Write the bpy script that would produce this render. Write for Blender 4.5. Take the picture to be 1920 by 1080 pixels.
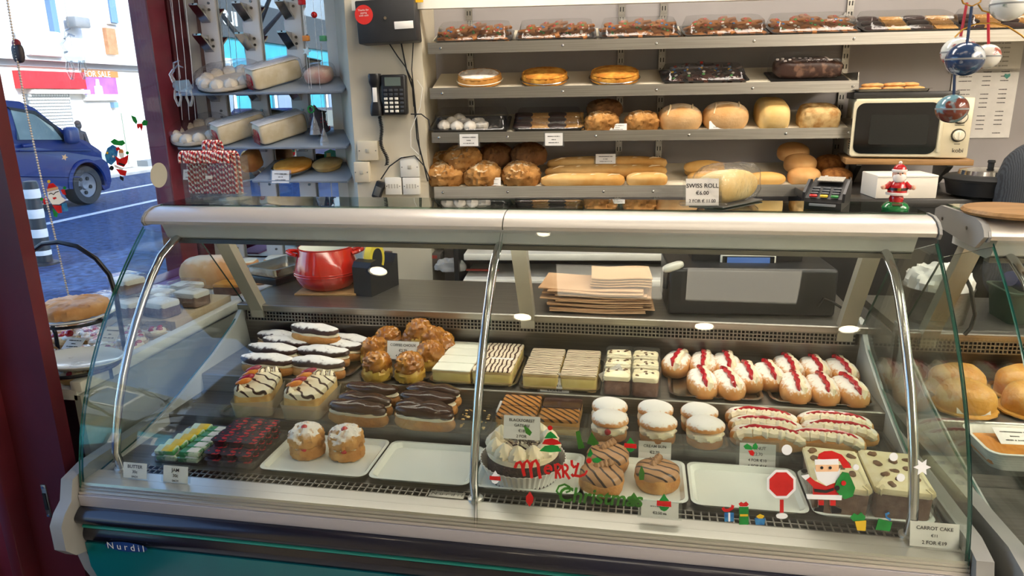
import bpy, bmesh, math, random
from mathutils import Vector, Matrix, Euler, noise
for _o in list(bpy.data.objects):
    bpy.data.objects.remove(_o)
scene = bpy.context.scene
COL = scene.collection
RAD = math.radians
random.seed(7)

# ------------------------------------------------------------------ camera
CAM = Vector((0, 0, 1.57))
FPX = 1333.0
_p, _y, _r = RAD(15.05), RAD(10.5), RAD(0.96)
FWD = Vector((-math.sin(_y) * math.cos(_p), math.cos(_y) * math.cos(_p), -math.sin(_p)))
_right = Vector((math.cos(_y), math.sin(_y), 0))
_up = _right.cross(FWD)
RIGHT = _right * math.cos(_r) - _up * math.sin(_r)
UP = RIGHT.cross(FWD)
cd = bpy.data.cameras.new('camera')
cd.sensor_width = 36
cd.lens = FPX / 1920 * 36
cd.clip_start = 0.02
cd.clip_end = 300
cam = bpy.data.objects.new('camera', cd)
COL.objects.link(cam)
cam.matrix_world = Matrix(((RIGHT.x, UP.x, -FWD.x, CAM.x), (RIGHT.y, UP.y, -FWD.y, CAM.y), (RIGHT.z, UP.z, -FWD.z, CAM.z), (0, 0, 0, 1)))
scene.camera = cam

# ------------------------------------------------------------------ world, sun, exposure
world = bpy.data.worlds.new('world')
scene.world = world
world.use_nodes = True
_n = world.node_tree.nodes
_sky = _n.new('ShaderNodeTexSky')
_sky.sky_type = 'NISHITA'
_sky.sun_disc = False
_sky.ozone_density = 4
_sky.sun_elevation = RAD(33)
_sky.sun_rotation = RAD(110)
world.node_tree.links.new(_sky.outputs[0], _n['Background'].inputs[0])
_n['Background'].inputs[1].default_value = 0.45
sd = bpy.data.lights.new('sun', 'SUN')
sd.energy = 3.6
sd.angle = RAD(0.6)
sd.color = (1, .95, .86)
sun = bpy.data.objects.new('sun', sd)
COL.objects.link(sun)
sun.rotation_euler = Vector((-.80, .20, -.545)).to_track_quat('-Z', 'Y').to_euler()
vs = scene.view_settings
vs.view_transform = 'Standard'
vs.look = 'None'
vs.exposure = 0.86
vs.gamma = 1
vs.use_curve_mapping = False
scene.cycles.transparent_max_bounces = 32
scene.cycles.max_bounces = 8
scene.cycles.diffuse_bounces = 3
scene.cycles.glossy_bounces = 4
scene.cycles.caustics_reflective = False
scene.cycles.caustics_refractive = False
scene.cycles.sample_clamp_indirect = 4

# ------------------------------------------------------------------ where things stand: sight lines cut with real planes
def ray(u, v):
    return RIGHT * ((u - 960) / FPX) + UP * ((540 - v) / FPX) + FWD
def PP(u, v, pt, n):
    d = ray(u, v)
    return CAM + d * ((Vector(pt) - CAM).dot(Vector(n)) / d.dot(Vector(n)))
def PZ(u, v, z): return PP(u, v, (0, 0, z), (0, 0, 1))
def PY(u, v, y): return PP(u, v, (0, y, 0), (0, 1, 0))
def PX(u, v, x): return PP(u, v, (x, 0, 0), (1, 0, 0))
WA = RAD(5.5)                                        # the shelf wall is turned 5.5 degrees from the counter
WN = Vector((-math.sin(WA), math.cos(WA), 0))
WS = Vector((math.cos(WA), math.sin(WA), 0))
def PW(u, v, w): return PP(u, v, WN * w, WN)
GC = (0.1, 0.605, -0.81, 1.593)                       # front glass profile y(z)
def gy(z): return ((GC[0] * z + GC[1]) * z + GC[2]) * z + GC[3]
def gn(z):
    s = (3 * GC[0] * z + 2 * GC[1]) * z + GC[2]
    return Vector((0, -1, s)).normalized()
def PG(u, v, off=0.0):
    d = ray(u, v)
    t0, t1 = .6, 2.4
    for _ in range(40):
        t = (t0 + t1) / 2
        q = CAM + d * t
        if q.y - gy(min(1.3, max(.5, q.z))) < 0: t0 = t
        else: t1 = t
    q = CAM + d * t0
    return q + gn(q.z) * off
def mpp(pt):                                          # metres per photo pixel at a point
    return (Vector(pt) - CAM).dot(FWD) / FPX

# ------------------------------------------------------------------ materials
def lin(h):
    h = h.lstrip('#')
    return tuple((c / 12.92 if c <= .04045 else ((c + .055) / 1.055) ** 2.4) for c in (int(h[i:i + 2], 16) / 255 for i in (0, 2, 4))) + (1,)
MATS = {}
class NT:
    def __init__(s, name):
        s.m = bpy.data.materials.new(name); s.m.use_nodes = True
        s.t = s.m.node_tree; s.n = s.t.nodes; s.b = s.n.get('Principled BSDF'); s.out = s.n.get('Material Output')
    def new(s, t, **k):
        x = s.n.new('ShaderNode' + t)
        for a, b in k.items(): setattr(x, a, b)
        return x
    def link(s, a, b): s.t.links.new(a, b)
    def tex(s, kind='Noise', scale=30, stretch=None, detail=4, coord='Object', **k):
        tc = s.new('TexCoord'); x = s.new('Tex' + kind, **k)
        src = tc.outputs[coord]
        if stretch:
            mp = s.new('Mapping'); mp.inputs['Scale'].default_value = stretch
            s.link(src, mp.inputs[0]); src = mp.outputs[0]
        s.link(src, x.inputs['Vector']); x.inputs['Scale'].default_value = scale
        if 'Detail' in x.inputs: x.inputs['Detail'].default_value = detail
        return x
    def ramp(s, fac, stops):
        r = s.new('ValToRGB'); e = r.color_ramp.elements
        while len(e) < len(stops): e.new(.5)
        for i, (p, c) in enumerate(stops):
            e[i].position = p; e[i].color = lin(c) if isinstance(c, str) else (c, c, c, 1)
        s.link(fac, r.inputs[0]); return r
    def mix(s, fac, a, b):
        x = s.new('MixRGB')
        for i, q in ((0, fac), (1, a), (2, b)):
            if isinstance(q, str): x.inputs[i].default_value = lin(q)
            elif isinstance(q, (int, float)): x.inputs[i].default_value = q
            else: s.link(q, x.inputs[i])
        return x.outputs[0]
    def math(s, op, a, b=0.0, clamp=False):
        x = s.new('Math', operation=op); x.use_clamp = clamp
        for i, q in ((0, a), (1, b)):
            if isinstance(q, (int, float)): x.inputs[i].default_value = q
            else: s.link(q, x.inputs[i])
        return x.outputs[0]
def mat(name, c='#888888', rough=.5, metal=0, c2=None, sc=30, bump=0, bsc=60, dust=None, dthr=.5, dsc=40, spec=.5, stretch=None, emit=0, coat=0, sss=0, lo=.38, hi=.62):
    if name in MATS: return MATS[name]
    k = NT(name); b = k.b
    b.inputs['Roughness'].default_value = rough; b.inputs['Metallic'].default_value = metal
    b.inputs['Specular IOR Level'].default_value = spec
    b.inputs['Coat Weight'].default_value = coat
    b.inputs['Coat Roughness'].default_value = .1
    col = None
    if c2:
        t = k.tex('Noise', sc, stretch)
        col = k.ramp(t.outputs['Fac'], [(lo, c), (hi, c2)]).outputs[0]
    if dust:
        g = k.new('NewGeometry'); sx = k.new('SeparateXYZ'); k.link(g.outputs['Normal'], sx.inputs[0])
        t2 = k.tex('Noise', dsc)
        f = k.math('ADD', sx.outputs[2], k.math('MULTIPLY', k.math('SUBTRACT', t2.outputs['Fac'], .5), 1.6))
        f = k.ramp(f, [(max(0, dthr - .18), 0.0), (min(1, dthr + .18), 1.0)]).outputs[0]
        col = k.mix(f, col if col is not None else c, dust)
    if col is None: b.inputs['Base Color'].default_value = lin(c)
    else: k.link(col, b.inputs['Base Color'])
    if bump:
        t = k.tex('Noise', bsc, stretch); bp = k.new('Bump')
        bp.inputs['Strength'].default_value = bump; bp.inputs['Distance'].default_value = .004
        k.link(t.outputs['Fac'], bp.inputs['Height']); k.link(bp.outputs[0], b.inputs['Normal'])
    if sss:
        b.inputs['Subsurface Weight'].default_value = sss; b.inputs['Subsurface Radius'].default_value = (.01, .006, .004)
    if emit:
        b.inputs['Emission Color'].default_value = lin(c); b.inputs['Emission Strength'].default_value = emit
    MATS[name] = k.m
    return k.m
def glass(name, tint='#f4faf6', refl=1.0, rough=0.0, haze=0.0, bump=0, bsc=40, hazec='#ffffff'):
    """clear sheet: straight-through light plus a mirror layer by the angle of view (same for every ray)"""
    if name in MATS: return MATS[name]
    k = NT(name); k.n.remove(k.b)
    tr = k.new('BsdfTransparent'); tr.inputs[0].default_value = lin(tint)
    gl = k.new('BsdfGlossy'); gl.inputs['Roughness'].default_value = rough
    g = k.new('NewGeometry'); dt = k.new('VectorMath', operation='DOT_PRODUCT')
    nrm = g.outputs['Normal']
    if bump:
        t = k.tex('Noise', bsc); bp = k.new('Bump'); bp.inputs['Strength'].default_value = bump; bp.inputs['Distance'].default_value = .006
        k.link(t.outputs['Fac'], bp.inputs['Height']); nrm = bp.outputs[0]; k.link(nrm, gl.inputs['Normal'])
    k.link(g.outputs['Incoming'], dt.inputs[0]); k.link(nrm, dt.inputs[1])
    c = k.math('ABSOLUTE', dt.outputs['Value'])
    f = k.math('POWER', k.math('SUBTRACT', 1.0, c, True), 5.0)
    f = k.math('MULTIPLY', k.math('ADD', k.math('MULTIPLY', f, .96), .04), refl, True)
    mx = k.new('MixShader'); k.link(f, mx.inputs[0]); k.link(tr.outputs[0], mx.inputs[1]); k.link(gl.outputs[0], mx.inputs[2])
    o = mx.outputs[0]
    if haze:
        df = k.new('BsdfDiffuse'); df.inputs[0].default_value = lin(hazec)
        m2 = k.new('MixShader'); m2.inputs[0].default_value = haze; k.link(o, m2.inputs[1]); k.link(df.outputs[0], m2.inputs[2]); o = m2.outputs[0]
    k.link(o, k.out.inputs[0])
    MATS[name] = k.m
    return k.m
def wavemat(name, c, c2, scale=60, dist=3, rough=.45, axis='X', thr=.62, wid=.06, bands='SIN', dscale=1.5, bump=.2):
    """piped or feathered lines as they lie on an icing"""
    if name in MATS: return MATS[name]
    k = NT(name); t = k.tex('Wave', scale, bands_direction=axis); t.wave_profile = bands
    t.inputs['Distortion'].default_value = dist; t.inputs['Detail Scale'].default_value = dscale; t.inputs['Detail'].default_value = 1
    r = k.ramp(t.outputs['Fac'], [(thr - wid, c), (thr + wid, c2)])
    k.link(r.outputs[0], k.b.inputs['Base Color']); k.b.inputs['Roughness'].default_value = rough
    if bump:
        bp = k.new('Bump'); bp.inputs['Strength'].default_value = bump; bp.inputs['Distance'].default_value = .002
        k.link(t.outputs['Fac'], bp.inputs['Height']); k.link(bp.outputs[0], k.b.inputs['Normal'])
    MATS[name] = k.m
    return k.m

# ------------------------------------------------------------------ mesh builder
def rrect(w, d, r, n=4, cx=0, cy=0):
    out = []
    r = min(r, w / 2 - 1e-5, d / 2 - 1e-5)
    for qx, qy, a0 in ((1, 1, 0), (-1, 1, 90), (-1, -1, 180), (1, -1, 270)):
        for i in range(n + 1):
            a = RAD(a0 + 90 * i / n)
            out.append((cx + qx * (w / 2 - r) + r * math.cos(a), cy + qy * (d / 2 - r) + r * math.sin(a)))
    return out
class MB:
    def __init__(s): s.v = []; s.f = []; s.m = []
    def add(s, vs, fs, mi=0, M=None):
        o = len(s.v)
        s.v += [(M @ Vector(q)) if M else Vector(q) for q in vs]
        for i, f in enumerate(fs):
            s.f.append([o + j for j in f]); s.m.append(mi if isinstance(mi, int) else mi[i])
        return s
    def box(s, c, d, mi=0, M=None):
        x, y, z = (q / 2 for q in d)
        vs = [Vector(c) + Vector(q) for q in ((-x, -y, -z), (x, -y, -z), (x, y, -z), (-x, y, -z), (-x, -y, z), (x, -y, z), (x, y, z), (-x, y, z))]
        return s.add(vs, [(0, 3, 2, 1), (4, 5, 6, 7), (0, 1, 5, 4), (1, 2, 6, 5), (2, 3, 7, 6), (3, 0, 4, 7)], mi, M)
    def rbox(s, c, d, r=.004, seg=2, mi=0, M=None):
        bm = bmesh.new(); bmesh.ops.create_cube(bm, size=1)
        for v in bm.verts: v.co = Vector((v.co.x * d[0], v.co.y * d[1], v.co.z * d[2]))
        bmesh.ops.bevel(bm, geom=bm.edges[:], offset=min(r, min(d) * .49), segments=seg, affect='EDGES', profile=.5)
        bm.verts.ensure_lookup_table()
        s.add([v.co + Vector(c) for v in bm.verts], [[v.index for v in f.verts] for f in bm.faces], mi, M); bm.free()
        return s
    def loft(s, loops, mi=0, cap0=True, cap1=True, M=None, closed=True):
        n = len(loops[0]); vs = [q for l in loops for q in l]; fs = []
        for i in range(len(loops) - 1):
            for j in range(n if closed else n - 1):
                k = (j + 1) % n
                fs.append((i * n + j, i * n + k, (i + 1) * n + k, (i + 1) * n + j))
        if cap0: fs.append(list(range(n))[::-1])
        if cap1: fs.append([(len(loops) - 1) * n + j for j in range(n)])
        return s.add(vs, fs, mi, M)
    def lathe(s, prof, n=24, mi=0, M=None, cap=True, wob=None):
        loops = []
        for r, z in prof:
            loops.append([((r * (wob(2 * math.pi * j / n, z) if wob else 1)) * math.cos(2 * math.pi * j / n), (r * (wob(2 * math.pi * j / n, z) if wob else 1)) * math.sin(2 * math.pi * j / n), z) for j in range(n)])
        return s.loft(loops, mi, cap, cap, M)
    def tube(s, pts, r, n=8, mi=0, M=None, cap=True, stripe=None):
        pts = [Vector(q) for q in pts]; m = len(pts); loops = []; ref = None
        for i, q in enumerate(pts):
            t = (pts[min(i + 1, m - 1)] - pts[max(i - 1, 0)]).normalized()
            if ref is None:
                ref = t.cross(Vector((0, 0, 1)))
                if ref.length < .1: ref = t.cross(Vector((1, 0, 0)))
            ref = (ref - t * ref.dot(t)).normalized(); b = t.cross(ref)
            rr = r[i] if isinstance(r, (list, tuple)) else r
            loops.append([q + ref * (rr * math.cos(2 * math.pi * j / n)) + b * (rr * math.sin(2 * math.pi * j / n)) for j in range(n)])
        if stripe:
            mi = [stripe(i, j) for i in range(m - 1) for j in range(n)] + [0, 0]
        return s.loft(loops, mi, cap, cap, M)
    def cyl(s, a, b, r, r2=None, n=16, mi=0, M=None):
        return s.tube([a, b], [r, r if r2 is None else r2], n, mi, M)
    def prism(s, poly, z0, z1, mi=0, M=None):
        return s.loft([[(x, y, z0) for x, y in poly], [(x, y, z1) for x, y in poly]], mi, M=M)
    def extx(s, poly, x0, x1, mi=0, M=None):            # (y, z) profile pulled along x
        return s.loft([[(x0, y, z) for y, z in poly], [(x1, y, z) for y, z in poly]], mi, M=M)
    def blob(s, a, b, c, e1=1, e2=1, amp=0, ns=20, seed=0, flat=None, nu=20, nv=12, fn=None, mi=0, M=None, rid=False):
        sg = lambda q, e: math.copysign(abs(q) ** e, q)
        vs = []; fs = []; off = Vector((seed * 3.7, seed * 1.3, seed * 2.1))
        for i in range(nv + 1):
            ph = -math.pi / 2 + math.pi * i / nv
            for j in range(nu):
                th = 2 * math.pi * j / nu
                p = Vector((a * sg(math.cos(ph), e1) * sg(math.cos(th), e2), b * sg(math.cos(ph), e1) * sg(math.sin(th), e2), c * sg(math.sin(ph), e1)))
                if amp:
                    q = p * ns + off
                    nn = noise.noise(q) + .5 * noise.noise(q * 2.1)
                    if rid: nn = (.6 - abs(nn)) * 1.3
                    d = Vector((p.x / a ** 2, p.y / b ** 2, p.z / c ** 2)).normalized() if p.length > 1e-6 else Vector((0, 0, 1))
                    p = p + d * nn * amp
                if flat is not None and p.z < flat * c: p.z = flat * c
                if fn: p = Vector(fn(p))
                vs.append(p)
        for i in range(nv):
            for j in range(nu):
                k = (j + 1) % nu
                fs.append((i * nu + j, i * nu + k, (i + 1) * nu + k, (i + 1) * nu + j))
        return s.add(vs, fs, mi, M)
    def build(s, name, mats, parent=None, smooth=True, world=False, ang=40):
        me = bpy.data.meshes.new(name)
        vs = s.v
        if world and parent is not None:
            M = Matrix(); q = parent
            while q is not None:
                M = Matrix.LocRotScale(q.location, q.rotation_euler, q.scale) @ M; q = q.parent
            Mi = M.inverted(); vs = [Mi @ v for v in vs]
        me.from_pydata([tuple(v) for v in vs], [], s.f)
        mats = mats if isinstance(mats, (list, tuple)) else [mats]
        for m in mats: me.materials.append(m)
        me.polygons.foreach_set('material_index', s.m)
        if smooth:
            me.polygons.foreach_set('use_smooth', [True] * len(s.f))
        me.validate(); me.update()
        bm = bmesh.new(); bm.from_mesh(me)
        bmesh.ops.recalc_face_normals(bm, faces=bm.faces[:])
        if smooth:
            for e in bm.edges:
                if len(e.link_faces) == 2 and e.calc_face_angle(0) > RAD(ang): e.smooth = False
        bm.to_mesh(me); bm.free()
        o = bpy.data.objects.new(name, me); COL.objects.link(o)
        if parent is not None: o.parent = parent
        return o
def Tr(x=0, y=0, z=0, rx=0, ry=0, rz=0, s=1):
    return Matrix.LocRotScale(Vector((x, y, z)), Euler((RAD(rx), RAD(ry), RAD(rz))), Vector((s, s, s)) if isinstance(s, (int, float)) else Vector(s))

# ------------------------------------------------------------------ things
def tagp(o, label=None, cat=None, group=None, kind=None):
    if label: o['label'] = label
    if cat: o['category'] = cat
    if group: o['group'] = group
    if kind: o['kind'] = kind
    return o
def T(name, label, cat, loc=(0, 0, 0), rz=0, group=None, rx=0, ry=0):
    o = bpy.data.objects.new(name, None); COL.objects.link(o)
    o.empty_display_size = .02
    o.location = Vector(loc); o.rotation_euler = (RAD(rx), RAD(ry), RAD(rz))
    return tagp(o, label, cat, group)
def place(o, loc, rz=0, rx=0, ry=0, s=None):
    o.location = Vector(loc); o.rotation_euler = (RAD(rx), RAD(ry), RAD(rz))
    if s: o.scale = (s, s, s) if isinstance(s, (int, float)) else s
    return o
def kids(o): return [c for c in COL.objects if c.parent == o]
CH = {}
def dup(o, label=None, group=None, parent=None):
    c = o.copy(); COL.objects.link(c)
    if parent: c.parent = parent
    if label: c['label'] = label
    if group: c['group'] = group
    for k in list(o.children):
        dup(k, parent=c)
    return c
class Maker:
    """first call hands out the prototype itself, later calls copy it"""
    def __init__(s, *protos): s.p = list(protos); s.used = [False] * len(protos); s.i = 0
    def __call__(s, label, cat, loc, rz=0, group=None, rx=0, ry=0, sc=None, k=None):
        i = (s.i if k is None else k) % len(s.p); s.i += 1
        o = s.p[i] if not s.used[i] else dup(s.p[i])
        s.used[i] = True
        tagp(o, label, cat, group)
        return place(o, loc, rz, rx, ry, sc)
def struct(name, mb, m, world=True, smooth=False):
    o = mb.build(name, m, None, smooth); o['kind'] = 'structure'; return o
ORD = ['first', 'second', 'third', 'fourth', 'fifth', 'sixth', 'seventh', 'eighth', 'ninth', 'tenth', 'eleventh', 'twelfth', 'thirteenth', 'fourteenth', 'fifteenth', 'sixteenth', 'seventeenth']

# ------------------------------------------------------------------ lettering
_TX = {}
def text_geo(body, size, align='CENTER', bold=0):
    key = (body, size, align, bold)
    if key in _TX: return _TX[key]
    cu = bpy.data.curves.new('t', 'FONT'); cu.body = body; cu.size = size; cu.align_x = align; cu.offset = bold
    cu.resolution_u = 3
    ob = bpy.data.objects.new('t', cu)
    me = bpy.data.meshes.new_from_object(ob)
    r = ([tuple(v.co) for v in me.vertices], [list(p.vertices) for p in me.polygons])
    bpy.data.objects.remove(ob); bpy.data.curves.remove(cu); bpy.data.meshes.remove(me)
    _TX[key] = r
    return r
def add_text(mb, body, size, M, mi=0, align='CENTER', bold=0, sx=1):
    vs, fs = text_geo(body, size, align, bold)
    return mb.add([(x * sx, y, 0) for x, y, z in vs], fs, mi, M)

# ------------------------------------------------------------------ palette
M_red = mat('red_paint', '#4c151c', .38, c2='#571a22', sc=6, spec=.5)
M_redlit = mat('red_paint_lit', '#6e2431', .4, c2='#7b2c3a', sc=9)  # lit copy of the red paint, the light put into its colour
M_cream = mat('cream_wall', '#d9d0ba', .6, c2='#d1c7b0', sc=3)
M_backwall = mat('back_wall_paint', '#a5a09f', .6, c2='#9c9796', sc=2)
M_ceil = mat('ceiling_paint', '#d8d4ca', .8, c2='#d2cec4', sc=4)
M_floor = mat('floor_tile', '#b9b1a5', .35, c2='#aca498', sc=5)
M_steel = mat('brushed_steel', '#a5a29b', .4, 1, c2='#98958e', sc=4, stretch=(1, 60, 60), bump=.06, bsc=6)
M_steeld = mat('dark_steel', '#84817c', .34, 1, c2='#787570', sc=4, stretch=(1, 50, 50))
M_chrome = mat('chrome', '#c4c4c4', .14, 1)
M_alu = mat('anodised_aluminium', '#d6d2cc', .3, .75, c2='#ccc8c2', sc=2, stretch=(.2, 8, 8))
M_alul = mat('fascia_aluminium', '#cbc9d0', .36, .5, c2='#c1bfc6', sc=2, stretch=(.2, 8, 8))
M_gray = mat('counter_grey_plastic', '#90908e', .4, c2='#898987', sc=6)
M_grayl = mat('liner_grey', '#aeb2ae', .35, c2='#a5a9a5', sc=5)
M_navy = mat('navy_bumper', '#14172a', .22, c2='#191a24', sc=4, coat=.3)
M_teal = mat('teal_panel', '#0f6a72', .28, c2='#0d5f68', sc=3, coat=.2)
M_teals = mat('teal_stripe', '#2d9a90', .35)
M_black = mat('black_plastic', '#16171a', .38, c2='#1d1e21', sc=30)
M_blackg = mat('black_gloss', '#08090b', .08, coat=.4)
M_rub = mat('black_rubber', '#121212', .7)
M_white = mat('white_plastic', '#e9e6dc', .35, c2='#e2dfd4', sc=8)
M_whitec = mat('white_ceramic', '#eef0e8', .12, c2='#e7eae2', sc=4, coat=.3)
M_paper = mat('paper', '#ece9e4', .7, c2='#e5e2dd', sc=20)
M_ink = mat('ink', '#2a2a2c', .8)
M_inkr = mat('ink_red', '#c8282a', .6)
M_wood = mat('shelf_wood', '#a9804f', .5, c2='#8d683e', sc=6, stretch=(1, 14, 14))
M_boardw = mat('shelf_board_cream', '#e7dec8', .5, c2='#ded4bc', sc=5)
G_front = glass('counter_glass', '#f8fbf9')
G_edge = mat('glass_edge_green', '#10463c', .15, c2='#1a5a4c', sc=3)
G_win = glass('window_glass', '#f4f8fb')
G_acr = glass('acrylic', '#f8faf9', 1.1, haze=.025)
G_wrap = glass('cellophane', '#fdfdfd', .9, .05, .01, .9, 70)
G_lid = glass('clear_lid', '#f6f6f6', 1.1, .04, .01, .3, 30)
M_mirror = mat('mirror', '#d4dde0', .01, 1)
M_gold = mat('gold_wire', '#b48a45', .3, 1)
M_lamp = mat('lamp_diffuser', '#fff2dc', .5, emit=2.0)
M_lamp2 = mat('work_lamp_diffuser', '#fff4e6', .5, emit=11.5)
M_spot = mat('downlight_bulb', '#ffeccb', .5, emit=22)

# ------------------------------------------------------------------ the room
def pbox(lo, hi): return MB().box([(a + b) / 2 for a, b in zip(lo, hi)], [b - a for a, b in zip(lo, hi)])
struct('floor', pbox((-1.5, -2.6, -.1), (3.0, 3.6, 0)), M_floor)
struct('ceiling', pbox((-2.2, -2.6, 2.6), (3.1, 4.2, 2.7)), M_ceil)
b = MB()
q0 = WS * -.98 + WN * 3.29; q1 = WS * 3.6 + WN * 3.29
b.prism([(q0.x, q0.y), (q1.x, q1.y), (q1 + WN * .1).to_tuple()[:2], (q0 + WN * .1).to_tuple()[:2]], 0, 2.6)
struct('wall_back', b, M_backwall)
struct('wall_right', pbox((3.0, -2.6, 0), (3.1, 3.7, 2.6)), M_cream)
struct('wall_front', pbox((-1.75, -2.7, 0), (3.1, -2.6, 2.6)), mat('front_wall_white', '#e4e0d8', .7, c2='#dcd8d0', sc=3))
struct('wall_left', pbox((-1.75, -2.6, 0), (-1.5, .35, 2.6)), M_cream)
struct('wall_facade', pbox((-2.2, -14, 2.7), (-1.7, 20, 6.3)), M_cream)
struct('wall_header', pbox((-2.2, .35, 2.42), (-1.5, 3.3, 2.6)), M_redlit)
struct('wall_stallriser', pbox((-2.2, 1.52, 0), (-2.06, 3.2, .79)), M_redlit)
struct('wall_alcove', pbox((-2.2, 3.215, 0), (-1.2, 3.35, 2.6)), M_white)
A_, B_, C_ = Vector((-1.395, 3.215, 0)), Vector((-1.205, 2.897, 0)), Vector((-.897, 2.9265, 0))
D_ = C_ + WN * .36
b = MB().prism([(A_.x, A_.y), (B_.x, B_.y), (C_.x, C_.y), (D_.x, D_.y), (-1.395, 3.34)], 0, 2.6)
struct('wall_pier', b, M_cream)
b = MB(); p = PY(638, 200, 3.19)
b.box((p.x, 3.185, 1.5), (.05, .06, 2.2)); struct('trim_1', b, M_white)
# frame corner panel of dark red boards at the far end of the window
b = MB().rbox((-2.165, 3.0, 1.35), (.09, .13, 2.2), .006); struct('trim_2', b, M_redlit)
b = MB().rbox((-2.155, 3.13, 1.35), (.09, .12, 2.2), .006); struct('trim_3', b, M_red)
# window: pane, sill, head
win = MB().box((-2.12, 2.25, 1.6), (.008, 1.37, 1.64)).build('window_1', G_win, None, False); win['kind'] = 'structure'
b = MB().rbox((-2.08, 2.25, .80), (.10, 1.4, .05), .008); b.build('window_sill', mat('purple_sill', '#7d4a78', .4, c2='#6f3f6b', sc=5), win)
b = MB().rbox((-2.12, 2.25, 2.4), (.08, 1.4, .06), .008); b.build('window_head', M_redlit, win)
# door jamb with stops, strike plate
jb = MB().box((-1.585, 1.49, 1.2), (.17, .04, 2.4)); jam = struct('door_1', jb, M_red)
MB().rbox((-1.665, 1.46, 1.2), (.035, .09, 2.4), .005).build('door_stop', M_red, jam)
MB().rbox((-1.72, 1.475, 1.2), (.09, .06, 2.4), .005).build('outer_jamb', M_redlit, jam)
MB().rbox((-1.775, 1.44, 1.2), (.03, .08, 2.4), .004).build('architrave', M_redlit, jam)
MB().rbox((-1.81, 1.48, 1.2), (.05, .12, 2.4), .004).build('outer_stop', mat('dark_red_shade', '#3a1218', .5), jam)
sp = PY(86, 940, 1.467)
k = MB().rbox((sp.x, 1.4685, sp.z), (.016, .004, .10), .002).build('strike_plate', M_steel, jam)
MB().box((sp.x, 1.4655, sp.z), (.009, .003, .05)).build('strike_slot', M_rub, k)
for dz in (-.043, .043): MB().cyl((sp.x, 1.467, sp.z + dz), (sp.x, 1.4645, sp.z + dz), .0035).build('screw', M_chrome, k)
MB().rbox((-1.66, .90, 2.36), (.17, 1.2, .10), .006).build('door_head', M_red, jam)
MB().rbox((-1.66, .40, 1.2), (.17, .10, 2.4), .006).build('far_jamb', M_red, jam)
# shelf wall uprights (slotted standards)
wb = bpy.data.objects['wall_back']
for u in (880, 1165, 1243, 1590):
    p = PW(u, 60, 3.28)
    b = MB(); c = WN * 3.283 + WS * p.dot(WS)
    Mx = Tr(c.x, c.y, 0, rz=5.5)
    b.box((0, 0, 1.5), (.028, .012, 1.5), 0, Mx)
    sl = MB()
    for i in range(26):
        for dx in (-.006, .006): sl.box((dx, -.0065, 1.0 + i * .042), (.004, .002, .018), 0, Mx)
    st = b.build('slotted_standard', M_steel, wb, False)
    z = sl.build('slot_row', M_rub, st, False); z['kind'] = 'stuff'
zb = PW(900, 13, 2.95).z
b = MB(); b.box((.37, 2.975, zb + .02), (2.5, .03, .04), 0, Matrix.Rotation(WA, 4, 'Z')); struct('trim_6', b, M_white)
# window platform beside the counter
pl = T('window_platform', 'grey and white display platform running along the shop window', 'platform', (-1.76, 2.3, 0))
b = MB().box((-1.78, 2.375, .80), (.55, 1.63, .03)); b.build('platform_board', M_white, pl, False, True)
b = MB().box((-1.505, 2.36, .40), (.02, 1.60, .80)); b.build('side_panel', mat('platform_grey', '#a5a499', .25, c2='#9b9a90', sc=4, coat=.3), pl, False, True)
b = MB().rbox((-1.505, 2.36, .825), (.035, 1.60, .03), .004); b.build('ledge', M_white, pl, True, True)
M_tray_board = mat('purple_cloth', '#8a4f8e', .6, c2='#7a447e', sc=14)
b = MB().box((-1.98, 2.36, .818), (.12, 1.58, .006)); b.build('cloth_strip', M_tray_board, pl, False, True)

# ------------------------------------------------------------------ ceiling lamps
def panel_light(lab, x, y, w, d, m):
    t = T('ceiling_light', lab, 'light', (x, y, 2.6))
    fr = MB()
    for sx in (-1, 1): fr.box((sx * (w / 2 + .01), 0, -.02), (.02, d + .04, .04))
    for sy in (-1, 1): fr.box((0, sy * (d / 2 + .01), -.02), (w, .02, .04))
    fr.build('frame', M_white, t, False)
    MB().box((0, 0, -.022), (w, d, .01)).build('diffuser', m, t, False)
panel_light('left rectangular ceiling light above the front of the counter', -.13, 1.21, .46, .32, M_lamp)
panel_light('right rectangular ceiling light above the front of the counter', .43, 1.21, .46, .32, M_lamp)
panel_light('long ceiling light over the left end of the bread shelves', -.35, 2.45, 1.1, .28, M_lamp2)
panel_light('long ceiling light over the right end of the bread shelves', 1.0, 2.5, 1.1, .28, M_lamp2)
panel_light('added long fill light on the ceiling near the right wall of the shop', 2.6, .3, .5, 3.2, M_lamp2)  # fill lamp added to brighten the counter front from the side
panel_light('added long fill light on the ceiling right of the customer space', 1.85, .7, .3, 1.4, M_lamp2)  # second added fill panel, placed clear of the glass reflections
def downlight(lab, x, y):
    t = T('downlight', lab, 'light', (x, y, 2.6))
    MB().lathe([(.055, 0), (.06, -.012), (.045, -.014), (.042, 0)], 24).build('ring', M_chrome, t)
    MB().lathe([(.041, -.004), (.036, -.010), (.0, -.012)], 24).build('bulb', M_spot, t)
for lab, x, y in (('round downlight above the shop door side', -.54, .76), ('round downlight above the middle of the counter', .297, .73), ('round downlight above the right end of the counter', .91, .765), ('round downlight close to the bread shelves', -.42, 1.65), ('round downlight near the shop window', -1.2, 1.25)):
    downlight(lab, x, y)

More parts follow.
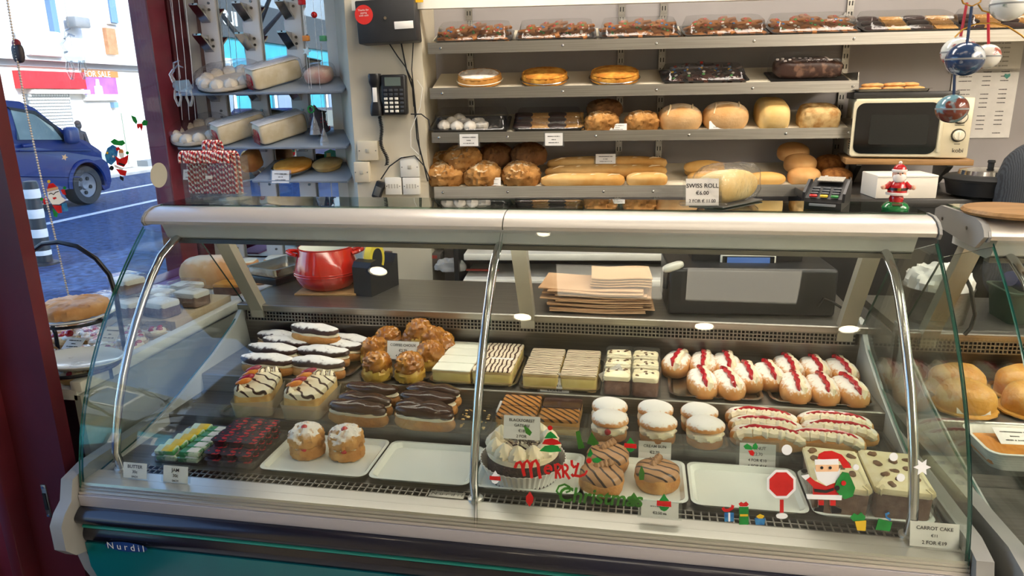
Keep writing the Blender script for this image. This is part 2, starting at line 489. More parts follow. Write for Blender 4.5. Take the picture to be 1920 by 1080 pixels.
# ------------------------------------------------------------------ the street
M_road = mat('asphalt', '#17253f', .8, c2='#3d5680', spec=.2, sc=14, bump=.5, bsc=30, lo=.3, hi=.7)
M_pave = mat('pavement', '#b5b2ac', .8, c2='#a5a29c', sc=3)
struct('ground_road', pbox((-11.4, -60, -.12), (-2.25, 60, -.0)), M_road)
struct('ground_pavement', pbox((-12.4, -60, -.12), (-11.4, 60, .06)), M_pave)
b = MB(); a1 = PZ(70, 413, .003); a2 = PZ(330, 376, .003)
b.box(((a1.x + a2.x) / 2, 11, .004), (.12, 40, .006)); struct('trim_4', b, mat('road_paint', '#d8dadc', .7, c2='#c4c6c8', sc=20))
b = MB(); a1 = PZ(250, 352, .003); b.box((a1.x, 20, .004), (.12, 60, .006)); struct('trim_5', b, MATS['road_paint'])
FX = -12.3
M_facade = mat('white_render', '#e6e4de', .8, c2='#dedcd6', sc=2, bump=.2, bsc=12)
M_fwin = mat('facade_window_glass', '#5f7f9f', .08, coat=.4)
def quadx(mb, u0, v0, u1, v1, x, dx, mi=0):      # block seen between two photo corners on the plane x
    a = PX(u0, v0, x); c = PX(u1, v1, x)
    z0, z1 = sorted((a.z, c.z)); y0, y1 = sorted((a.y, c.y))
    return mb.box((x + dx / 2, (y0 + y1) / 2, (z0 + z1) / 2), (abs(dx), y1 - y0, z1 - z0), mi)
bd = T('shop_building', 'sunlit white rendered building with red shop sign across the street', 'building', (FX, 14, 0))
b = MB().box((FX - .5, 18, 3.1), (1, 30, 6.2)); b.build('wall', M_facade, bd, False, True)
for i, (u0, v0, u1, v1) in enumerate(((83, -60, 100, 98), (186, -60, 214, 44))):
    f = quadx(MB(), u0 - 3, v0, u1 + 3, v1 + 3, FX, .08).build('window', M_white, bd, False, True)
    quadx(MB(), u0, v0, u1, v1, FX, .12).build('pane', M_fwin, f, False, True)
quadx(MB(), 191, 52, 216, 103, FX, .1).build('orange_blind', mat('orange_blind', '#c08a62', .7, c2='#b27c54', sc=8), bd, False, True)
quadx(MB(), -40, 108, 275, 116, FX, .22).build('cornice', M_facade, bd, False, True)
quadx(MB(), -40, 120, 275, 122, FX, .06).build('cable_run', mat('grey_cable', '#a8abae', .7), bd, False, True)
quadx(MB(), 22, 132, 150, 167, FX, .18).build('red_shop_sign', mat('red_sign', '#d3222a', .4, c2='#c41d25', sc=5), bd, False, True)
quadx(MB(), 48, 168, 155, 176, FX, .2).build('sign_edge', M_white, bd, False, True)
sh = quadx(MB(), 46, 176, 146, 300, FX, .06).build('shutter', mat('shutter_backing', '#767a7a', .6), bd, False, True)
a = PX(46, 176, FX); c = PX(146, 300, FX); rows = 22; cols = 16
pc = MB().box((0, 0, 0), (.03, abs(c.y - a.y) / cols * .84, abs(c.z - a.z) / rows * .74)).build('shutter_slat', mat('shutter_slat_white', '#d9dad6', .5, c2='#cfd0cc', sc=9), sh, False)
first = True
for r in range(rows):
    for k in range(cols):
        o = pc if first else pc.copy()
        if not first: COL.objects.link(o)
        first = False
        o.location = Vector((FX + .075, min(a.y, c.y) + (k + .5 + (.25 if r % 2 else -.25)) * abs(c.y - a.y) / cols, c.z + (r + .5) * (a.z - c.z) / rows)) - bd.location
        if k == cols - 1 and r % 2: o.scale.y = .6
# 22 x 16 = 352 pieces: fold the smallest rows (behind the van) away
for o in [o for o in COL.objects if o.parent == sh][: 5 * cols]: bpy.data.objects.remove(o)
fs = quadx(MB(), 152, 136, 218, 188, FX, .08).build('for_sale_board', mat('board_purple', '#a765c8', .5, c2='#9b58be', sc=4), bd, False, True)
quadx(MB(), 152, 132, 216, 146, FX, .09).build('board_header', mat('board_orange', '#cf7a3c', .5), fs, False, True)
quadx(MB(), 153, 177, 218, 188, FX, .09).build('board_footer', M_paper, fs, False, True)
p = PX(184, 144.5, FX + .095); t = MB(); add_text(t, 'FOR SALE', .19, Matrix.Translation(p) @ Euler((RAD(90), 0, RAD(90))).to_matrix().to_4x4())
t.build('lettering', M_paper, fs, False, True)
p = PX(184, 166, FX + .085); t = MB(); t.prism([(-.13, -.15), (.13, -.15), (.12, .05), (.06, .07), (.05, .2), (-.04, .2), (-.06, .06), (-.12, .05)], 0, .01, 0, Matrix.Translation(p) @ Euler((RAD(90), 0, RAD(90))).to_matrix().to_4x4())
t.build('house_emblem', M_paper, fs, False, True)
d = quadx(MB(), 212, 205, 248, 312, FX, .07).build('door_surround', M_white, bd, False, True)
quadx(MB(), 221, 212, 236, 308, FX, .1).build('front_door', mat('pale_green_door', '#8f9c8c', .4), d, False, True)
quadx(MB(), 206, 192, 216, 202, FX, .1).build('meter_box', mat('meter_blue', '#6f93ad', .5), bd, False, True)
quadx(MB(), 256, 301, 305, 316, FX, .3).build('plinth', mat('plinth_grey', '#7d8284', .8), bd, False, True)
p = PX(76, 82, FX + .2); MB().rbox(p, (.3, .9, .5), .05).build('wall_lamp_box', M_white, bd, True, True)
p = PX(147, 42, FX + .2); MB().rbox(p, (.25, .45, .22), .04).build('camera_box', M_gray, bd, True, True)

# blue van, nose towards the window's far end
VX = -8.75
M_van = mat('van_blue', '#08205f', .3, c2='#0a235c', sc=2, coat=.15, spec=.3)
M_tyre = mat('tyre', '#1d1f24', .75, c2='#26282c', sc=12)
vn = T('blue_van', 'dark blue van parked on the road outside the window', 'van', PX(60, 385, VX).to_tuple()[:2] + (0,))
top = [(18, 187), (48, 190), (74, 203), (104, 232), (136, 256), (160, 264), (186, 281), (199, 297), (206, 318), (209, 338), (206, 352), (196, 357)]
prof = [(PX(u, v, VX).y, PX(u, v, VX).z) for u, v in top]
zt = prof[0][1]; yn = prof[-1][0]; y0 = prof[0][0] - 3.0
wc = PX(166, 347, VX); wr = wc.z if .25 < wc.z < .5 else .36
arch = [(wc.y + (wr + .07) * math.cos(RAD(a)), max(.26, wr + (wr + .07) * math.sin(RAD(a)))) for a in range(-10, 191, 12)]
poly = [(y0, zt)] + prof + [(yn - .05, .28)] + arch + [(y0, .26)]
b = MB(); n = len(poly)
def inx(z, s): return VX - s * (.0 if z < 1.15 else (z - 1.15) * .22)
b.loft([[(VX - max(0, z - 1.15) * .22, y, z) for y, z in poly], [(VX - .06 + max(0, z - 1.15) * -.22, y, z + 0) for y, z in poly], [(VX - 1.75 + max(0, z - 1.15) * .22, y, z) for y, z in poly]], 0)
b.build('body', M_van, vn, False, True)
wp = [(28, 206), (70, 214), (100, 236), (116, 262), (36, 262)]
w = [PX(u, v, VX) for u, v in wp]
wn_ = MB().loft([[(VX + .012 - max(0, q.z - 1.15) * .22, q.y, q.z) for q in w], [(VX - .03 - max(0, q.z - 1.15) * .22, q.y, q.z) for q in w]]).build('side_window', mat('van_glass', '#5a6f72', .05, c2='#8fa3a4', sc=1.2, coat=.5), vn, False, True)
wi = MB()
w2 = [(PX(u, v, VX)) for u, v in ((22, 200), (72, 208), (106, 236), (124, 264), (118, 265), (100, 238), (70, 214), (28, 206))]
wi.loft([[(VX + .02 - max(0, q.z - 1.15) * .22, q.y, q.z) for q in w2], [(VX - .02 - max(0, q.z - 1.15) * .22, q.y, q.z) for q in w2]])
wi.build('window_seal', M_rub, wn_, False, True)
p = PX(134, 254, VX + .1); MB().rbox(p, (.14, .24, .26), .06, 3).build('wing_mirror', mat('mirror_cap_blue', '#1b2c5e', .4), vn, True, True)
p = PX(54, 273, VX + .02); MB().rbox(p, (.04, .22, .05), .015).build('door_handle', M_van, vn, True, True)
for s, (ua, va, ub, vb) in enumerate(((36, 283, 170, 282), (30, 330, 150, 332))):
    MB().tube([PX(ua, va, VX + .004), PX(ub, vb, VX + .004)], .012, 6).build('body_crease', mat('crease_dark', '#0e1f52', .5), vn, True, True)
MB().tube([(VX + .01, y, z) for y, z in arch], .03, 6).build('wheel_arch_trim', M_van, vn, True, True)
for dy in (0, -3.0):
    Mw = Matrix.Translation((VX - .12, wc.y + dy, wr)) @ Euler((0, RAD(90), 0)).to_matrix().to_4x4()
    ty = MB().lathe([(wr * .62, -.11), (wr * .95, -.11), (wr, -.07), (wr, .07), (wr * .95, .11), (wr * .62, .11), (wr * .62, -.11)], 32, 0, Mw, False).build('tyre', M_tyre, vn, True, True)
    hb = MB().lathe([(0, .05), (wr * .2, .07), (wr * .25, .04), (wr * .5, .05), (wr * .62, .09), (wr * .64, .0)], 24, 0, Mw).build('hub', mat('steel_wheel', '#6a707a', .45), ty, True, True)
    for a in range(5):
        Ma = Mw @ Matrix.Rotation(RAD(72 * a), 4, 'Z')
        MB().cyl((wr * .38, 0, .05), (wr * .38, 0, .065), .03, mi=0, M=Ma).build('wheel_hole', M_rub, hb, True, True)
hl = [PX(u, v, VX + .01) for u, v in ((190, 284), (206, 292), (203, 306), (192, 298))]
MB().loft([[q for q in hl], [q - Vector((.2, 0, 0)) for q in hl]]).build('headlight', M_white, vn, False, True)
# person walking behind the van
pp = PX(146, 245, -11.2)
pr = T('person', 'person with short dark hair in dark jacket walking beyond the van bonnet', 'person', (pp.x, pp.y, .06))
pr.scale = (.68, .68, .68)
b = MB()
b.loft([[(r * math.cos(a) * k, r * math.sin(a) + y, z) for a in [2 * math.pi * j / 12 for j in range(12)]] for r, k, y, z in ((.06, 1, .06, 0), (.07, 1, .06, .4), (.10, 1, .04, .78), (.17, 1.1, 0, .95), (.16, 1.05, 0, 1.1), (.19, 1.2, 0, 1.32), (.15, 1.35, .02, 1.42), (.06, 1, .03, 1.47), (.055, 1, .04, 1.53))])
b.blob(.08, .095, .125, amp=.006, ns=10, nu=14, nv=10, M=Tr(0, .05, 1.62))
for s in (-1, 1):
    b.tube([(s * .2, 0, 1.36), (s * .25, .02, 1.1), (s * .22, .2, .95)], [.06, .05, .035], 8)
    b.tube([(s * .09, -.05, .9), (s * .09, .1 * s, .5), (s * .09, .16 * s, .05)], [.085, .06, .045], 8)
b.build('body', [mat('dark_jacket', '#23262c', .8)], pr)
MB().blob(.084, .1, .09, nu=14, nv=8, flat=-.3, M=Tr(0, .04, 1.67)).build('hair', mat('hair_dark', '#2a211d', .7), pr)
MB().blob(.06, .05, .085, nu=12, nv=8, M=Tr(0, .105, 1.60)).build('face', mat('skin', '#c99a84', .6), pr)
# striped bollard
bp = PZ(85, 495, 0)
bo = T('bollard', 'black bollard with white bands standing on the pavement outside', 'bollard', (bp.x, bp.y, 0))
H = PY(66, 340, bp.y).z
MB().lathe([(.13, 0), (.13, .02), (.075, .03), (.07, H - .04), (.06, H), (0, H + .01)], 20).build('post', mat('bollard_black', '#20252c', .5), bo)
for k in range(4):
    z = H - .12 - k * .2
    if z > .1: MB().lathe([(.073, z - .045), (.076, z), (.073, z + .045)], 20).build('white_band', M_paper, bo)
# the far end of the street that the alcove mirrors show
tb = T('teal_shop_building', 'teal shopfront building with white lettering seen in the alcove mirrors', 'building', (FX, -18, 0))
MB().box((FX - .5, -21, 4), (1, 32, 8)).build('wall', mat('grey_render', '#8f979c', .8, c2='#858d92', sc=2), tb, False, True)
MB().box((FX + .05, -21, 1.75), (.2, 31.6, 3.5)).build('teal_front', mat('teal_render', '#2aa3b8', .6, c2='#2496aa', sc=2), tb, False, True)
for y in (-9, -13, -17, -21, -25, -30):
    f = MB().box((FX + .18, y, 1.5), (.1, 1.7, 2.6)).build('window', M_white, tb, False, True)
    MB().box((FX + .21, y, 1.5), (.1, 1.3, 2.3)).build('pane', M_fwin, f, False, True)
MB().box((FX + .1, -19, PX(430, 36, FX).z), (.3, 24, 1.1)).build('sign_fascia', mat('fascia_dark', '#262c31', .6), tb, False, True)
t = MB()
q_ = PX(433, 46, FX + .27)
add_text(t, 'ILS', .52, Matrix.Translation((FX + .27, 2 * 3.2085 - q_.y, q_.z)) @ Euler((RAD(90), 0, RAD(90))).to_matrix().to_4x4(), bold=.02, sx=1.25)
t.build('sign_lettering', M_paper, tb, False, True)
for y in (-11, -19, -26):
    f = MB().box((FX + .02, y, 6.6), (.1, 1.6, 1.8)).build('window', M_white, tb, False, True)
    MB().box((FX + .05, y, 6.6), (.1, 1.3, 1.5)).build('pane', M_fwin, f, False, True)
M_bark = mat('bark', '#4a443f', .9, c2='#3c3733', sc=8)
tr = T('bare_tree', 'bare leafless tree on the street shown by the alcove mirrors', 'tree', (-7.2, -6.4, 0))
MB().tube([(0, 0, 0), (.05, 0, 1.5), (0, .1, 2.6)], [.16, .12, .1], 10).build('trunk', M_bark, tr)
br = MB(); rnd = random.Random(3)
def grow(p, d, L, r, k):
    if k == 0: return
    q = p + d * L
    br.tube([p, p + d * L * .5 + Vector((rnd.uniform(-.05, .05),) * 3), q], [r, r * .8, r * .6], 5)
    for _ in range(3 if k > 1 else 2):
        nd = (d + Vector((rnd.uniform(-.8, .8), rnd.uniform(-.8, .8), rnd.uniform(-.25, .6)))).normalized()
        grow(q, nd, L * rnd.uniform(.6, .85), r * .6, k - 1)
for _ in range(4): grow(Vector((0, .1, 2.5)), Vector((rnd.uniform(-.8, .8), rnd.uniform(-.8, .8), .6)).normalized(), 1.0, .06, 5)
z = br.build('branches', M_bark, tr); z['kind'] = 'stuff'
cv = T('blue_car', 'blue car parked further along the street, seen in the alcove mirrors', 'car', (-8.0, -9, 0))
pr_ = [(-2.1, .3), (-2.1, .8), (-1.5, .95), (-.9, 1.4), (.7, 1.42), (1.4, 1.0), (2.05, .85), (2.1, .3)]
MB().extx([(y, z) for y, z in pr_], -.85, .85).build('body', M_van, cv, False)
MB().extx([(-1.35, .98), (-.85, 1.34), (.65, 1.36), (1.2, 1.0)], -.87, .87).build('windows', mat('car_glass', '#7f9096', .05, coat=.5), cv, False)
for y in (-1.3, 1.3):
    for x in (-.8, .8):
        MB().lathe([(.12, -.1), (.32, -.1), (.34, 0), (.32, .1), (.12, .1)], 20, 0, Tr(x, y, .34, ry=90)).build('wheel', M_tyre, cv)

# ------------------------------------------------------------------ display counters
XL, CL, Y0 = -1.344, 2.003, 1.35
ZF, ZM, ZB, ZW = .668, .70, .755, .905
def G(z, off=0): 
    n = gn(z); return (gy(z) - Y0 + n.y * off, z + n.z * off)
def grille(mb, L, y, z, wid, rows, cell, tilt_up):
    """bars with open square holes; tilt_up True = upright strip, else lying"""
    t = .003
    n = int(L / cell)
    def bx(x0, x1, a0, a1):
        if tilt_up: mb.box(((x0 + x1) / 2, y, z + (a0 + a1) / 2), (x1 - x0, .004, a1 - a0))
        else: mb.box(((x0 + x1) / 2, y + (a0 + a1) / 2, z), (x1 - x0, a1 - a0, .004))
    for r in range(rows + 1):
        bx(0, L, r * wid / rows - t / 2, r * wid / rows + t / 2)
    for i in range(n + 1):
        x = i * cell
        bx(x - t / 2, x + t / 2, 0, wid)
def build_counter(root, L, splits, posts, ups, plate=False):
    P = lambda mb, n, m, sm=True: mb.build(n, m, root, sm)
    end = [(.045, .70), (-.015, .685), (-.03, .635), (-.055, .615), (-.072, .59), (-.072, .525), (-.045, .495), (-.015, .485), (0, .42), (.05, .30), (.12, .18), (.17, .10), (.95, .10), (.95, .66), (.80, .70)]
    for x0, x1 in ((-.034, -.002), (L + .002, L + .034)):
        P(MB().extx(end, x0, x1), 'end_panel', M_gray, True)
    P(MB().extx([(-.016, .511), (-.012, .44), (.02, .34), (.08, .22), (.15, .10), (.2, .10), (.2, .511)], 0, L), 'kick_panel', M_teal)
    def roll(zc, h, bulge):
        return [(-.012 - bulge * math.sin(math.pi * i / 8) , zc + h / 2 - h * i / 8) for i in range(9)] + [(.03, zc - h / 2), (.03, zc + h / 2)]
    P(MB().extx(roll(.585, .048, .022), 0, L), 'bumper', M_navy)
    P(MB().extx(roll(.5555, .009, .004), 0, L), 'bumper_stripe', M_teals)
    P(MB().extx(roll(.531, .038, .006), 0, L), 'lower_bumper', M_navy)
    fa = P(MB().extx([(-.008, .61), (-.01, .64), (.04, .64), (.04, .61)], 0, L), 'fascia', M_alul, False)
    for z0, z1, yy in ((.641, .6475, -.006), (.648, .655, -.002), (.6555, .6615, .001)):
        MB().extx([(yy, z0), (yy, z1), (.04, z1), (.04, z0)], 0, L).build('fascia_rib', M_alu, fa, False)
    P(MB().extx([(.004, .662), (.006, .667), (.034, .668), (.034, .65), (.004, .65)], 0, L), 'front_sill', M_alu, False)
    P(MB().extx([(.036, .664), (.036, .667), (.068, .668), (.068, .65), (.036, .65)], 0, L), 'inner_sill', M_alu, False)
    g = MB(); grille(g, L - .1, .070, .666, .036, 2, .017, False)
    for v in g.v: v.x += .05
    P(g, 'front_grille', M_steel, False)
    P(MB().box((L / 2, .09, .645), (L, .05, .004)), 'air_duct', M_rub, False)
    P(MB().box((L / 2, .22, ZF - .006), (L - .01, .226, .012)), 'deck_front', M_steeld, False)
    P(MB().extx([(.335, .65), (.335, ZM), (.52, ZM), (.52, .65)], .005, L - .005), 'deck_middle', M_steeld, False)
    P(MB().extx([(.508, .68), (.508, ZB - .003), (.511, ZB), (.80, ZB), (.80, .70)], .005, L - .005), 'deck_back', M_steel, False)
    P(MB().extx([(.80, .745), (.782, .846), (.80, .884), (.82, .884), (.82, .745)], 0, L), 'back_panel', M_steeld, False)
    g = MB(); grille(g, L - .06, .776, .846, .034, 3, .0115, True)
    for v in g.v: v.x += .03
    P(g, 'back_grille', M_steel, False)
    P(MB().box((L / 2, .786, .863), (L - .04, .008, .034)), 'grille_shade', M_rub, False)  # black strip painting the shade behind the grille holes
    P(MB().extx([(.768, .884), (.765, .902), (.769, ZW), (1.16, ZW), (1.16, .88)], 0, L), 'worktop', M_steel, False)
    P(MB().box((L / 2, .98, .49), (L, .3, .77)), 'rear_cabinet', M_gray, False)
    liner = [(.05, .66), (.2, .678), (.40, .73), (.58, .79), (.72, .85), (.81, .915), (.84, .915), (.84, .6), (.05, .6)]
    for x0, x1 in ((.0, .014), (L - .014, L)):
        P(MB().extx(liner, x0, x1), 'end_liner', M_grayl, False)
    for x in ups:
        P(MB().extx([(.585, 1.194), (.62, 1.194), (.80, .89), (.80, .86), (.768, .86), (.765, .885)], x - .022, x + .022), 'slanted_upright', mat('upright_champagne', '#a7a394', .4, .3), False)
    P(MB().extx([(.40, 1.246), (.42, 1.205), (.44, 1.193), (.62, 1.193), (.62, 1.246)], .03, L - .03), 'canopy', mat('canopy_grey', '#dfe3e4', .35, .1, c2='#d6dadb', sc=3), False)
    P(MB().extx([(.425, 1.198), (.425, 1.186), (.45, 1.186), (.45, 1.198)], .03, L - .03), 'canopy_lip', M_steeld, False)
    P(MB().cyl((.12, .53, 1.184), (L - .12, .53, 1.184), .008), 'lamp_tube', mat('counter_tube', '#fff4e4', .5, emit=11))
    nose = [(.45, 1.288), (.418, 1.287), (.392, 1.279), (.376, 1.267), (.371, 1.257), (.377, 1.247), (.40, 1.245), (.45, 1.246)]
    ed = [0] + splits + [L]
    for a, b_ in zip(ed[:-1], ed[1:]):
        P(MB().extx(nose, a + .0015, b_ - .0015), 'top_rail', mat('rail_satin', '#ded9d2', .36, .35, c2='#d6d1ca', sc=2, stretch=(.2, 5, 5)))
    for x in (-.006, L + .001):
        P(MB().extx([(.46, 1.291), (.416, 1.29), (.388, 1.281), (.372, 1.268), (.366, 1.256), (.374, 1.243), (.46, 1.243)], x, x + .006), 'rail_cap', M_gray, False)
    if plate:
        P(MB().extx([(.366, 1.256), (.372, 1.27), (.388, 1.283), (.416, 1.292), (.60, 1.292), (.63, 1.28), (.63, 1.24), (.43, 1.226), (.40, 1.226)], -.016, -.007), 'rail_end_plate', M_gray, False)
        for yy in (.45, .58): P(MB().cyl((-.0165, yy, 1.262), (-.018, yy, 1.262), .004, n=10), 'plate_screw', M_steeld)
    P(MB().box((L / 2, .53, 1.2905), (L - .01, .175, .006)), 'top_glass', glass('top_glass_green', '#d3e2d9', 1.4), False)
    zs = [.648 + (1.243 - .648) * i / 22 for i in range(23)]
    for a, b_ in zip(ed[:-1], ed[1:]):
        a += .003; b_ -= .003
        o_ = [G(z, .003) for z in zs]; i_ = [G(z, -.003) for z in zs]
        mb = MB(); n = len(zs)
        vs = [(x, y, z) for x in (a, b_) for y, z in o_] + [(x, y, z) for x in (a, b_) for y, z in i_]
        f = []; mi = []
        for k in range(n - 1):
            f += [(k, k + 1, n + k + 1, n + k), (2 * n + k, 3 * n + k, 3 * n + k + 1, 2 * n + k + 1), (k, 2 * n + k, 2 * n + k + 1, k + 1), (n + k, n + k + 1, 3 * n + k + 1, 3 * n + k)]
            mi += [0, 0, 1, 1]
        mb.add(vs, f, mi); P(mb, 'front_glass', [G_front, G_edge])
    zs = [.66 + (1.24 - .66) * i / 16 for i in range(17)]
    pr = [G(z, -.006) for z in zs] + [(.60, 1.16), (.80, .90), (.72, .852), (.58, .793), (.40, .733), (.2, .681), (.02, .662)]
    for x in (.002, L - .008):
        n = len(pr); mb = MB()
        mb.loft([[(x, y, z) for y, z in pr], [(x + .006, y, z) for y, z in pr]], [1] * n + [0, 0])
        P(mb, 'end_glass', [G_front, G_edge], False)
    for x in posts:
        pts = [(x, G(.668)[0] + .075, .668)] + [(x, G(z)[0] + .055, z) for z in (.72, .78, .84, .90, .96, 1.02, 1.07, 1.12)] + [(x, G(1.17)[0] + .055, 1.165), (x, .40, 1.196), (x, .445, 1.205)]
        P(MB().tube(pts, .0105, 12), 'support_post', M_chrome)
        P(MB().lathe([(.018, 0), (.018, .006), (.011, .008)], 16, M=Tr(*pts[0])), 'post_foot', M_alu)
ct = T('display_counter', 'long curved-glass refrigerated bakery counter with teal front and steel top rail', 'counter', (XL, Y0, 0))
build_counter(ct, CL, [1.003], [.06, .985, CL - .09], [.07, 1.0, CL - .06])
# maker's badge on the kick panel and plate on the grille
p = PY(235, 1027, 1.325)
bm_ = MB().lathe([(.001, 0), (.058, 0), (.058, .002), (.0, .003)], 28, M=Matrix.Translation((p.x, 1.329, p.z)) @ Euler((RAD(90), 0, 0)).to_matrix().to_4x4() @ Matrix.Diagonal((1, .22, 1, 1))).build('badge', mat('badge_blue', '#153a7a', .4), ct, True, True)
t = MB(); add_text(t, 'N u r d i l', .026, Matrix.Translation((p.x, 1.3255, p.z - .007)) @ Euler((RAD(90), 0, 0)).to_matrix().to_4x4(), sx=1.0)
t.build('badge_lettering', M_paper, bm_, False, True)
p2 = PZ(838, 926, .672)
pt = MB().rbox((p2.x, p2.y, .669), (.085, .026, .003), .004).build('maker_plate', M_steel, ct, True, True)
t = MB(); add_text(t, 'N u r d i l', .016, Matrix.Translation((p2.x, p2.y - .005, .6708)), sx=1.2); t.build('plate_lettering', M_ink, pt, False, True)
# acrylic dividers behind the front row
for x0, x1, w_ in ((XL + .11, XL + .99, 'left'), (XL + 1.01, XL + CL - .09, 'right')):
    o = MB().box(((x0 + x1) / 2, 1.672, .707), (x1 - x0, .004, .078)).build('acrylic_divider', G_acr, None, False)
    tagp(o, 'clear acrylic divider strip behind the front row, %s half of counter' % w_, 'divider')
# second counter
ct2 = T('savoury_counter', 'second curved-glass counter with savoury pastries at far right', 'counter', (.765, 1.325, 0), 1.5)
build_counter(ct2, 1.0, [], [.07, .93], [.07, .93], True)
p = Vector((0, 0, 0))

# ------------------------------------------------------------------ tags and trays
def fakeline(mb, x, y, w, h, M):
    rnd = random.Random(int(x * 1e4 + y * 1e5 + w * 1e4)); q = -w / 2
    while q < w / 2 - h * .3:
        l = rnd.uniform(.5, .9) * h
        mb.box((x + q + l / 2, y, 0), (l, h * rnd.uniform(.7, 1), .0003), 0, M); q += l + h * (.22 if rnd.random() < .8 else .8)
def price_tag(lab, loc, w, h, lines, rz=0, rx=75, group=None, holder=False, font=None, cardm=None, name='price_tag'):
    """card leaning back; loc = middle of its lower edge; lines = (text or None, rel. size, rel. y)"""
    t = T(name, lab, 'sign', loc, rz, group, rx=0)
    M = Euler((RAD(rx), 0, 0)).to_matrix().to_4x4()
    MB().box((0, h / 2, -.0006), (w, h, .0008), 0, M).build('card', cardm or M_paper, t, False)
    if lines:
        b = MB()
        for tx, sz, yy in lines:
            if tx is None: fakeline(b, 0, h * yy, w * sz, h * .075, M @ Matrix.Translation((0, 0, .0003)))
            else: add_text(b, tx, h * sz, M @ Matrix.Translation((0, h * yy, .0004)), bold=h * sz * .012)
        b.build('lettering', M_ink, t, False)
    if holder:
        MB().box((0, h / 2, -.0022), (w * 1.18, h * 1.16, .0016), 0, M).build('holder', G_acr, t, False)
    return t
def tray_mb(w, d, h, r=.02, lip=.006, th=.0025, taper=.012):
    L = lambda a, z, rr: [(x, y, z) for x, y in rrect(a[0], a[1], rr)]
    return MB().loft([L((w - 2 * taper, d - 2 * taper), 0, r), L((w - 2 * lip, d - 2 * lip), h - .002, r), L((w, d), h - .001, r), L((w, d), h, r), L((w - 2 * lip - .002, d - 2 * lip - .002), h, r), L((w - 2 * taper - 2 * th, d - 2 * taper - 2 * th), th, r * .9)])
M_silver = mat('silver_tray', '#8f8d88', .22, 1, c2='#a5a39e', sc=8)
M_foil = mat('foil_tray', '#b8b6b0', .25, 1, bump=.3, bsc=60)
def tray(lab, lo, hi, z, h=.012, m=None, rz=0, r=.02, name='serving_tray', cat='tray', group=None, lip=.006, taper=.012):
    """flat tray covering the ground patch between two points"""
    c = (Vector(lo) + Vector(hi)) / 2
    o = tray_mb(abs(hi[0] - lo[0]), abs(hi[1] - lo[1]), h, r, lip, taper=taper).build(name, m or M_silver)
    place(o, (c.x, c.y, z), rz); return tagp(o, lab, cat, group)
def at(u, v, z, half=0):                       # foot of something whose front lower edge shows at (u, v)
    q = PZ(u, v, z); q.y += half; return q
def cell_pack(root, mb_fn, name='wrapper', m=None): return mb_fn.build(name, m or G_wrap, root)

# ------------------------------------------------------------------ bakery materials
M_bun = mat('bun_crust_sugared', '#c98745', .6, c2='#dca262', sc=18, bump=.3, bsc=50, dust='#efe8de', dthr=.62, dsc=110)
M_bunlid = mat('bun_lid_sugared', '#d08c4c', .6, c2='#e0aa70', sc=18, bump=.2, dust='#f3eee8', dthr=.42, dsc=90)
M_bunbase = mat('bun_base', '#c88d4e', .6, c2='#a86a30', sc=16, bump=.3)
M_whip = mat('whipped_cream', '#f7ead0', .5, c2='#f2e0bc', sc=30, sss=.15)
M_jam = mat('jam', '#9e0f1f', .15, c2='#c01c2c', sc=60, coat=.4)
M_choc = mat('chocolate_icing', '#35201a', .22, c2='#452a20', sc=12, bump=.25, bsc=25, coat=.2)
M_chocd = mat('chocolate_sugared', '#3a2620', .5, c2='#4a3028', sc=14, dust='#e6e2de', dthr=.66, dsc=70)
M_choux = mat('choux_pastry', '#d59f58', .55, c2='#b87a38', sc=22, bump=.6, bsc=130)
M_chouxs = mat('choux_sugared', '#d29c58', .55, c2='#b97c3c', sc=22, bump=.6, bsc=130, dust='#f3ece4', dthr=.55, dsc=30)
M_toffee = mat('coffee_glaze', '#955a1c', .25, c2='#bd8230', sc=20, bump=.5, bsc=30, coat=.3)
M_toffeeb = mat('coffee_choux_base', '#c9a53e', .4, c2='#b0812e', sc=24, bump=.4, bsc=50)
M_custard = mat('custard', '#e6d28a', .5, c2='#dcc474', sc=20)
M_puff = mat('puff_pastry_edge', '#c79a58', .7, c2='#e6cd92', sc=8, stretch=(3, 3, 60), bump=.6, bsc=20)
M_icing = mat('white_icing', '#efeede', .35, c2='#e6e6d4', sc=12)
M_feather = wavemat('feathered_icing', '#e6d6ba', '#4a2c1e', 24, 4, .4, 'X', .72, .08, dscale=1.0)
M_featherb = wavemat('feathered_icing_fine', '#e4d3b4', '#4e3020', 26, 5, .4, 'Y', .6, .08, dscale=1.0)
M_sponge = mat('chocolate_sponge', '#5e3b2c', .9, c2='#74503e', sc=60, bump=.7, bsc=90)
M_carrot = mat('carrot_sponge', '#6b4a38', .9, c2='#80604c', sc=50, bump=.6, bsc=80)
M_cheese = mat('cream_cheese_icing', '#eee3bf', .5, c2='#e6d7a8', sc=25, bump=.6, bsc=35)
M_nut = mat('walnut', '#7a5636', .6, c2='#5e4028', sc=40, bump=.5)
M_mocha = wavemat('mocha_icing_lines', '#b98a60', '#2e1a14', 20, 2.5, .35, 'DIAGONAL', .86, .05)
M_caramel = wavemat('caramel_lines', '#b3783c', '#3a2118', 26, 1.2, .3, 'DIAGONAL', .72, .1)
M_brownice = mat('mocha_piping', '#a5784e', .45)
M_cherry = mat('glace_cherry', '#b8121c', .12, coat=.6)
M_fruit1 = mat('orange_segment', '#e08a22', .25, c2='#d2731c', sc=40, coat=.4)
M_fruit2 = mat('strawberry_slice', '#b02432', .25, c2='#8c1a40', sc=40, coat=.4)

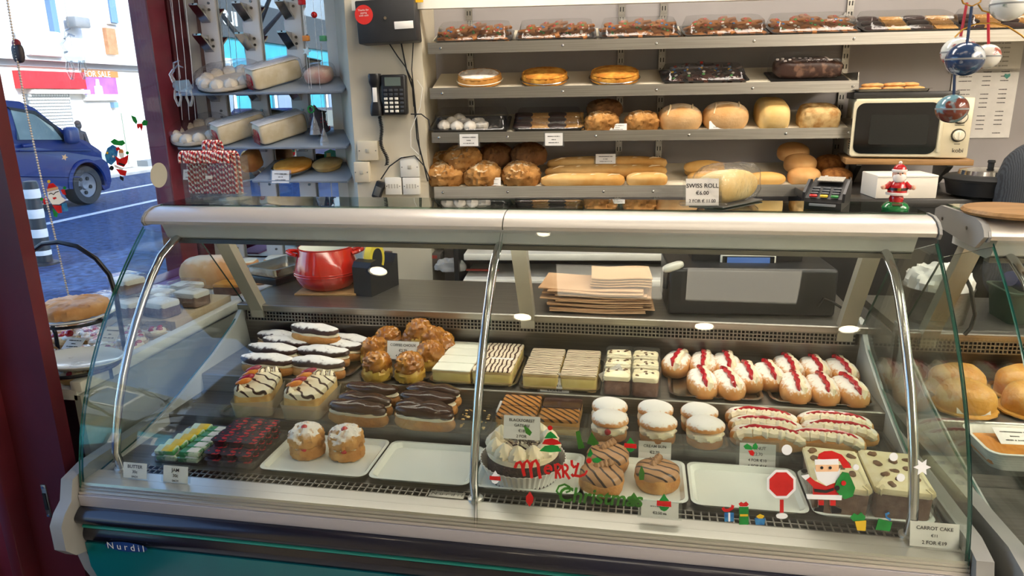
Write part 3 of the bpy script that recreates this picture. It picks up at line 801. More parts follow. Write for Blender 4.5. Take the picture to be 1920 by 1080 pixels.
def swirl(mb, r, z0, z1, n=10, amp=.12, M=None, mi=0, twist=1.2):
    k = 6; prof = []
    for i in range(k + 1):
        f = i / k
        prof.append((r * (1 - .25 * (2 * f - 1) ** 2) * (1 if f < .95 else .8), z0 + (z1 - z0) * f))
    mb.lathe(prof, 40, mi, M, True, lambda a, z: 1 + amp * math.sin(a * n + z / (z1 - z0 + 1e-6) * twist * 6))
    return mb
def rosette(mb, x, y, z, r, mi=0):
    mb.lathe([(r, 0), (r * 1.02, r * .35), (r * .8, r * .75), (r * .45, r * 1.1), (r * .1, r * 1.45)], 24, mi, Tr(x, y, z), True, lambda a, zz: 1 + .13 * math.sin(a * 7 + zz / r * 4))

# ---- finger buns with cream and jam
def finger_bun(seed, L=.075, w=.042, h=.032):
    t = T('finger_bun', None, None)
    MB().blob(w, L, h, .75, .85, .003, 25, seed, -.62, 22, 12, M=Tr(0, 0, h * .62)).build('bun', M_bun, t)
    rnd = random.Random(seed); zz = h * 1.5
    pts = [(.010 + rnd.uniform(-.003, .003), y * L, zz - .012 * abs(y) ** 3 - (.012 if abs(y) > .85 else 0)) for y in [-.92 + 1.84 * i / 12 for i in range(13)]]
    MB().tube(pts, [.004] + [.010 + .002 * ((i % 2)) for i in range(11)] + [.004], 8).build('cream', M_whip, t)
    pts = [(-.001 + .0028 * math.sin(i * 1.7 + seed), y * L, zz + .009 - .016 * abs(y) ** 3 - (.012 if abs(y) > .82 else 0)) for i, y in enumerate([-.88 + 1.74 * i / 14 for i in range(15)])]
    MB().tube(pts, [.002] + [.0062 + .0008 * math.sin(i * 2.3) for i in range(13)] + [.003], 7).build('jam', M_jam, t)
    return t
FB = Maker(*[finger_bun(s) for s in (1, 2, 3)])
tray('silver tray of six sugared finger buns in the back row, left of the pair', (.09, 1.868), (.345, 2.11), ZB, m=M_silver, r=.03)
tray('silver tray of seven sugared finger buns at the right end of back row', (.36, 1.868), (.63, 2.11), ZB, m=M_silver, r=.03)
z3 = lambda x, y: (1220 + x / 2.841, 400 + y / 2.841)
FBL = [(140, 780, -16, 'at back left corner'), (275, 762, -5, 'back row middle'), (395, 760, 2, 'back row right'), (280, 905, 4, 'front left'), (415, 900, 10, 'front middle, tilted'), (515, 855, 4, 'front right edge')]
FBR = [(630, 850, 5, 'front left corner'), (715, 778, 4, 'back row left'), (860, 792, 4, 'back row middle'), (990, 790, 6, 'back right corner'), (780, 930, -2, 'second from front left'), (930, 942, 2, 'third from front left'), (1075, 945, 8, 'front right corner')]
for lst, tn in ((FBL, 'left'), (FBR, 'right')):
    for x, y, rz, d in lst:
        u, v = z3(x, y); p = PZ(u, v, ZB + .036)
        FB('sugared jam and cream finger bun, %s bun tray, %s' % (tn, d), 'bun', (p.x, min(2.075, max(1.935, p.y)), ZB + .003), rz, 'sugared finger buns in the back row')

# ---- sugared chocolate eclairs on the back-left tray
def eclair(name, seed, choc, L=.075, w=.027, h=.02, body=M_choux):
    t = T(name, None, None)
    MB().blob(L, w, h, .75, .8, .003, 30, seed, -.7, 24, 12, M=Tr(0, 0, h * .7)).build('pastry_base', body, t)
    MB().blob(L * .96, w * .94, .008, .7, .8, .003, 40, seed + 4, -.8, 24, 8, M=Tr(0, 0, h * 1.42)).build('cream', M_whip, t)
    MB().blob(L * .98, w * .95, h * .75, .8, .8, .004, 35, seed + 9, -.6, 24, 10, M=Tr(0, 0, h * 2.0), fn=lambda q: (q.x, q.y, q.z + .002 * math.sin(q.x * 90 + seed))).build('chocolate_top', choc, t)
    return t
SE = Maker(*[eclair('sugared_eclair', s, M_chocd) for s in (1, 2)])
tray('silver tray of sugared chocolate eclairs at the back left', (-1.21, 1.872), (-.845, 2.11), ZB, r=.03)
for u, v, dz, rz, d in ((504, 684, 0, -4, 'front left of its tray'), (596, 690, 0, -6, 'front right of its tray'), (514, 664, .002, -8, 'second row left, under a light patch'), (606, 669, .002, -5, 'second row right'), (540, 650, .004, -8, 'third row left'), (632, 657, .004, -8, 'third row middle with chocolate gap'), (655, 645, .004, -15, 'back right'), (532, 636, .004, -12, 'back left corner'), (592, 627, .05, -12, 'lying on top of the others')):
    p = PZ(u, v, ZB + .03 + dz)
    SE('sugar-dusted chocolate eclair with cream, %s' % d, 'eclair', (p.x, min(2.085, p.y), ZB + .003 + dz), rz, 'sugared eclairs on the back-left tray', sc=(1.24, 1.12, 1.12))

# ---- coffee choux
def coffee_choux(seed):
    t = T('coffee_choux', None, None)
    MB().blob(.042, .042, .026, .8, 1, .008, 70, seed, -.6, 40, 18, M=Tr(0, 0, .018), rid=True).build('pastry_base', M_toffeeb, t)
    MB().blob(.037, .037, .032, .9, 1, .012, 62, seed + 5, -.5, 44, 24, M=Tr(0, 0, .048), rid=True).build('glazed_top', M_toffee, t)
    return t
CC = Maker(*[coffee_choux(s) for s in (2, 5, 8)])
tray('dark tray of glazed coffee choux in the back row', (-.83, 1.885), (-.605, 2.12), ZB, r=.02, m=M_steeld)
for u, v, dz, d in ((707, 688, 0, 'front left of the tray'), (768, 690, 0, 'front right of the tray'), (808, 668, 0, 'middle right behind the front pair'), (703, 660, 0, 'left, behind the front one'), (735, 634, .01, 'back left'), (786, 634, .012, 'back middle beside the price card'), (812, 640, .02, 'back right'), (830, 648, 0, 'far right edge'), (792, 620, .04, 'topmost at the back')):
    p = PZ(u, v, ZB + .04 + dz)
    CC('golden glazed coffee choux bun, %s' % d, 'pastry', (p.x, min(2.09, p.y), ZB + .003 + dz), random.uniform(0, 360), 'coffee choux on the dark tray')

# ---- slices
def slice_(name, w, d, h, top, seed, layers=True, board=.0):
    t = T(name, None, None)
    MB().blob(w / 2, d / 2, h * .12, .18, .18, .001, 60, seed, None, 20, 6, M=Tr(0, 0, h * .12)).build('bottom_pastry', M_puff, t)
    MB().blob(w / 2 * .98, d / 2 * .98, h * .36, .16, .16, .0012, 60, seed + 1, None, 20, 8, M=Tr(0, 0, h * .5)).build('custard_filling', M_custard, t)
    MB().blob(w / 2 * 1.01, d / 2 * 1.01, h * .10, .2, .18, .001, 60, seed + 2, None, 20, 6, M=Tr(0, 0, h * .84)).build('top_pastry', M_puff, t)
    MB().blob(w / 2 * 1.0, d / 2 * 1.0, h * .06, .2, .16, .0006, 60, seed + 3, None, 20, 6, M=Tr(0, 0, h * .95)).build('icing', top, t)
    return t
WS_ = Maker(*[slice_('cream_slice', .118, .06, .042, M_icing, s) for s in (1, 4)])
FS_ = Maker(*[slice_('custard_slice', .118, .06, .046, M_feather, s) for s in (2, 6)])
tray('silver tray holding white-iced and feather-iced slices side by side', (-.605, 1.868), (-.34, 2.13), ZB, r=.03)
for i in range(4):
    WS_('plain white iced cream slice, %s from the front of its column' % ORD[i], 'slice', (-.535 + i * .002, 1.91 + i * .0605, ZB + .004 + i * .001), -1.5, 'white iced slices')
    FS_('chocolate-feathered slice beside white slices, %s from the front' % ORD[i], 'slice', (-.414, 1.91 + i * .0605, ZB + .004), 0, 'feathered slices beside the white ones')
CS_ = Maker(*[slice_('custard_slice', .104, .068, .05, M_featherb, s) for s in (3, 7)])
tray('silver tray of six feather-iced custard slices', (-.335, 1.862), (-.10, 2.12), ZB, r=.03)
for i in range(3):
    for j, cn in ((0, 'left'), (1, 'right')):
        CS_('feathered custard slice in %s column of the six, %s from front' % (cn, ORD[i]), 'slice', (-.27 + j * .109, 1.905 + i * .071, ZB + .004), 0, 'custard slices on the six-slice tray')
def cake_slice(seed):
    t = T('wrapped_cake_slice', None, None)
    MB().blob(.036, .034, .022, .2, .2, .0015, 60, seed, None, 20, 8, M=Tr(0, 0, .022)).build('sponge', M_sponge, t)
    MB().blob(.037, .035, .010, .5, .25, .003, 50, seed + 1, None, 22, 8, M=Tr(0, 0, .050)).build('cream_icing', M_cheese, t)
    b = MB()
    rnd = random.Random(seed)
    for _ in range(5): b.blob(.006, .004, .003, amp=.001, ns=90, seed=rnd.random() * 9, nu=8, nv=5, M=Tr(rnd.uniform(-.026, .026), rnd.uniform(-.024, .024), .060, rz=rnd.uniform(0, 180)))
    b.build('walnut_pieces', M_nut, t)['kind'] = 'stuff'
    MB().blob(.041, .039, .036, .25, .22, .004, 55, seed + 2, None, 24, 12, M=Tr(0, 0, .035)).build('wrapper', G_wrap, t)
    return t
KS = Maker(*[cake_slice(s) for s in (1, 3)])
tray('flat clear tray under cellophane-wrapped chocolate cake slices', (-.098, 1.858), (.068, 2.10), ZB, h=.006, m=G_acr, r=.01)
for i in range(3):
    for j, cn in ((0, 'left'), (1, 'right')):
        KS('cellophane-wrapped brown cake slice with pale icing, %s column, %s from front' % (cn, ORD[i]), 'cake', (-.053 + j * .079, 1.895 + i * .077, ZB + .003), random.uniform(-4, 4), 'wrapped cake slices')

# ---- middle row: plain eclairs with chocolate
EC = Maker(*[eclair('chocolate_eclair', s, M_choc, .086, .027, .023) for s in (5, 7)])
tray('clear tray of chocolate eclairs in the middle row', (-.885, 1.685), (-.50, 1.85), ZM, h=.01, m=G_acr, r=.02, taper=.006)
for k, (u, v, col) in enumerate(((648, 798, 'left'), (661, 779, 'left'), (683, 758, 'left'), (698, 741, 'left'), (780, 803, 'right'), (790, 786, 'right'), (795, 772, 'right'), (803, 758, 'right'), (812, 745, 'right'))):
    p = PZ(u, v, ZM + .04); i = k if k < 4 else k - 4
    EC('dark chocolate eclair in %s column of the clear tray, %s from front' % (col, ORD[i]), 'eclair', (p.x, max(1.70, min(1.838, p.y)), ZM + .002 + i * .004), -3, 'chocolate eclairs in the middle row')
# empty clear tray with crumbs
tray('empty clear tray with pastry crumbs in the middle row', (-.495, 1.69), (-.385, 1.85), ZM, h=.012, m=G_lid, r=.02, taper=.006)
b = MB(); rnd = random.Random(5)
for _ in range(26): b.blob(rnd.uniform(.002, .006), rnd.uniform(.002, .005), .002, amp=.001, ns=200, seed=rnd.random() * 9, nu=7, nv=4, M=Tr(rnd.uniform(-.48, -.40), rnd.uniform(1.71, 1.83), ZM + .0045))
tagp(b.build('crumbs', M_puff), 'scattered pastry crumbs on the empty clear tray', 'crumbs', kind='stuff')
# caramel squares
def caramel(name, top, seed):
    t = T(name, None, None)
    MB().blob(.054, .036, .010, .15, .15, .001, 50, seed, None, 18, 6, M=Tr(0, 0, .010)).build('biscuit_base', M_puff, t)
    MB().blob(.054, .036, .010, .2, .15, .001, 50, seed + 1, None, 18, 6, M=Tr(0, 0, .027)).build('filling', mat('caramel_filling', '#b98a4e', .4), t)
    MB().blob(.0545, .0365, .006, .3, .15, .001, 50, seed + 2, None, 18, 6, M=Tr(0, 0, .040)).build('topping', top, t)
    return t
tray('clear tray of caramel and chocolate squares behind the gateau', (-.375, 1.69), (-.13, 1.855), ZM, h=.008, m=G_acr, r=.02, taper=.006)
CA = Maker(caramel('caramel_square', M_caramel, 1))
CA('caramel square with dark drizzle lines, left behind the gateau', 'cake square', (-.315, 1.82, ZM + .002), 0, 'caramel squares')
CA('caramel square with dark drizzle lines, centre behind the gateau', 'cake square', (-.20, 1.745, ZM + .002), 0, 'caramel squares')
CA('caramel square with dark drizzle lines, below its leaning price card', 'cake square', (-.315, 1.745, ZM + .002), 0, 'caramel squares')
CB = Maker(caramel('chocolate_square', M_choc, 3))
CB('plain chocolate topped square behind the white price card', 'cake square', (-.20, 1.82, ZM + .002), 0)

# ---- cream buns with sugared lids
def cream_bun(seed, jam=True):
    t = T('cream_bun', None, None)
    MB().blob(.048, .048, .024, .7, 1, .001, 30, seed, -.6, 26, 10, M=Tr(0, 0, .015)).build('bun_base', M_bunbase, t)
    swirl(MB(), .048, .018, .056, 9, .07).build('whipped_cream', M_whip, t)
    MB().blob(.050, .050, .027, .85, 1, .002, 30, seed + 2, -.35, 30, 14, M=Tr(0, .004, .060, rx=-7)).build('sugared_lid', M_bunlid, t)
    if jam: MB().blob(.009, .006, .011, amp=.001, ns=70, seed=seed, nu=10, nv=8, M=Tr(.004, -.047, .044)).build('jam_drop', M_jam, t)
    return t
CBU = Maker(cream_bun(1), cream_bun(4))
CBN = Maker(cream_bun(6, False))
tray('clear tray of sugared cream buns in the middle row', (-.125, 1.69), (.235, 1.86), ZM, h=.008, m=G_acr, r=.02, taper=.006)
for u, v, y, j, d in ((1142, 785, 1.80, 1, 'back row left with jam drop'), (1228, 790, 1.80, 1, 'back row middle with jam drop'), (1310, 795, 1.80, 0, 'back row right'), (1142, 830, 1.722, 1, 'front row left behind a coffee ring'), (1232, 836, 1.722, 0, 'front row middle behind the price card'), (1320, 840, 1.722, 0, 'front row right with cream on show')):
    p = PY(u, v, y)
    (CBU if j else CBN)('round cream bun with sugared lid, %s' % d, 'bun', (p.x, y, ZM + .002), -8, 'sugared cream buns', sc=(.97, .97, .8))
# ---- long cream doughnuts lying sideways
def doughnut(seed):
    t = T('cream_doughnut', None, None)
    MB().blob(.095, .032, .032, .75, .8, .003, 25, seed, -.62, 28, 12, M=Tr(0, .004, .022)).build('dough', M_bun, t)
    rnd = random.Random(seed)
    pts = [(-.082 + .0061 * i, -.013 + .003 * math.sin(i * 2), .045 - .0000007 * (i - 13.5) ** 4) for i in range(28)]
    MB().tube(pts, [.006] + [.0115 + .0035 * (i % 2) for i in range(26)] + [.006], 8).build('piped_cream', M_whip, t)
    pts = [(-.080 + .0115 * i, -.001 + .002 * math.sin(i * 1.4 + seed), .056 - .00001 * (i - 7) ** 4 + .001 * math.sin(i * 2.2)) for i in range(15)]
    MB().tube(pts, [.002] + [.005] * 13 + [.002], 7).build('jam', M_jam, t)
    return t
DN = Maker(doughnut(2), doughnut(6))
tray('clear tray of long cream doughnuts in the middle row', (.24, 1.69), (.64, 1.86), ZM, h=.008, m=G_acr, r=.02, taper=.006)
for u, v, y, dz, d in ((1428, 785, 1.83, .0, 'back of left stack'), (1436, 806, 1.775, 0, 'middle of left stack'), (1440, 830, 1.72, 0, 'front of left stack behind its card'), (1565, 795, 1.83, .0, 'back of right stack'), (1572, 820, 1.775, .0, 'front of right stack'), (1545, 850, 1.72, 0, 'lowest right, half hidden by the santa cling')):
    p = PY(u, v, y)
    DN('long sugared doughnut with piped cream and jam, %s' % d, 'doughnut', (p.x, y, ZM + .002 + dz), -6, 'cream doughnuts')

# ---- front row white trays
WT = []
for x0, x1, d in ((-.93, -.645, 'under two cherry choux'), (-.64, -.385, 'empty, left of the middle post'), (-.378, -.122, 'under the black forest gateau'), (-.115, .125, 'under the coffee rings'), (.13, .385, 'empty, behind the red sign cling'), (.39, .64, 'under the carrot cakes')):
    tray('white rectangular tray in front row, %s' % d, (x0, 1.462), (x1, 1.658), ZF, h=.013, m=M_whitec, r=.022, taper=.014, group='white front-row trays')
ZT = ZF + .0027
def cherry_choux(seed):
    t = T('cherry_choux', None, None)
    MB().blob(.043, .040, .024, .8, 1, .007, 75, seed, -.6, 40, 18, M=Tr(0, 0, .016), rid=True).build('pastry_base', M_choux, t)
    swirl(MB(), .037, .022, .040, 8, .1).build('whipped_cream', M_whip, t)
    MB().blob(.008, .004, .006, nu=10, nv=6, M=Tr(.008, -.037, .032)).build('jam', M_jam, t)
    MB().blob(.042, .038, .030, .85, 1, .011, 62, seed + 3, -.5, 44, 22, M=Tr(0, 0, .050), rid=True).build('sugared_top', M_chouxs, t)
    MB().blob(.009, .009, .009, nu=12, nv=8, M=Tr(.003, -.012, .082)).build('cherry', M_cherry, t)
    return t
CHX = Maker(cherry_choux(2), cherry_choux(7))
for u, v, d in ((568, 862, 'left one'), (643, 866, 'right one')):
    p = PZ(u, v, ZT); CHX('sugared choux bun with red cherry on white tray, %s of the pair' % d, 'pastry', (p.x, p.y + .03, ZT), 0, 'cherry choux pair')
# black forest gateau
p = PZ(995, 912, ZT)
gt = T('black_forest_gateau', 'round black forest gateau with cream rosettes in white fluted paper', 'cake', (-.268, 1.557, ZT))
R = .088
MB().lathe([(R * .98, .0), (R, .01), (R, .062), (R * .97, .07)], 40).build('sponge', mat('gateau_side', '#2c1a16', .7, c2='#4a342c', sc=120, bump=.8, bsc=150), gt)
MB().lathe([(R * 1.0, .062), (R * 1.0, .074), (R * .9, .078), (0, .079)], 40, cap=False).build('cream_top', M_whip, gt)
for i in range(12):
    b = MB(); rosette(b, R * .78 * math.cos(i * math.pi / 6), R * .78 * math.sin(i * math.pi / 6), .076, .023); b.build('rosette', M_whip, gt)
b = MB(); rnd = random.Random(4)
for _ in range(60):
    a = rnd.uniform(0, 6.3); r = R * .55 * rnd.random() ** .5
    b.box((0, 0, 0), (rnd.uniform(.006, .02), rnd.uniform(.002, .005), .0015), 0, Tr(r * math.cos(a), r * math.sin(a), .082 + rnd.random() * .008, rnd.uniform(-50, 50), rnd.uniform(-50, 50), rnd.uniform(0, 180)))
b.build('chocolate_shavings', M_choc, gt, False)['kind'] = 'stuff'
for a, rr in ((40, .3), (150, .4), (260, .35)):
    MB().prism([(-.015, 0), (.015, 0), (.0, .03)], 0, .002, 0, Tr(R * rr * math.cos(RAD(a)), R * rr * math.sin(RAD(a)), .08, 75, 0, a)).build('chocolate_shard', M_choc, gt, False)
MB().lathe([(R * .98, .001), (R * 1.08, .025), (R * 1.2, .046), (R * 1.18, .046), (R * 1.06, .025), (R * .96, .002)], 192, wob=lambda a, z: 1 + .014 * math.sin(a * 48)).build('fluted_paper', M_paper, gt)
# coffee rings
def coffee_ring(seed):
    t = T('coffee_ring', None, None)
    MB().blob(.052, .05, .03, .75, .9, .004, 25, seed, -.6, 28, 12, M=Tr(0, 0, .019)).build('choux_base', M_choux, t)
    MB().blob(.052, .05, .020, .8, .9, .003, 25, seed + 3, -.5, 28, 10, M=Tr(0, 0, .037)).build('mocha_icing', M_mocha, t)
    b = MB()
    for k in range(4): rosette(b, -.012 + .008 * k, .0 + .006 * k, .052 + .002 * k, .010)
    b.build('mocha_piping', M_brownice, t)
    return t
CR = Maker(coffee_ring(1), coffee_ring(5))
for u, v, d in ((1128, 905, 'front left of three'), (1140, 862, 'behind the front left one'), (1232, 895, 'on the right')):
    p = PZ(u, v, ZT + .02); CR('round coffee choux with striped mocha icing and piped swirl, %s' % d, 'pastry', (p.x, min(1.615, max(1.515, p.y)), ZT), random.uniform(-30, 30), 'coffee choux rings')
# carrot cakes
def carrot_cake(seed):
    t = T('carrot_cake', None, None)
    b = MB()
    b.loft([[(x, y, z) for x, y in rrect(w, d, .008, 2)] for w, d, z in ((.108, .165, 0), (.11, .167, .012), (.112, .17, .05), (.112, .17, .062))])
    b.build('sponge', M_carrot, t)
    b = MB(); n = 50
    b.loft([[(x * (1 + .02 * math.sin(i * 1.9)), y * (1 + .015 * math.sin(i * 2.3)), z + .002 * math.sin(i * 2.7)) for i, (x, y) in enumerate(rrect(w, d, .012, 8))] for w, d, z in ((.116, .176, .060), (.12, .18, .066), (.118, .178, .074), (.10, .16, .079))])
    b.build('cream_cheese_icing', M_cheese, t)
    rnd = random.Random(seed)
    for kk in range(10):
        MB().blob(.011, .008, .005, amp=.003, ns=90, seed=rnd.random() * 9, nu=12, nv=7, M=Tr((-.034, 0, .034)[kk % 3] + rnd.uniform(-.01, .01), -.07 + .015 * kk + rnd.uniform(-.006, .006), .080, rz=rnd.uniform(0, 180))).build('walnut', M_nut, t)
    MB().loft([[(x, y, z) for x, y in rrect(w, d, .012, 4)] for w, d, z in ((.116, .174, .002), (.122, .182, .03), (.126, .186, .068))], cap1=False, cap0=False).build('wrapper', G_wrap, t)
    return t
CK = Maker(carrot_cake(3), carrot_cake(8))
CK('large carrot cake with walnuts behind the santa cling, left of two', 'cake', (.452, 1.56, ZT), -4)
CK('large carrot cake with walnuts at the right end, beside the post', 'cake', (.578, 1.563, ZT), -3)
# gateau logs at the left of the middle row
def log_cake(seed):
    t = T('cream_log_cake', None, None)
    b = MB(); b.loft([[(x, y, z) for x, y in rrect(w, d, .01, 3)] for w, d, z in ((.10, .16, 0), (.102, .163, .02), (.1, .16, .066))]); b.build('sponge', mat('log_sponge', '#d9b878', .8, c2='#c79a58', sc=30, bump=.5), t)
    MB().blob(.053, .083, .012, .4, .3, .002, 40, seed, None, 30, 8, M=Tr(0, 0, .070)).build('striped_icing', wavemat('log_icing', '#efe4c4', '#3a2118', 14, 5, .4, 'DIAGONAL', .88, .05), t)
    b = MB()
    for k in range(7): rosette(b, -.034, -.066 + k * .022, .078, .013)
    for k in range(3): rosette(b, -.010 + k * .022, .068, .078, .012)
    b.build('piped_cream', wavemat('piped_cream_drizzled', '#f2e8cc', '#4a2c20', 22, 6, .4, 'X', .88, .05), t)
    for k, (y, mm) in enumerate(((-.05, M_fruit1), (-.02, M_fruit2), (.012, M_fruit1), (.045, M_fruit2))):
        MB().blob(.024, .010, .008, amp=.002, ns=60, seed=k, nu=14, nv=8, M=Tr(-.024, y, .098, ry=-12, rz=20)).build('fruit_slice', mm, t)
    MB().loft([[(x, y, z) for x, y in rrect(w, d, .014, 4)] for w, d, z in ((.106, .166, .001), (.112, .174, .03), (.118, .182, .05))], cap1=False, cap0=False).build('paper_collar', glass('glassine', '#f2efe6', 1.2, .2, .35, .3, 30, '#f0ead8'), t)
    return t
LG = Maker(log_cake(2), log_cake(5))
LG('long cream cake with fruit and chocolate drizzle, left of the pair near the side glass', 'cake', (-1.09, 1.775, ZM + .001), 14)
LG('long cream cake with orange fruit and chocolate drizzle, right of the pair', 'cake', (-.925, 1.775, ZM + .001), 2)
tray('silver tray at the far left under the cream cakes', (-1.18, 1.69), (-.865, 1.86), ZM - .0, h=.006, r=.02, taper=.006, m=M_silver)
# butter portions and jam portions at the front left
tray('shallow clear tray of butter portions at the front left', (-1.235, 1.468), (-1.09, 1.66), ZF, h=.02, m=G_acr, r=.012, taper=.004)
tray('shallow clear tray of jam portions beside the butter', (-1.085, 1.468), (-.94, 1.66), ZF, h=.02, m=G_acr, r=.012, taper=.004)
def butter(c1, c2):
    t = T('butter_portion', None, None)
    MB().rbox((0, 0, .007), (.056, .028, .013), .003).build('foil_block', c1, t)
    MB().rbox((.008, 0, .0138), (.030, .024, .001), .0004).build('printed_label', c2, t)
    return t
M_bg = mat('butter_green', '#2f8a4a', .35, c2='#d7e6cc', sc=40, lo=.5, hi=.6)
M_by = mat('butter_yellow', '#e8c832', .35, c2='#dcb822', sc=30)
BG = Maker(butter(M_bg, M_paper)); BY = Maker(butter(mat('butter_foil', '#cfe0c4', .3, c2='#4f9a5a', sc=30, lo=.45, hi=.55), M_by))
for i in range(6):
    for j in range(2):
        BG('green foil butter portion, lower layer, %s row from front, %s column' % (ORD[i], ('left', 'right')[j]), 'butter', (-1.195 + j * .062, 1.49 + i * .029, ZF + .003), 0, 'lower butter portions')
for i in range(5):
    BY('yellow-labelled butter portion, %s from front of the leaning row' % ORD[i], 'butter', (-1.20 + i * .004, 1.495 + i * .032, ZF + .02), 0, 'yellow butter portions', rx=14)
for i in range(5):
    BG('green and white foil butter portion in upper layer, %s from front' % ORD[i], 'butter', (-1.13, 1.495 + i * .031, ZF + .0175), 0, 'upper butter portions', rx=0)
def jam_pot():
    t = T('jam_portion', None, None)
    MB().loft([[(x, y, z) for x, y in rrect(w, w * .78, .006, 3)] for w, z in ((.032, 0), (.038, .016))]).build('tub', mat('jam_tub', '#2e1018', .2, coat=.4), t)
    MB().loft([[(x, y, z) for x, y in rrect(w, w * .8, .007, 3)] for w, z in ((.042, .016), (.042, .018))]).build('foil_lid', mat('jam_lid', '#25283a', .2, c2='#b8262f', sc=34, lo=.5, hi=.54), t)
    return t
JP = Maker(jam_pot())
for l in range(3):
    for i in range(5):
        for j in range(3):
            if l < 2 or i > 0:
                JP('jam portion tub, %s layer, %s row from front, %s column' % (('bottom', 'middle', 'top')[l], ORD[i], ('left', 'middle', 'right')[j]), 'jam', (-1.06 + j * .043, 1.488 + i * .034, ZF + .003 + l * .0182), 0, '%s layer jam portions' % ('bottom', 'middle', 'top')[l])
# ---- price cards in the counter
def tagpx(lab, u0, v0, u1, v1, y, lines, rx=75, rz=0, holder=False, ry=0, name='price_tag', up=None):
    p = PY((u0 + u1) / 2, v1, y); s = mpp(p)
    t = price_tag(lab, p, (u1 - u0) * s, (v1 - v0) * s / max(.5, math.sin(RAD(rx + 15))), lines, rz, rx, None, holder, name=name)
    if ry: t.rotation_euler[1] = RAD(ry)
    return t
F3 = [(None, .7, .74), (None, .25, .48), (None, .6, .24)]
tagpx('coffee choux price card standing among the glazed choux', 724, 640, 786, 674, 1.985, [('COFFEE CHOUX', .2, .72), ('€2.70', .2, .42), ('4 FOR €10', .18, .14)], holder=True)
tagpx('price card lying on the white iced slices', 822, 684, 880, 706, 1.905, [('CREAM SLICE', .2, .7), ('€2.70', .2, .42), ('4 FOR €10', .2, .14)], rx=28, rz=-14)
tagpx('small price card on the feathered slices beside the post', 918, 672, 960, 690, 1.955, F3, rx=40)
tagpx('custard slice price card at the front of the six-slice tray', 1012, 699, 1067, 738, 1.868, [('CUSTARD SLICE', .16, .78), ('€2.70', .16, .56), ('4 FOR €10', .15, .33), ('6 FOR €14', .15, .1)], holder=True)
tagpx('slanted strip card on the wrapped cake slices', 1126, 690, 1172, 706, 1.90, [(None, .8, .5)], rx=70, ry=-32)
tagpx('chocolate eclair price card lying on the eclairs', 662, 744, 728, 768, 1.80, [('CHOC ECLAIR', .22, .68), ('€2.70', .2, .4), ('4 FOR €10', .2, .12)], rx=42, holder=True)
tagpx('slanted price card on the caramel square', 926, 758, 986, 778, 1.80, [('CARAMEL', .26, .6), ('€2.70', .24, .2)], rx=35, rz=-15)
tagpx('price card on the chocolate square', 1022, 762, 1078, 790, 1.79, [('COFFEE BAR', .2, .7), ('€2.70', .2, .42), ('4 FOR €10', .18, .12)], rx=70, holder=True)
tagpx('black forest gateau price card propped on the cake', 943, 780, 1012, 824, 1.515, [('BLACKFOREST', .17, .76), ('GATEAU', .17, .54), ('€18', .17, .31), ('2 FOR', .17, .08)], holder=True)
tagpx('cream bun price card in front of the buns', 1197, 828, 1257, 866, 1.664, [('CREAM BUN', .2, .7), ('€2.70', .2, .4), ('4 FOR', .2, .1)])
tagpx('doughnut price card behind the holly cling', 1387, 832, 1452, 880, 1.664, [('DONUT', .17, .77), ('€2.70', .16, .54), ('4 FOR €10', .15, .3), ('6 FOR €14', .15, .08)], holder=True)
tagpx('handwritten butter price card at the left of the sill', 228, 868, 277, 897, 1.388, [('BUTTER', .3, .66), ('30c', .26, .34), ('EACH', .17, .06)], holder=True)
tagpx('handwritten jam price card on the sill', 303, 874, 354, 905, 1.388, [('JAM', .3, .66), ('30c', .26, .34), ('EACH', .17, .06)], holder=True)
tagpx('white price card with 2.50 under the coffee rings', 1202, 941, 1271, 971, 1.40, [(None, .5, .7), ('€2.50 ea', .24, .22)], holder=True)
tagpx('carrot cake price card at the right end of the sill', 1709, 980, 1794, 1027, 1.39, [('CARROT CAKE', .2, .7), ('€11', .16, .42), ('2 FOR €19', .2, .12)])

# ------------------------------------------------------------------ gel clings on the counter glass and the window
M_gred = mat('gel_red', '#c81e1e', .25, c2='#b81818', sc=30)
M_ggreen = mat('gel_green', '#1d8a3a', .25, c2='#17762f', sc=30)
M_gwhite = mat('gel_white', '#e8ebee', .35)
M_gblack = mat('gel_black', '#17171a', .35)
M_gskin = mat('gel_skin', '#ecc096', .4)
M_gblue = mat('gel_blue', '#235c9e', .25, c2='#3a86b8', sc=60)
M_gyel = mat('gel_yellow', '#d9b62c', .25)
G_ggreen = glass('gel_pale_green', '#7fbf6a', 1.5, .1, .25, hazec='#5da545')
G_gred = glass('gel_pale_red', '#e06a60', 1.5, .1, .3, hazec='#d04038')
G_clear = glass('clear_plastic', '#eef2f4', 3.0, .08, .12, .6, 60)
def circ(cx, cy, r, n=14, ry=None): return [(cx + r * math.cos(2 * math.pi * i / n), cy + (ry or r) * math.sin(2 * math.pi * i / n)) for i in range(n)]
def rect(x0, y0, x1, y1): return [(x0, y0), (x1, y0), (x1, y1), (x0, y1)]
def star(cx, cy, r, k=.5, n=6): return [(cx + (r if i % 2 == 0 else r * k) * math.cos(math.pi * i / n), cy + (r if i % 2 == 0 else r * k) * math.sin(math.pi * i / n)) for i in range(2 * n)]
PROJ_G = lambda u, v, off: PG(u, v, .0035 + off)
PROJ_W = lambda u, v, off: PX(u, v, -2.112 + off)
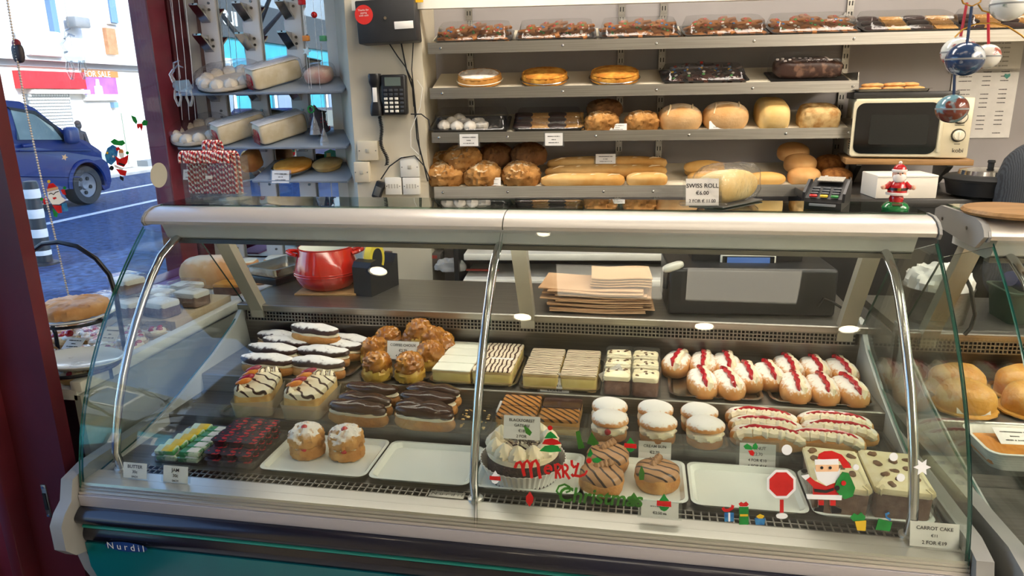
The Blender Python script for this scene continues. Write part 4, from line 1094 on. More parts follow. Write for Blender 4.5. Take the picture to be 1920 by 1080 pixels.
def cling(name, lab, pieces, conv=lambda x, y: (x, y), pj=PROJ_G, cat='sticker', group=None):
    """pieces: (part name, polygon in photo pixels, material); each a thin gel shape on the glass"""
    us = [conv(*q) for _, p, _, in pieces for q in p]
    c = pj(sum(u for u, v in us) / len(us), sum(v for u, v in us) / len(us), 0)
    t = T(name, lab, cat, c, group=group)
    for k, (pn, poly, m) in enumerate(pieces):
        uv = [conv(*q) for q in poly]
        o = .0004 * (k + 1)
        MB().loft([[pj(u, v, 0) for u, v in uv], [pj(u, v, .0012 + o) for u, v in uv]]).build(pn, m, t, False, True)
    return t
def cling_text(name, lab, body, m, u, v, hpx, wpx, slant=0, rot=0, pj=PROJ_G, bold=.02):
    vs, fs = text_geo(body, 1.0, 'LEFT', bold)
    x1 = max(q[0] for q in vs); x0 = min(q[0] for q in vs)
    def mp(q, off):
        a = (q[0] - x0) / (x1 - x0) * wpx + q[1] * slant * hpx; b_ = -q[1] * hpx / .72
        c, s = math.cos(RAD(rot)), math.sin(RAD(rot))
        return pj(u + a * c - b_ * s, v + a * s + b_ * c, off)
    t = T(name, lab, 'sticker', mp((x0 + .5, .3, 0), 0))
    b = MB(); b.add([mp(q, .0006) for q in vs], fs); b.add([mp(q, .0018) for q in vs], fs)
    b.build('lettering', m, t, False, True)
    return t
Z7 = lambda x, y: (880 + x / 3.857, 720 + y / 3.857)
Z8 = lambda x, y: (1240 + x / 3.857, 720 + y / 3.857)
Z9 = lambda x, y: (1480 + x / 3.375, 760 + y / 3.375)
cling_text('christmas_cling', 'green gel lettering reading Christmas at the foot of the glass', 'Christmas', G_ggreen, 1046, 938, 28, 158, .15, 4, bold=.02)
def stroke(pts, w): 
    L = []; Rr = []
    for i, (x, y) in enumerate(pts):
        x0, y0 = pts[max(0, i - 1)]; x1, y1 = pts[min(len(pts) - 1, i + 1)]
        d = math.hypot(x1 - x0, y1 - y0) or 1; nx, ny = -(y1 - y0) / d, (x1 - x0) / d
        L.append((x + nx * w / 2, y + ny * w / 2)); Rr.append((x - nx * w / 2, y - ny * w / 2))
    return L + Rr[::-1]
arc = lambda cx, cy, rx, ry, a0, a1, n=9: [(cx + rx * math.cos(RAD(a0 + (a1 - a0) * i / (n - 1))), cy + ry * math.sin(RAD(a0 + (a1 - a0) * i / (n - 1)))) for i in range(n)]
my = [stroke([(332, 605), (345, 572), (368, 562), (385, 585), (392, 625), (402, 662)], 22), stroke([(392, 615), (400, 570), (420, 552), (440, 575), (446, 620), (455, 678)], 20), stroke([(446, 610), (458, 565), (482, 550), (500, 580), (505, 630), (516, 680)], 22), stroke(arc(572, 615, 24, 28, 20, -300, 14), 16), stroke([(550, 612), (590, 608)], 12), stroke([(622, 575), (630, 640), (628, 680)], 17), stroke(arc(636, 600, 24, 24, -100, 90), 15), stroke([(636, 622), (652, 650), (662, 678)], 15), stroke([(672, 582), (682, 640), (680, 672)], 17), stroke(arc(690, 604, 24, 24, -100, 90), 15), stroke([(694, 628), (712, 658), (728, 682)], 16), stroke([(742, 548), (744, 580), (758, 598), (776, 590)], 17), stroke([(790, 568), (778, 610), (768, 650), (752, 660), (742, 646)], 17), stroke([(760, 655), (800, 662), (838, 648), (852, 622)], 15)]
cling('merry_cling', 'red gel lettering reading Merry on the counter glass', [('letter_stroke', q, M_gred) for q in my], Z7)
cling('curl_cling', 'pale green gel curl above the Christmas lettering', [('curl', stroke([(655, 800), (632, 770), (650, 735), (690, 722), (725, 740), (728, 770), (700, 780)], 14), G_ggreen)], Z7)
sa = [('hat', [(1125, 540), (1135, 505), (1175, 485), (1230, 482), (1300, 510), (1340, 555), (1372, 605), (1312, 606), (1285, 555)], M_gred), ('hat_brim', [(1105, 545), (1275, 540), (1278, 580), (1108, 585)], M_gwhite), ('face', rect(1112, 582, 1278, 640), M_gskin), ('beard', [(1098, 600), (1115, 632), (1270, 630), (1288, 605), (1282, 670), (1240, 712), (1190, 732), (1125, 690)], M_gwhite), ('pompom', circ(1402, 600, 22), M_gwhite), ('eye', circ(1155, 603, 11, 10), M_gblack), ('eye', circ(1215, 603, 11, 10), M_gblack), ('coat', [(1095, 692), (1190, 736), (1250, 712), (1275, 795), (1090, 795)], M_gred), ('sleeve', [(1035, 682), (1066, 664), (1125, 715), (1115, 765)], M_gred), ('cuff', [(1005, 660), (1060, 650), (1066, 668), (1036, 690)], M_gwhite), ('mitten', circ(1027, 625, 22, 10, 16), M_gblack), ('sack', [(1245, 735), (1262, 690), (1305, 632), (1345, 640), (1365, 680), (1393, 745), (1375, 805), (1315, 826), (1262, 775)], M_ggreen), ('belt', [(1098, 750), (1180, 762), (1235, 745), (1240, 762), (1185, 780), (1100, 772)], M_gblack), ('mitten', circ(1263, 745, 18, 10), M_gblack), ('sack_dot', circ(1308, 710, 18, 10), M_gred), ('coat_hem', [(1042, 792), (1296, 797), (1292, 830), (1048, 822)], M_gwhite), ('leg', rect(1128, 832, 1165, 865), M_gred), ('leg', rect(1212, 832, 1250, 868), M_gred), ('boot', [(1128, 866), (1165, 868), (1160, 915), (1095, 905), (1098, 885), (1125, 882)], M_gblack), ('boot', [(1214, 872), (1250, 876), (1292, 892), (1288, 918), (1222, 922)], M_gblack)]
cling('santa_cling', 'santa claus gel cling with green sack on the counter glass', sa, Z8)
oc = lambda r: [(865 + r * math.cos(RAD(22.5 + 45 * i)), 720 + r * .98 * math.sin(RAD(22.5 + 45 * i))) for i in range(8)]
cling('sign_cling', 'red octagonal sign gel cling on red pole', [('rim', oc(112), M_gwhite), ('face', oc(93), M_gred), ('pole', rect(854, 832, 881, 925), M_gred), ('snow_foot', circ(868, 948, 42, 16, 20), M_gwhite)], Z8)
def bauble(name, lab, x, y, s, conv, top=M_ggreen, band=M_gred):
    cling(name, lab, [('top', [(x - 38 * s, y - 18 * s), (x - 20 * s, y - 42 * s), (x, y - 72 * s), (x + 18 * s, y - 42 * s), (x + 38 * s, y - 18 * s)], top), ('band', [(x - 52 * s, y - 22 * s), (x + 50 * s, y - 14 * s), (x + 52 * s, y + 24 * s), (x - 54 * s, y + 14 * s)], band), ('bottom', [(x - 38 * s, y + 20 * s), (x + 38 * s, y + 26 * s), (x + 18 * s, y + 48 * s), (x, y + 54 * s), (x - 24 * s, y + 44 * s)], top)], conv)
bauble('bauble_cling', 'green bauble cling with red band beside the cream bun card', 1166, 445, .85, Z7)
bauble('bauble_cling', 'green bauble cling with red band on the 2.50 price card', 1408, 860, 1.0, Z7)
bauble('bauble_cling', 'small faded bauble cling with red band left of the gateau paper', 190, 677, .75, Z7, M_gwhite, M_gred)
cling('elf_hat_cling', 'green and red elf hat cling in front of the gateau cream', [('pompom', circ(586, 318, 18, 12), M_gred), ('tip', [(545, 392), (568, 355), (590, 342), (615, 362), (642, 392)], M_ggreen), ('band', [(528, 432), (548, 400), (600, 392), (640, 405), (668, 432), (600, 442)], M_gred), ('base', [(508, 482), (548, 446), (600, 438), (642, 446), (668, 485), (590, 492)], M_ggreen)], Z7)
cling('leaf_cling', 'pale green gel leaf on the gateau price card', [('leaf', [(395, 300), (430, 320), (455, 350), (440, 375), (410, 355)], G_ggreen)], Z7)
cling('ornament_cling', 'dark red pointed ornament cling below the gateau', [('drop', [(440, 772), (466, 815), (462, 850), (438, 882), (412, 845), (412, 808)], M_gred)], Z7)
cling('holly_cling', 'small holly cling with red berry near the coffee rings', [('leaf', [(888, 540), (925, 528), (962, 548), (930, 570), (895, 562)], M_ggreen), ('berry', circ(866, 553, 19, 12), M_gred)], Z7)
cling('gel_tree', 'pale green tree cling left of the coffee rings', [('tree', [(850, 430), (885, 345), (915, 395), (940, 430), (900, 445)], G_ggreen), ('leaf', [(855, 520), (875, 460), (895, 500), (880, 525)], M_ggreen)], Z7)
cling('gel_sprig', 'pale green sprig cling behind the gateau', [('sprig', [(770, 345), (800, 335), (812, 400), (838, 460), (790, 470), (780, 410)], G_ggreen)], Z7)
cling('gel_tree', 'small green tree cling on the right coffee ring', [('tree', [(1225, 640), (1245, 585), (1268, 640), (1262, 690), (1230, 690)], G_ggreen)], Z7)
cling('gel_tree', 'pale green tree cling at the end of the Christmas lettering', [('tree', [(1150, 830), (1190, 780), (1228, 835), (1215, 865), (1160, 860)], G_ggreen)], Z7)
cling('stocking_cling', 'red curved stocking cling above the grille', [('hook', stroke([(442, 890), (455, 908), (485, 908), (510, 892), (516, 872)], 22), M_gred)], Z8)
cling('gift_cling', 'green gift box cling with red bow', [('bow', [(556, 862), (575, 848), (592, 858), (612, 846), (630, 864), (618, 880), (566, 880)], M_gred), ('box', rect(560, 884, 628, 1010), M_ggreen), ('ribbon', rect(566, 935, 624, 950), M_gyel)], Z8)
cling('gift_cling', 'small blue gift box cling left of the green one', [('box', rect(455, 925, 522, 988), M_gblue), ('ribbon', rect(482, 925, 496, 988), M_gwhite)], Z8)
cling('gift_cling', 'blue gift cling with yellow bow right of the green one', [('box', [(672, 965), (750, 968), (742, 1012), (680, 1012)], M_gblue), ('bow', [(685, 950), (710, 935), (742, 948), (730, 966), (700, 966)], M_gyel)], Z8)
cling('gift_cling', 'yellow gift cling with green leaf bow under the carrot cake', [('bow', [(380, 705), (405, 678), (430, 690), (450, 672), (478, 700), (470, 722), (400, 728)], M_ggreen), ('box', [(410, 728), (482, 724), (478, 788), (425, 785)], M_gyel)], Z9)
cling('gift_cling', 'green gift cling with blue curl near the carrot cake card', [('box', [(560, 712), (646, 735), (630, 792), (540, 780)], M_ggreen), ('ribbon', stroke([(636, 720), (610, 705), (606, 685), (628, 676)], 12), M_gblue)], Z9)
for x, y, r, cv_, d in ((655, 325, 27, Z9, 'left on the right carrot cake'), (700, 455, 26, Z9, 'low on the right carrot cake'), (905, 475, 38, Z8, 'beside the doughnut card')):
    cling('snow_dot_cling', 'round white snow dot cling, %s' % d, [('dot', circ(x, y, r), M_gwhite)], cv_)
cling('snowflake_cling', 'white six-pointed snowflake cling on the right carrot cake', [('flake', star(835, 390, 56), M_gwhite)], Z9)
cling('holly_cling', 'holly cling with red berries on the doughnut price card', [('leaf', [(592, 448), (618, 430), (650, 450), (655, 475), (605, 470)], M_ggreen), ('leaf', [(655, 470), (660, 440), (680, 425), (696, 450), (688, 472)], M_ggreen), ('berries', [(625, 482), (655, 476), (672, 495), (662, 520), (640, 512)], M_gred)], Z8)
# window clings
ZA = lambda x, y: (x / 4.5, 180 + y / 4.5)
cling('santa_head_cling', 'santa face window cling with glasses and raised mittens, low in the window', [('hat', [(398, 780), (410, 740), (450, 735), (480, 765), (485, 785)], M_gred), ('pompom', circ(412, 722, 14), M_gyel), ('brim', [(392, 785), (488, 765), (492, 785), (400, 808)], mat('gel_tan', '#caa27a', .4)), ('face', [(398, 812), (495, 788), (520, 850), (560, 880), (500, 915), (440, 915), (405, 860)], M_gwhite), ('glasses', stroke([(412, 830), (430, 820), (452, 832), (470, 812), (496, 805)], 8), M_gblack), ('mouth', [(442, 858), (470, 852), (480, 862), (455, 875)], M_gred), ('arm', [(360, 870), (395, 850), (410, 910), (370, 915)], M_gred), ('arm', [(512, 792), (545, 785), (560, 835), (530, 830)], M_gred), ('mitten', circ(545, 775, 14), M_ggreen), ('mitten', circ(352, 870, 14), M_ggreen), ('coat', [(440, 920), (515, 925), (525, 985), (490, 990)], M_gred), ('leg', [(440, 945), (490, 990), (480, 1025), (455, 1015)], M_ggreen), ('leg', [(520, 910), (560, 900), (578, 970), (530, 975)], M_gblue)], ZA, PROJ_W)
cling('santa_sack_cling', 'santa carrying a large blue sack, window cling', [('sack', [(885, 500), (905, 440), (950, 410), (1000, 440), (985, 540), (940, 585), (900, 560)], M_gblue), ('holly_top', [(930, 385), (965, 360), (1000, 378), (1040, 372), (1058, 400), (1030, 420), (960, 412)], M_ggreen), ('hat', [(975, 440), (1000, 428), (1018, 450), (985, 465)], M_gred), ('face', circ(1022, 470, 22), mat('gel_orange', '#c9824a', .4)), ('beard', [(1000, 480), (1050, 482), (1045, 520), (1028, 532), (1008, 515)], M_gwhite), ('coat', [(972, 505), (1010, 530), (1050, 515), (1085, 495), (1075, 560), (1045, 600), (985, 580)], M_gred), ('belt', [(1000, 560), (1055, 578), (1050, 592), (998, 575)], M_gblack), ('coat_hem', [(960, 575), (1040, 610), (1035, 630), (965, 600)], M_gwhite), ('trousers', [(975, 612), (1070, 632), (1060, 675), (1015, 665)], M_gred), ('mitten', circ(1075, 480, 14), M_ggreen), ('boot', [(1010, 670), (1045, 690), (1040, 720), (1012, 700)], M_gblack), ('boot', circ(942, 608, 20), M_gblack), ('sack_star', star(905, 480, 16, .4, 5), M_gyel), ('sack_star', star(955, 510, 14, .4, 5), M_gwhite)], ZA, PROJ_W)
cling('holly_window_cling', 'green holly leaves with red bow, window cling near the frame', [('leaf', [(1105, 162), (1145, 178), (1160, 215), (1150, 240), (1122, 212)], M_ggreen), ('leaf', [(1195, 225), (1215, 200), (1248, 212), (1240, 250), (1205, 250)], M_ggreen), ('bow', [(1155, 235), (1200, 232), (1205, 258), (1195, 298), (1180, 262), (1165, 280), (1155, 258)], M_gred)], ZA, PROJ_W)
cling('star_cling', 'small cream snowflake cling over the blue van door', [('flake', star(545, 517, 30, .45, 5), mat('gel_cream', '#e6d3b8', .4))], ZA, PROJ_W)
cling('oval_sticker', 'pale oval sticker on the window beside the red frame', [('disc', circ(1340, 668, 72, 28, 106), mat('oval_paper', '#cfcab4', .6))], ZA, PROJ_W)
# ------------------------------------------------------------------ hanging things in the window
def hang_reindeer(lab, u0, v0, y, tiny=1.0):
    p = PX(u0, v0, -2.02) if y is None else PY(u0, v0, y)
    t = T('reindeer_ornament', lab, 'ornament', p); s = mpp(p) * tiny
    b = MB()
    body = [(-18, -8), (14, -10), (20, 4), (16, 14), (-14, 10), (-20, 2)]
    b.prism([(x * s, -y_ * s) for x, y_ in body], -.003, .003, M=Tr(rx=90)); b.build('body', G_clear, t, False)
    for x, l in ((-16, -1), (-9, 1), (8, -1), (15, 1)):
        MB().tube([(x * s, 0, -8 * s), ((x + 3 * l) * s, 0, -22 * s), ((x - 3 * l) * s, 0, -38 * s)], 2.2 * s, 6).build('leg', G_clear, t)
    MB().tube([(-16 * s, 0, 6 * s), (-22 * s, 0, 20 * s), (-14 * s, 0, 28 * s)], [4 * s, 3 * s, 3 * s], 6).build('neck', G_clear, t)
    MB().tube([(-14 * s, 0, 28 * s), (-4 * s, 0, 36 * s), (6 * s, 0, 32 * s)], 1.5 * s, 5).build('antler', G_clear, t)
    MB().tube([(-14 * s, 0, 28 * s), (-12 * s, 0, 40 * s), (0, 0, 44 * s)], 1.5 * s, 5).build('antler', G_clear, t)
    zt = 2.38 - p.z
    MB().cyl((-2 * s, 0, 12 * s), (-2 * s, 0, zt), .0008, n=5).build('thread', M_gwhite, t)
hang_reindeer('clear plastic reindeer hanging before the white building', 140, 105, None, 1.1)
hang_reindeer('clear plastic reindeer hanging in front of the red frame', 342, 160, 2.9, 1.0)
b = MB(); pts = [PX(u, v, -1.98) for u, v in ((12, -10), (30, 100), (48, 200), (78, 340), (100, 430), (125, 540), (140, 600), (152, 670), (150, 708), (120, 724))]
for i in range(len(pts) - 1):
    n = max(2, int((pts[i + 1] - pts[i]).length / .0085))
    for k in range(n):
        q = pts[i].lerp(pts[i + 1], k / n)
        b.blob(.0042, .0042, .0042, nu=6, nv=4, M=Tr(*q))
ch = T('bead_chain', 'silver bead chain of the blind hanging down the window', 'chain', pts[-1])
b.build('beads', mat('bead_nickel', '#b9a99a', .35, .6), ch, True, True)['kind'] = 'stuff'
MB().tube([q for q in pts], .0012, 5).build('cord', M_gwhite, ch, True, True)
p = PX(34, 100, -1.98); t = T('window_ornament', 'small dark red nutcracker-like ornament hanging on the bead chain', 'ornament', p)
MB().blob(.02, .012, .03, .7, .8, nu=14, nv=10).build('body', mat('orn_dark', '#3a3236', .5), t)
MB().blob(.015, .01, .014, nu=12, nv=8, M=Tr(0, 0, .03)).build('head', mat('orn_red', '#8a2a30', .5), t)
for u, v, hh in ((322, 60, 40), (332, 250, 60)):
    pass
for i, u in enumerate((320, 333, 345)):
    a = PY(u, -20, 3.02); z = PY(u + 22, 225, 3.02)
    o = MB().tube([a, a.lerp(z, .5) + Vector((.004, 0, 0)), z], .0014, 5).build('light_wire', M_gwhite)
    tagp(o, 'white fairy light wire hanging down the red frame, %s from left' % ORD[i], 'wire', 'fairy light wires')

# ------------------------------------------------------------------ mirrored alcove rack
rk = T('alcove_rack', 'white slotted rack with silver brackets before mirror panels in the alcove', 'rack', (-1.72, 3.2, 0))
YR = 3.2
def ux(u, v, y=YR): return PY(u, v, y).x
xs = [ux(u, 107, YR - .02) for u in (396, 474, 552)]
edges = [-2.07] + xs + [-1.41]
for a, c in zip(edges[:-1], edges[1:]):
    MB().box(((a + c) / 2, 3.211, 1.55), (c - a - .002, .005, 1.7)).build('mirror_panel', M_mirror, rk, False, True)
for x in xs:
    up = MB().rbox((x, 3.2, 1.55), (.085, .016, 1.7), .003).build('upright', mat('rack_white', '#f0f0f0', .4), rk, True, True)
    for k in range(9):
        z = .86 + k * .16
        for dz in (0, .028):
            MB().cyl((x + .012, 3.192, z + dz), (x + .012, 3.187, z + dz), .006, n=10).build('bolt', M_steeld, up, True, True)
def bracket(x, z):
    b = MB()
    b.extx([(3.19, z), (3.19, z - .075), (3.16, z - .05), (3.10, z - .006), (3.10, z)], x - .004, x + .004)
    b.extx([(3.19, z - .06), (3.19, z - .075), (3.10, z - .008), (3.10, z)], x - .022, x + .022)
    b.build('bracket', M_chrome, rk, False, True)
for x in xs:
    bracket(x - .01, PY(455, 5, 3.15).z); bracket(x - .01, PY(455, 62, 3.15).z)
def alc_shelf(u0, u1, v, lab):
    a = PY(u0, v, 2.95); c = PY(u1, v, 2.95); z = (a.z + c.z) / 2
    MB().rbox((0, .118, -.008), (c.x - a.x, .236, .012), .004, M=Tr((a.x + c.x) / 2, 2.955, z, rx=18)).build('shelf', mat('alcove_shelf_grey', '#9aa4ae', .25, c2='#8f99a4', sc=5), rk, True, True)
    return z
Z1 = alc_shelf(325, 640, 172, ''); Z2 = alc_shelf(330, 648, 275, ''); Z3 = alc_shelf(470, 650, 338, '')
for x in xs:
    for z in (Z1 + .035, Z2 + .035, Z3 + .035): bracket(x - .01, z)
def lean(o, zz, y=3.06):
    o.rotation_euler = (Matrix.Rotation(RAD(18), 3, 'X') @ Matrix.Rotation(o.rotation_euler[2], 3, 'Z')).to_euler()
    o.location = (o.location.x, y, zz + (y - 2.955) * math.tan(RAD(18)) + .001)
# goods on the rack
M_mer = mat('meringue', '#ead9c0', .6, c2='#f4ead8', sc=14, bump=.3, bsc=30)
def pavlova(lab, u, z, w):
    p = PY(u, 200, 3.06); t = T('pavlova', lab, 'meringue', (p.x, 3.06, z)); lean(t, z, 3.075)
    b = MB()
    MB().lathe([(w * .95, 0), (w, .008), (w, .02), (w * .4, .026), (0, .027)], 36).build('base', M_mer, t)
    for k in range(12):
        r_ = MB(); r_.lathe([(w * .17, 0), (w * .22, .008), (w * .21, .02), (w * .14, .032), (0, .04)], 20, M=Tr(w * .8 * math.cos(k * math.pi / 6), w * .8 * math.sin(k * math.pi / 6), .014), wob=lambda a, z: 1 + .08 * math.sin(a * 7 + z * 90)); r_.build('piped_rosette', M_mer, t)
    MB().blob(w * 1.06, w * 1.06, .05, .6, 1, .006, 30, 3, -.7, 30, 10, M=Tr(0, 0, .036)).build('wrapper', G_wrap, t)
    MB().lathe([(w * 1.02, -.0), (w * 1.02, .003), (0, .003)], 30).build('black_board', M_black, t)
pavlova('cellophane-wrapped meringue nest on the upper alcove shelf', 436, Z1, .145)
pavlova('cellophane-wrapped meringue nest at the left of the lower alcove shelf', 366, Z2, .135)
def roll_box(lab, u, z, rz, y=3.06):
    p = PY(u, 200, y); t = T('wrapped_swiss_roll', lab, 'cake', (p.x, y, z), rz); lean(t, z, y)
    MB().blob(.045, .115, .045, .3, .2, .002, 30, 3, None, 24, 12, M=Tr(0, 0, .046)).build('cake', mat('roll_cream_side', '#e6dac0', .6, c2='#d9c9a4', sc=20, bump=.3), t)
    MB().blob(.030, .004, .025, .6, 1, nu=14, nv=8, M=Tr(0, -.115, .045)).build('jam_end', M_jam, t)
    MB().rbox((0, .0, .0925), (.088, .225, .002), .0008).build('paper_top', M_paper, t)
    MB().rbox((0, -.121, .024), (.06, .001, .035), .0004).build('ingredient_label', G_gred, t)
    MB().blob(.05, .124, .052, .3, .2, .003, 40, 5, None, 26, 14, M=Tr(0, 0, .05)).build('wrapper', G_wrap, t)
roll_box('wrapped cream swiss roll on the upper alcove shelf', 522, Z1, -38)
roll_box('wrapped cream swiss roll on the lower alcove shelf, middle', 446, Z2, -36)
roll_box('wrapped cream swiss roll on the lower alcove shelf, right', 524, Z2, -38)
p = PY(600, 140, 3.07); t = T('wrapped_sponge', 'small wrapped pink sponge cake at the right of upper alcove shelf', 'cake', (p.x, 3.07, Z1)); lean(t, Z1, 3.07)
MB().blob(.06, .05, .035, .6, .6, .003, 30, 2, -.8, 22, 10, M=Tr(0, 0, .03)).build('cake', mat('pink_sponge', '#e0c3ac', .6, c2='#d8a08e', sc=22), t)
MB().blob(.068, .058, .042, .5, .5, .005, 40, 4, -.8, 24, 12, M=Tr(0, 0, .036)).build('wrapper', G_wrap, t)
p = PY(548, 330, 3.04); t = T('lemon_pie', 'flat golden pie in foil behind its price card, lowest alcove shelf', 'pie', (p.x, 3.07, Z3)); lean(t, Z3, 3.06)
MB().lathe([(.075, 0), (.095, .02), (.098, .02), (.09, .012), (0, .01)], 30).build('foil_case', M_foil, t)
MB().blob(.088, .088, .015, .6, 1, .003, 30, 6, nu=28, nv=8, M=Tr(0, 0, .022)).build('crust', mat('pie_gold', '#d9a24a', .5, c2='#c4842e', sc=16, bump=.3), t)
p = PY(618, 325, 3.1); t = T('flat_pie', 'pale flat pie at the right end of lowest alcove shelf', 'pie', (p.x, 3.1, Z3 + .0)); lean(t, Z3, 3.09)
MB().lathe([(.06, 0), (.07, .02), (.06, .026), (0, .03)], 28).build('crust', mat('pie_pale', '#d8b87a', .6, c2='#c39a58', sc=14), t)
p = PY(478, 320, 3.08); t = T('brown_loaf', 'brown loaf behind the candy canes on lowest alcove shelf', 'bread', (p.x, 3.08, Z3)); lean(t, Z3, 3.07)
MB().blob(.04, .06, .05, .7, .7, .005, 28, 3, -.8, 20, 10, M=Tr(0, 0, .04)).build('crust', mat('loaf_brown', '#a8743c', .7, c2='#8a5628', sc=16, bump=.5), t)
tagpx('price card leaning at the front of lowest alcove shelf', 508, 320, 543, 343, 2.955, F3, holder=True)
tagpx('price card beside the red frame in the alcove', 342, 318, 368, 337, 2.95, F3)
# hanging decorations at the right of the alcove
for nm, lab, u, v, fn, m in (('red_ball', 'red ball ornament hanging high in the alcove', 589, 28, 'ball', M_gred), ('gift_ornament', 'orange parcel ornament hanging in the alcove', 574, 72, 'box', mat('orn_orange', '#d98a3a', .4)), ('gift_ornament', 'green parcel ornament hanging in the alcove', 606, 72, 'box', mat('orn_green', '#4f9a6a', .4)), ('star_ornament', 'silver star ornament hanging in the alcove', 575, 96, 'star', M_alu), ('wreath_ornament', 'small green wreath ornament hanging under the upper alcove shelf', 583, 205, 'ring', M_ggreen), ('crystal_ornament', 'clear crystal tree ornament hanging over lower alcove shelf', 590, 235, 'cone', G_clear), ('crystal_ornament', 'clear crystal cone ornament low at the right of alcove', 608, 258, 'cone', G_clear), ('red_lantern', 'red lantern ornament at the top of the alcove', 566, 4, 'box', M_gred)):
    p = PY(u, v, 2.99); t = T(nm, lab, 'ornament', p); b = MB()
    if fn == 'ball': b.blob(.013, .013, .013, nu=14, nv=10)
    elif fn == 'box': b.rbox((0, 0, 0), (.028, .02, .022), .003)
    elif fn == 'star': b.prism([(x * .02, y * .02) for x, y in star(0, 0, 1, .45, 5)], -.003, .003, M=Tr(rx=90))
    elif fn == 'ring': b.tube([(.014 * math.cos(a), 0, .014 * math.sin(a)) for a in [2 * math.pi * i / 20 for i in range(21)]], .004, 6)
    else: b.lathe([(.026, -.04), (.02, -.02), (.022, -.018), (.014, .005), (.015, .007), (.002, .04)], 8)
    b.build('body', m, t)
    MB().cyl((0, 0, .01), (0, 0, 2.55 - p.z), .0007, n=5).build('thread', M_gwhite, t)
p = PY(602, 262, 3.08); t = T('toy_tree', 'small dark decorated christmas tree on the lower alcove shelf', 'ornament', (p.x, 3.08, Z2)); lean(t, Z2, 3.08)
MB().lathe([(.012, 0), (.012, .02), (.05, .022), (.03, .055), (.04, .056), (.022, .09), (.03, .091), (.002, .14)], 14).build('tree', mat('tree_dark', '#2c2f38', .7, c2='#3d3142', sc=60), t)
b = MB(); rnd = random.Random(2)
for _ in range(26):
    f = rnd.random(); a = rnd.uniform(0, 6.3); r = .045 * (1 - f) + .004
    b.blob(.004, .004, .004, nu=7, nv=5, M=Tr(r * math.cos(a), r * math.sin(a), .025 + f * .11))
b.build('berries', mat('berry', '#8a2434', .4), t)['kind'] = 'stuff'
cling('gift_sack_cling', 'blue sack of gifts cling on the alcove mirror', [('gifts', [(608, 285), (618, 280), (630, 283), (634, 296), (608, 298)], M_ggreen), ('yellow_gift', rect(612, 287, 620, 300), M_gyel), ('sack', [(606, 300), (636, 298), (638, 314), (630, 322), (612, 322), (605, 312)], mat('gel_teal', '#1f8fa0', .3))], pj=lambda u, v, off: PY(u, v, 3.207 - off))

# ------------------------------------------------------------------ goods on the window platform
ZP = .815
ws = T('wire_cake_stand', 'black wire two-tier stand with arched handle in the window', 'stand', (-1.70, 1.80, ZP))
pa = PY(140, 590, 1.80); pb = PZ(152, 676, .865)
M_wire = mat('black_wire', '#16171c', .4)
MB().tube([PY(u, v, 1.80) for u, v in ((62, 470), (80, 457), (110, 454), (145, 462), (180, 485), (205, 515), (218, 555), (228, 620), (238, 680))], .007, 8).build('handle', M_wire, ws, True, True)
MB().tube([PY(u, v, 1.80) for u, v in ((96, 605), (104, 625), (108, 650), (110, 668))], .006, 8).build('side_wire', M_wire, ws, True, True)
for c, r in ((pa, .10), (Vector((pb.x, pb.y, .865)), .10)):
    MB().tube([(c.x + r * math.cos(a), c.y + r * math.sin(a), c.z - .012) for a in [2 * math.pi * i / 32 for i in range(33)]], .005, 6).build('ring', M_wire, ws, True, True)
    MB().cyl((c.x - r, c.y, c.z - .012), (c.x + r, c.y, c.z - .012), .004, n=6).build('cross_wire', M_wire, ws, True, True)
for dx in (-.09, .09): MB().cyl((pb.x + dx, pb.y, ZP), (pb.x + dx, pb.y, .86), .005, n=6).build('foot', M_wire, ws, True, True)
o = MB().lathe([(.03, 0), (.1, .004), (.115, .012), (.113, .015), (.095, .008), (0, .006)], 40).build('pie_plate', M_whitec); place(o, (pa.x, pa.y, pa.z - .008), 0); tagp(o, 'cream plate under the folded pie on the wire stand', 'plate')
t = T('folded_pie', 'golden folded pastry pie on the top tier of the wire stand', 'pie', (pa.x, pa.y, pa.z + .0))
MB().blob(.095, .095, .022, .6, 1, .010, 45, 3, -.7, 56, 20, M=Tr(0, 0, .02), rid=True).build('crust', mat('folded_crust', '#e2b98a', .6, c2='#c8935a', sc=14, bump=.4), t)
o = MB().loft([[(x * .12, y * .085, z) for x, y in circ(0, 0, r, 40)] for r, z in ((.6, 0), (.9, .004), (1.05, .016), (1.03, .018), (.88, .008), (.3, .005))]).build('oval_platter', M_whitec)
place(o, (pb.x - .0, pb.y, .858)); tagp(o, 'empty pale oval platter on the lower tier of wire stand', 'platter')
def zz5(x, y): return (80 + x / 4.5, 460 + y / 4.5)
M_cakew = mat('white_iced_slab', '#f1eee6', .5, c2='#e8e3d6', sc=20, bump=.3)
M_cakeb = mat('slab_sponge', '#6f564a', .85, c2='#8a6e5e', sc=50, bump=.6)
cbx = PZ(330, 610, ZP)
t = T('cake_crate', 'pale cardboard tray raising the iced slabs in the window', 'box', (-1.74, 2.22, ZP))
MB().rbox((0, 0, .02), (.40, .34, .04), .003).build('tray_box', mat('kraft_pale', '#cdb79a', .8, c2='#c2ab8c', sc=10), t)
def slab():
    t = T('iced_slab', None, None)
    MB().blob(.052, .04, .022, .2, .2, .001, 50, 2, None, 20, 8, M=Tr(0, 0, .022)).build('sponge', M_cakeb, t)
    MB().blob(.053, .041, .012, .35, .25, .001, 50, 4, None, 20, 8, M=Tr(0, 0, .044)).build('white_icing', M_cakew, t)
    MB().blob(.058, .046, .034, .25, .25, .003, 50, 6, None, 22, 10, M=Tr(0, 0, .034)).build('wrapper', G_wrap, t)
    return t
SL = Maker(slab())
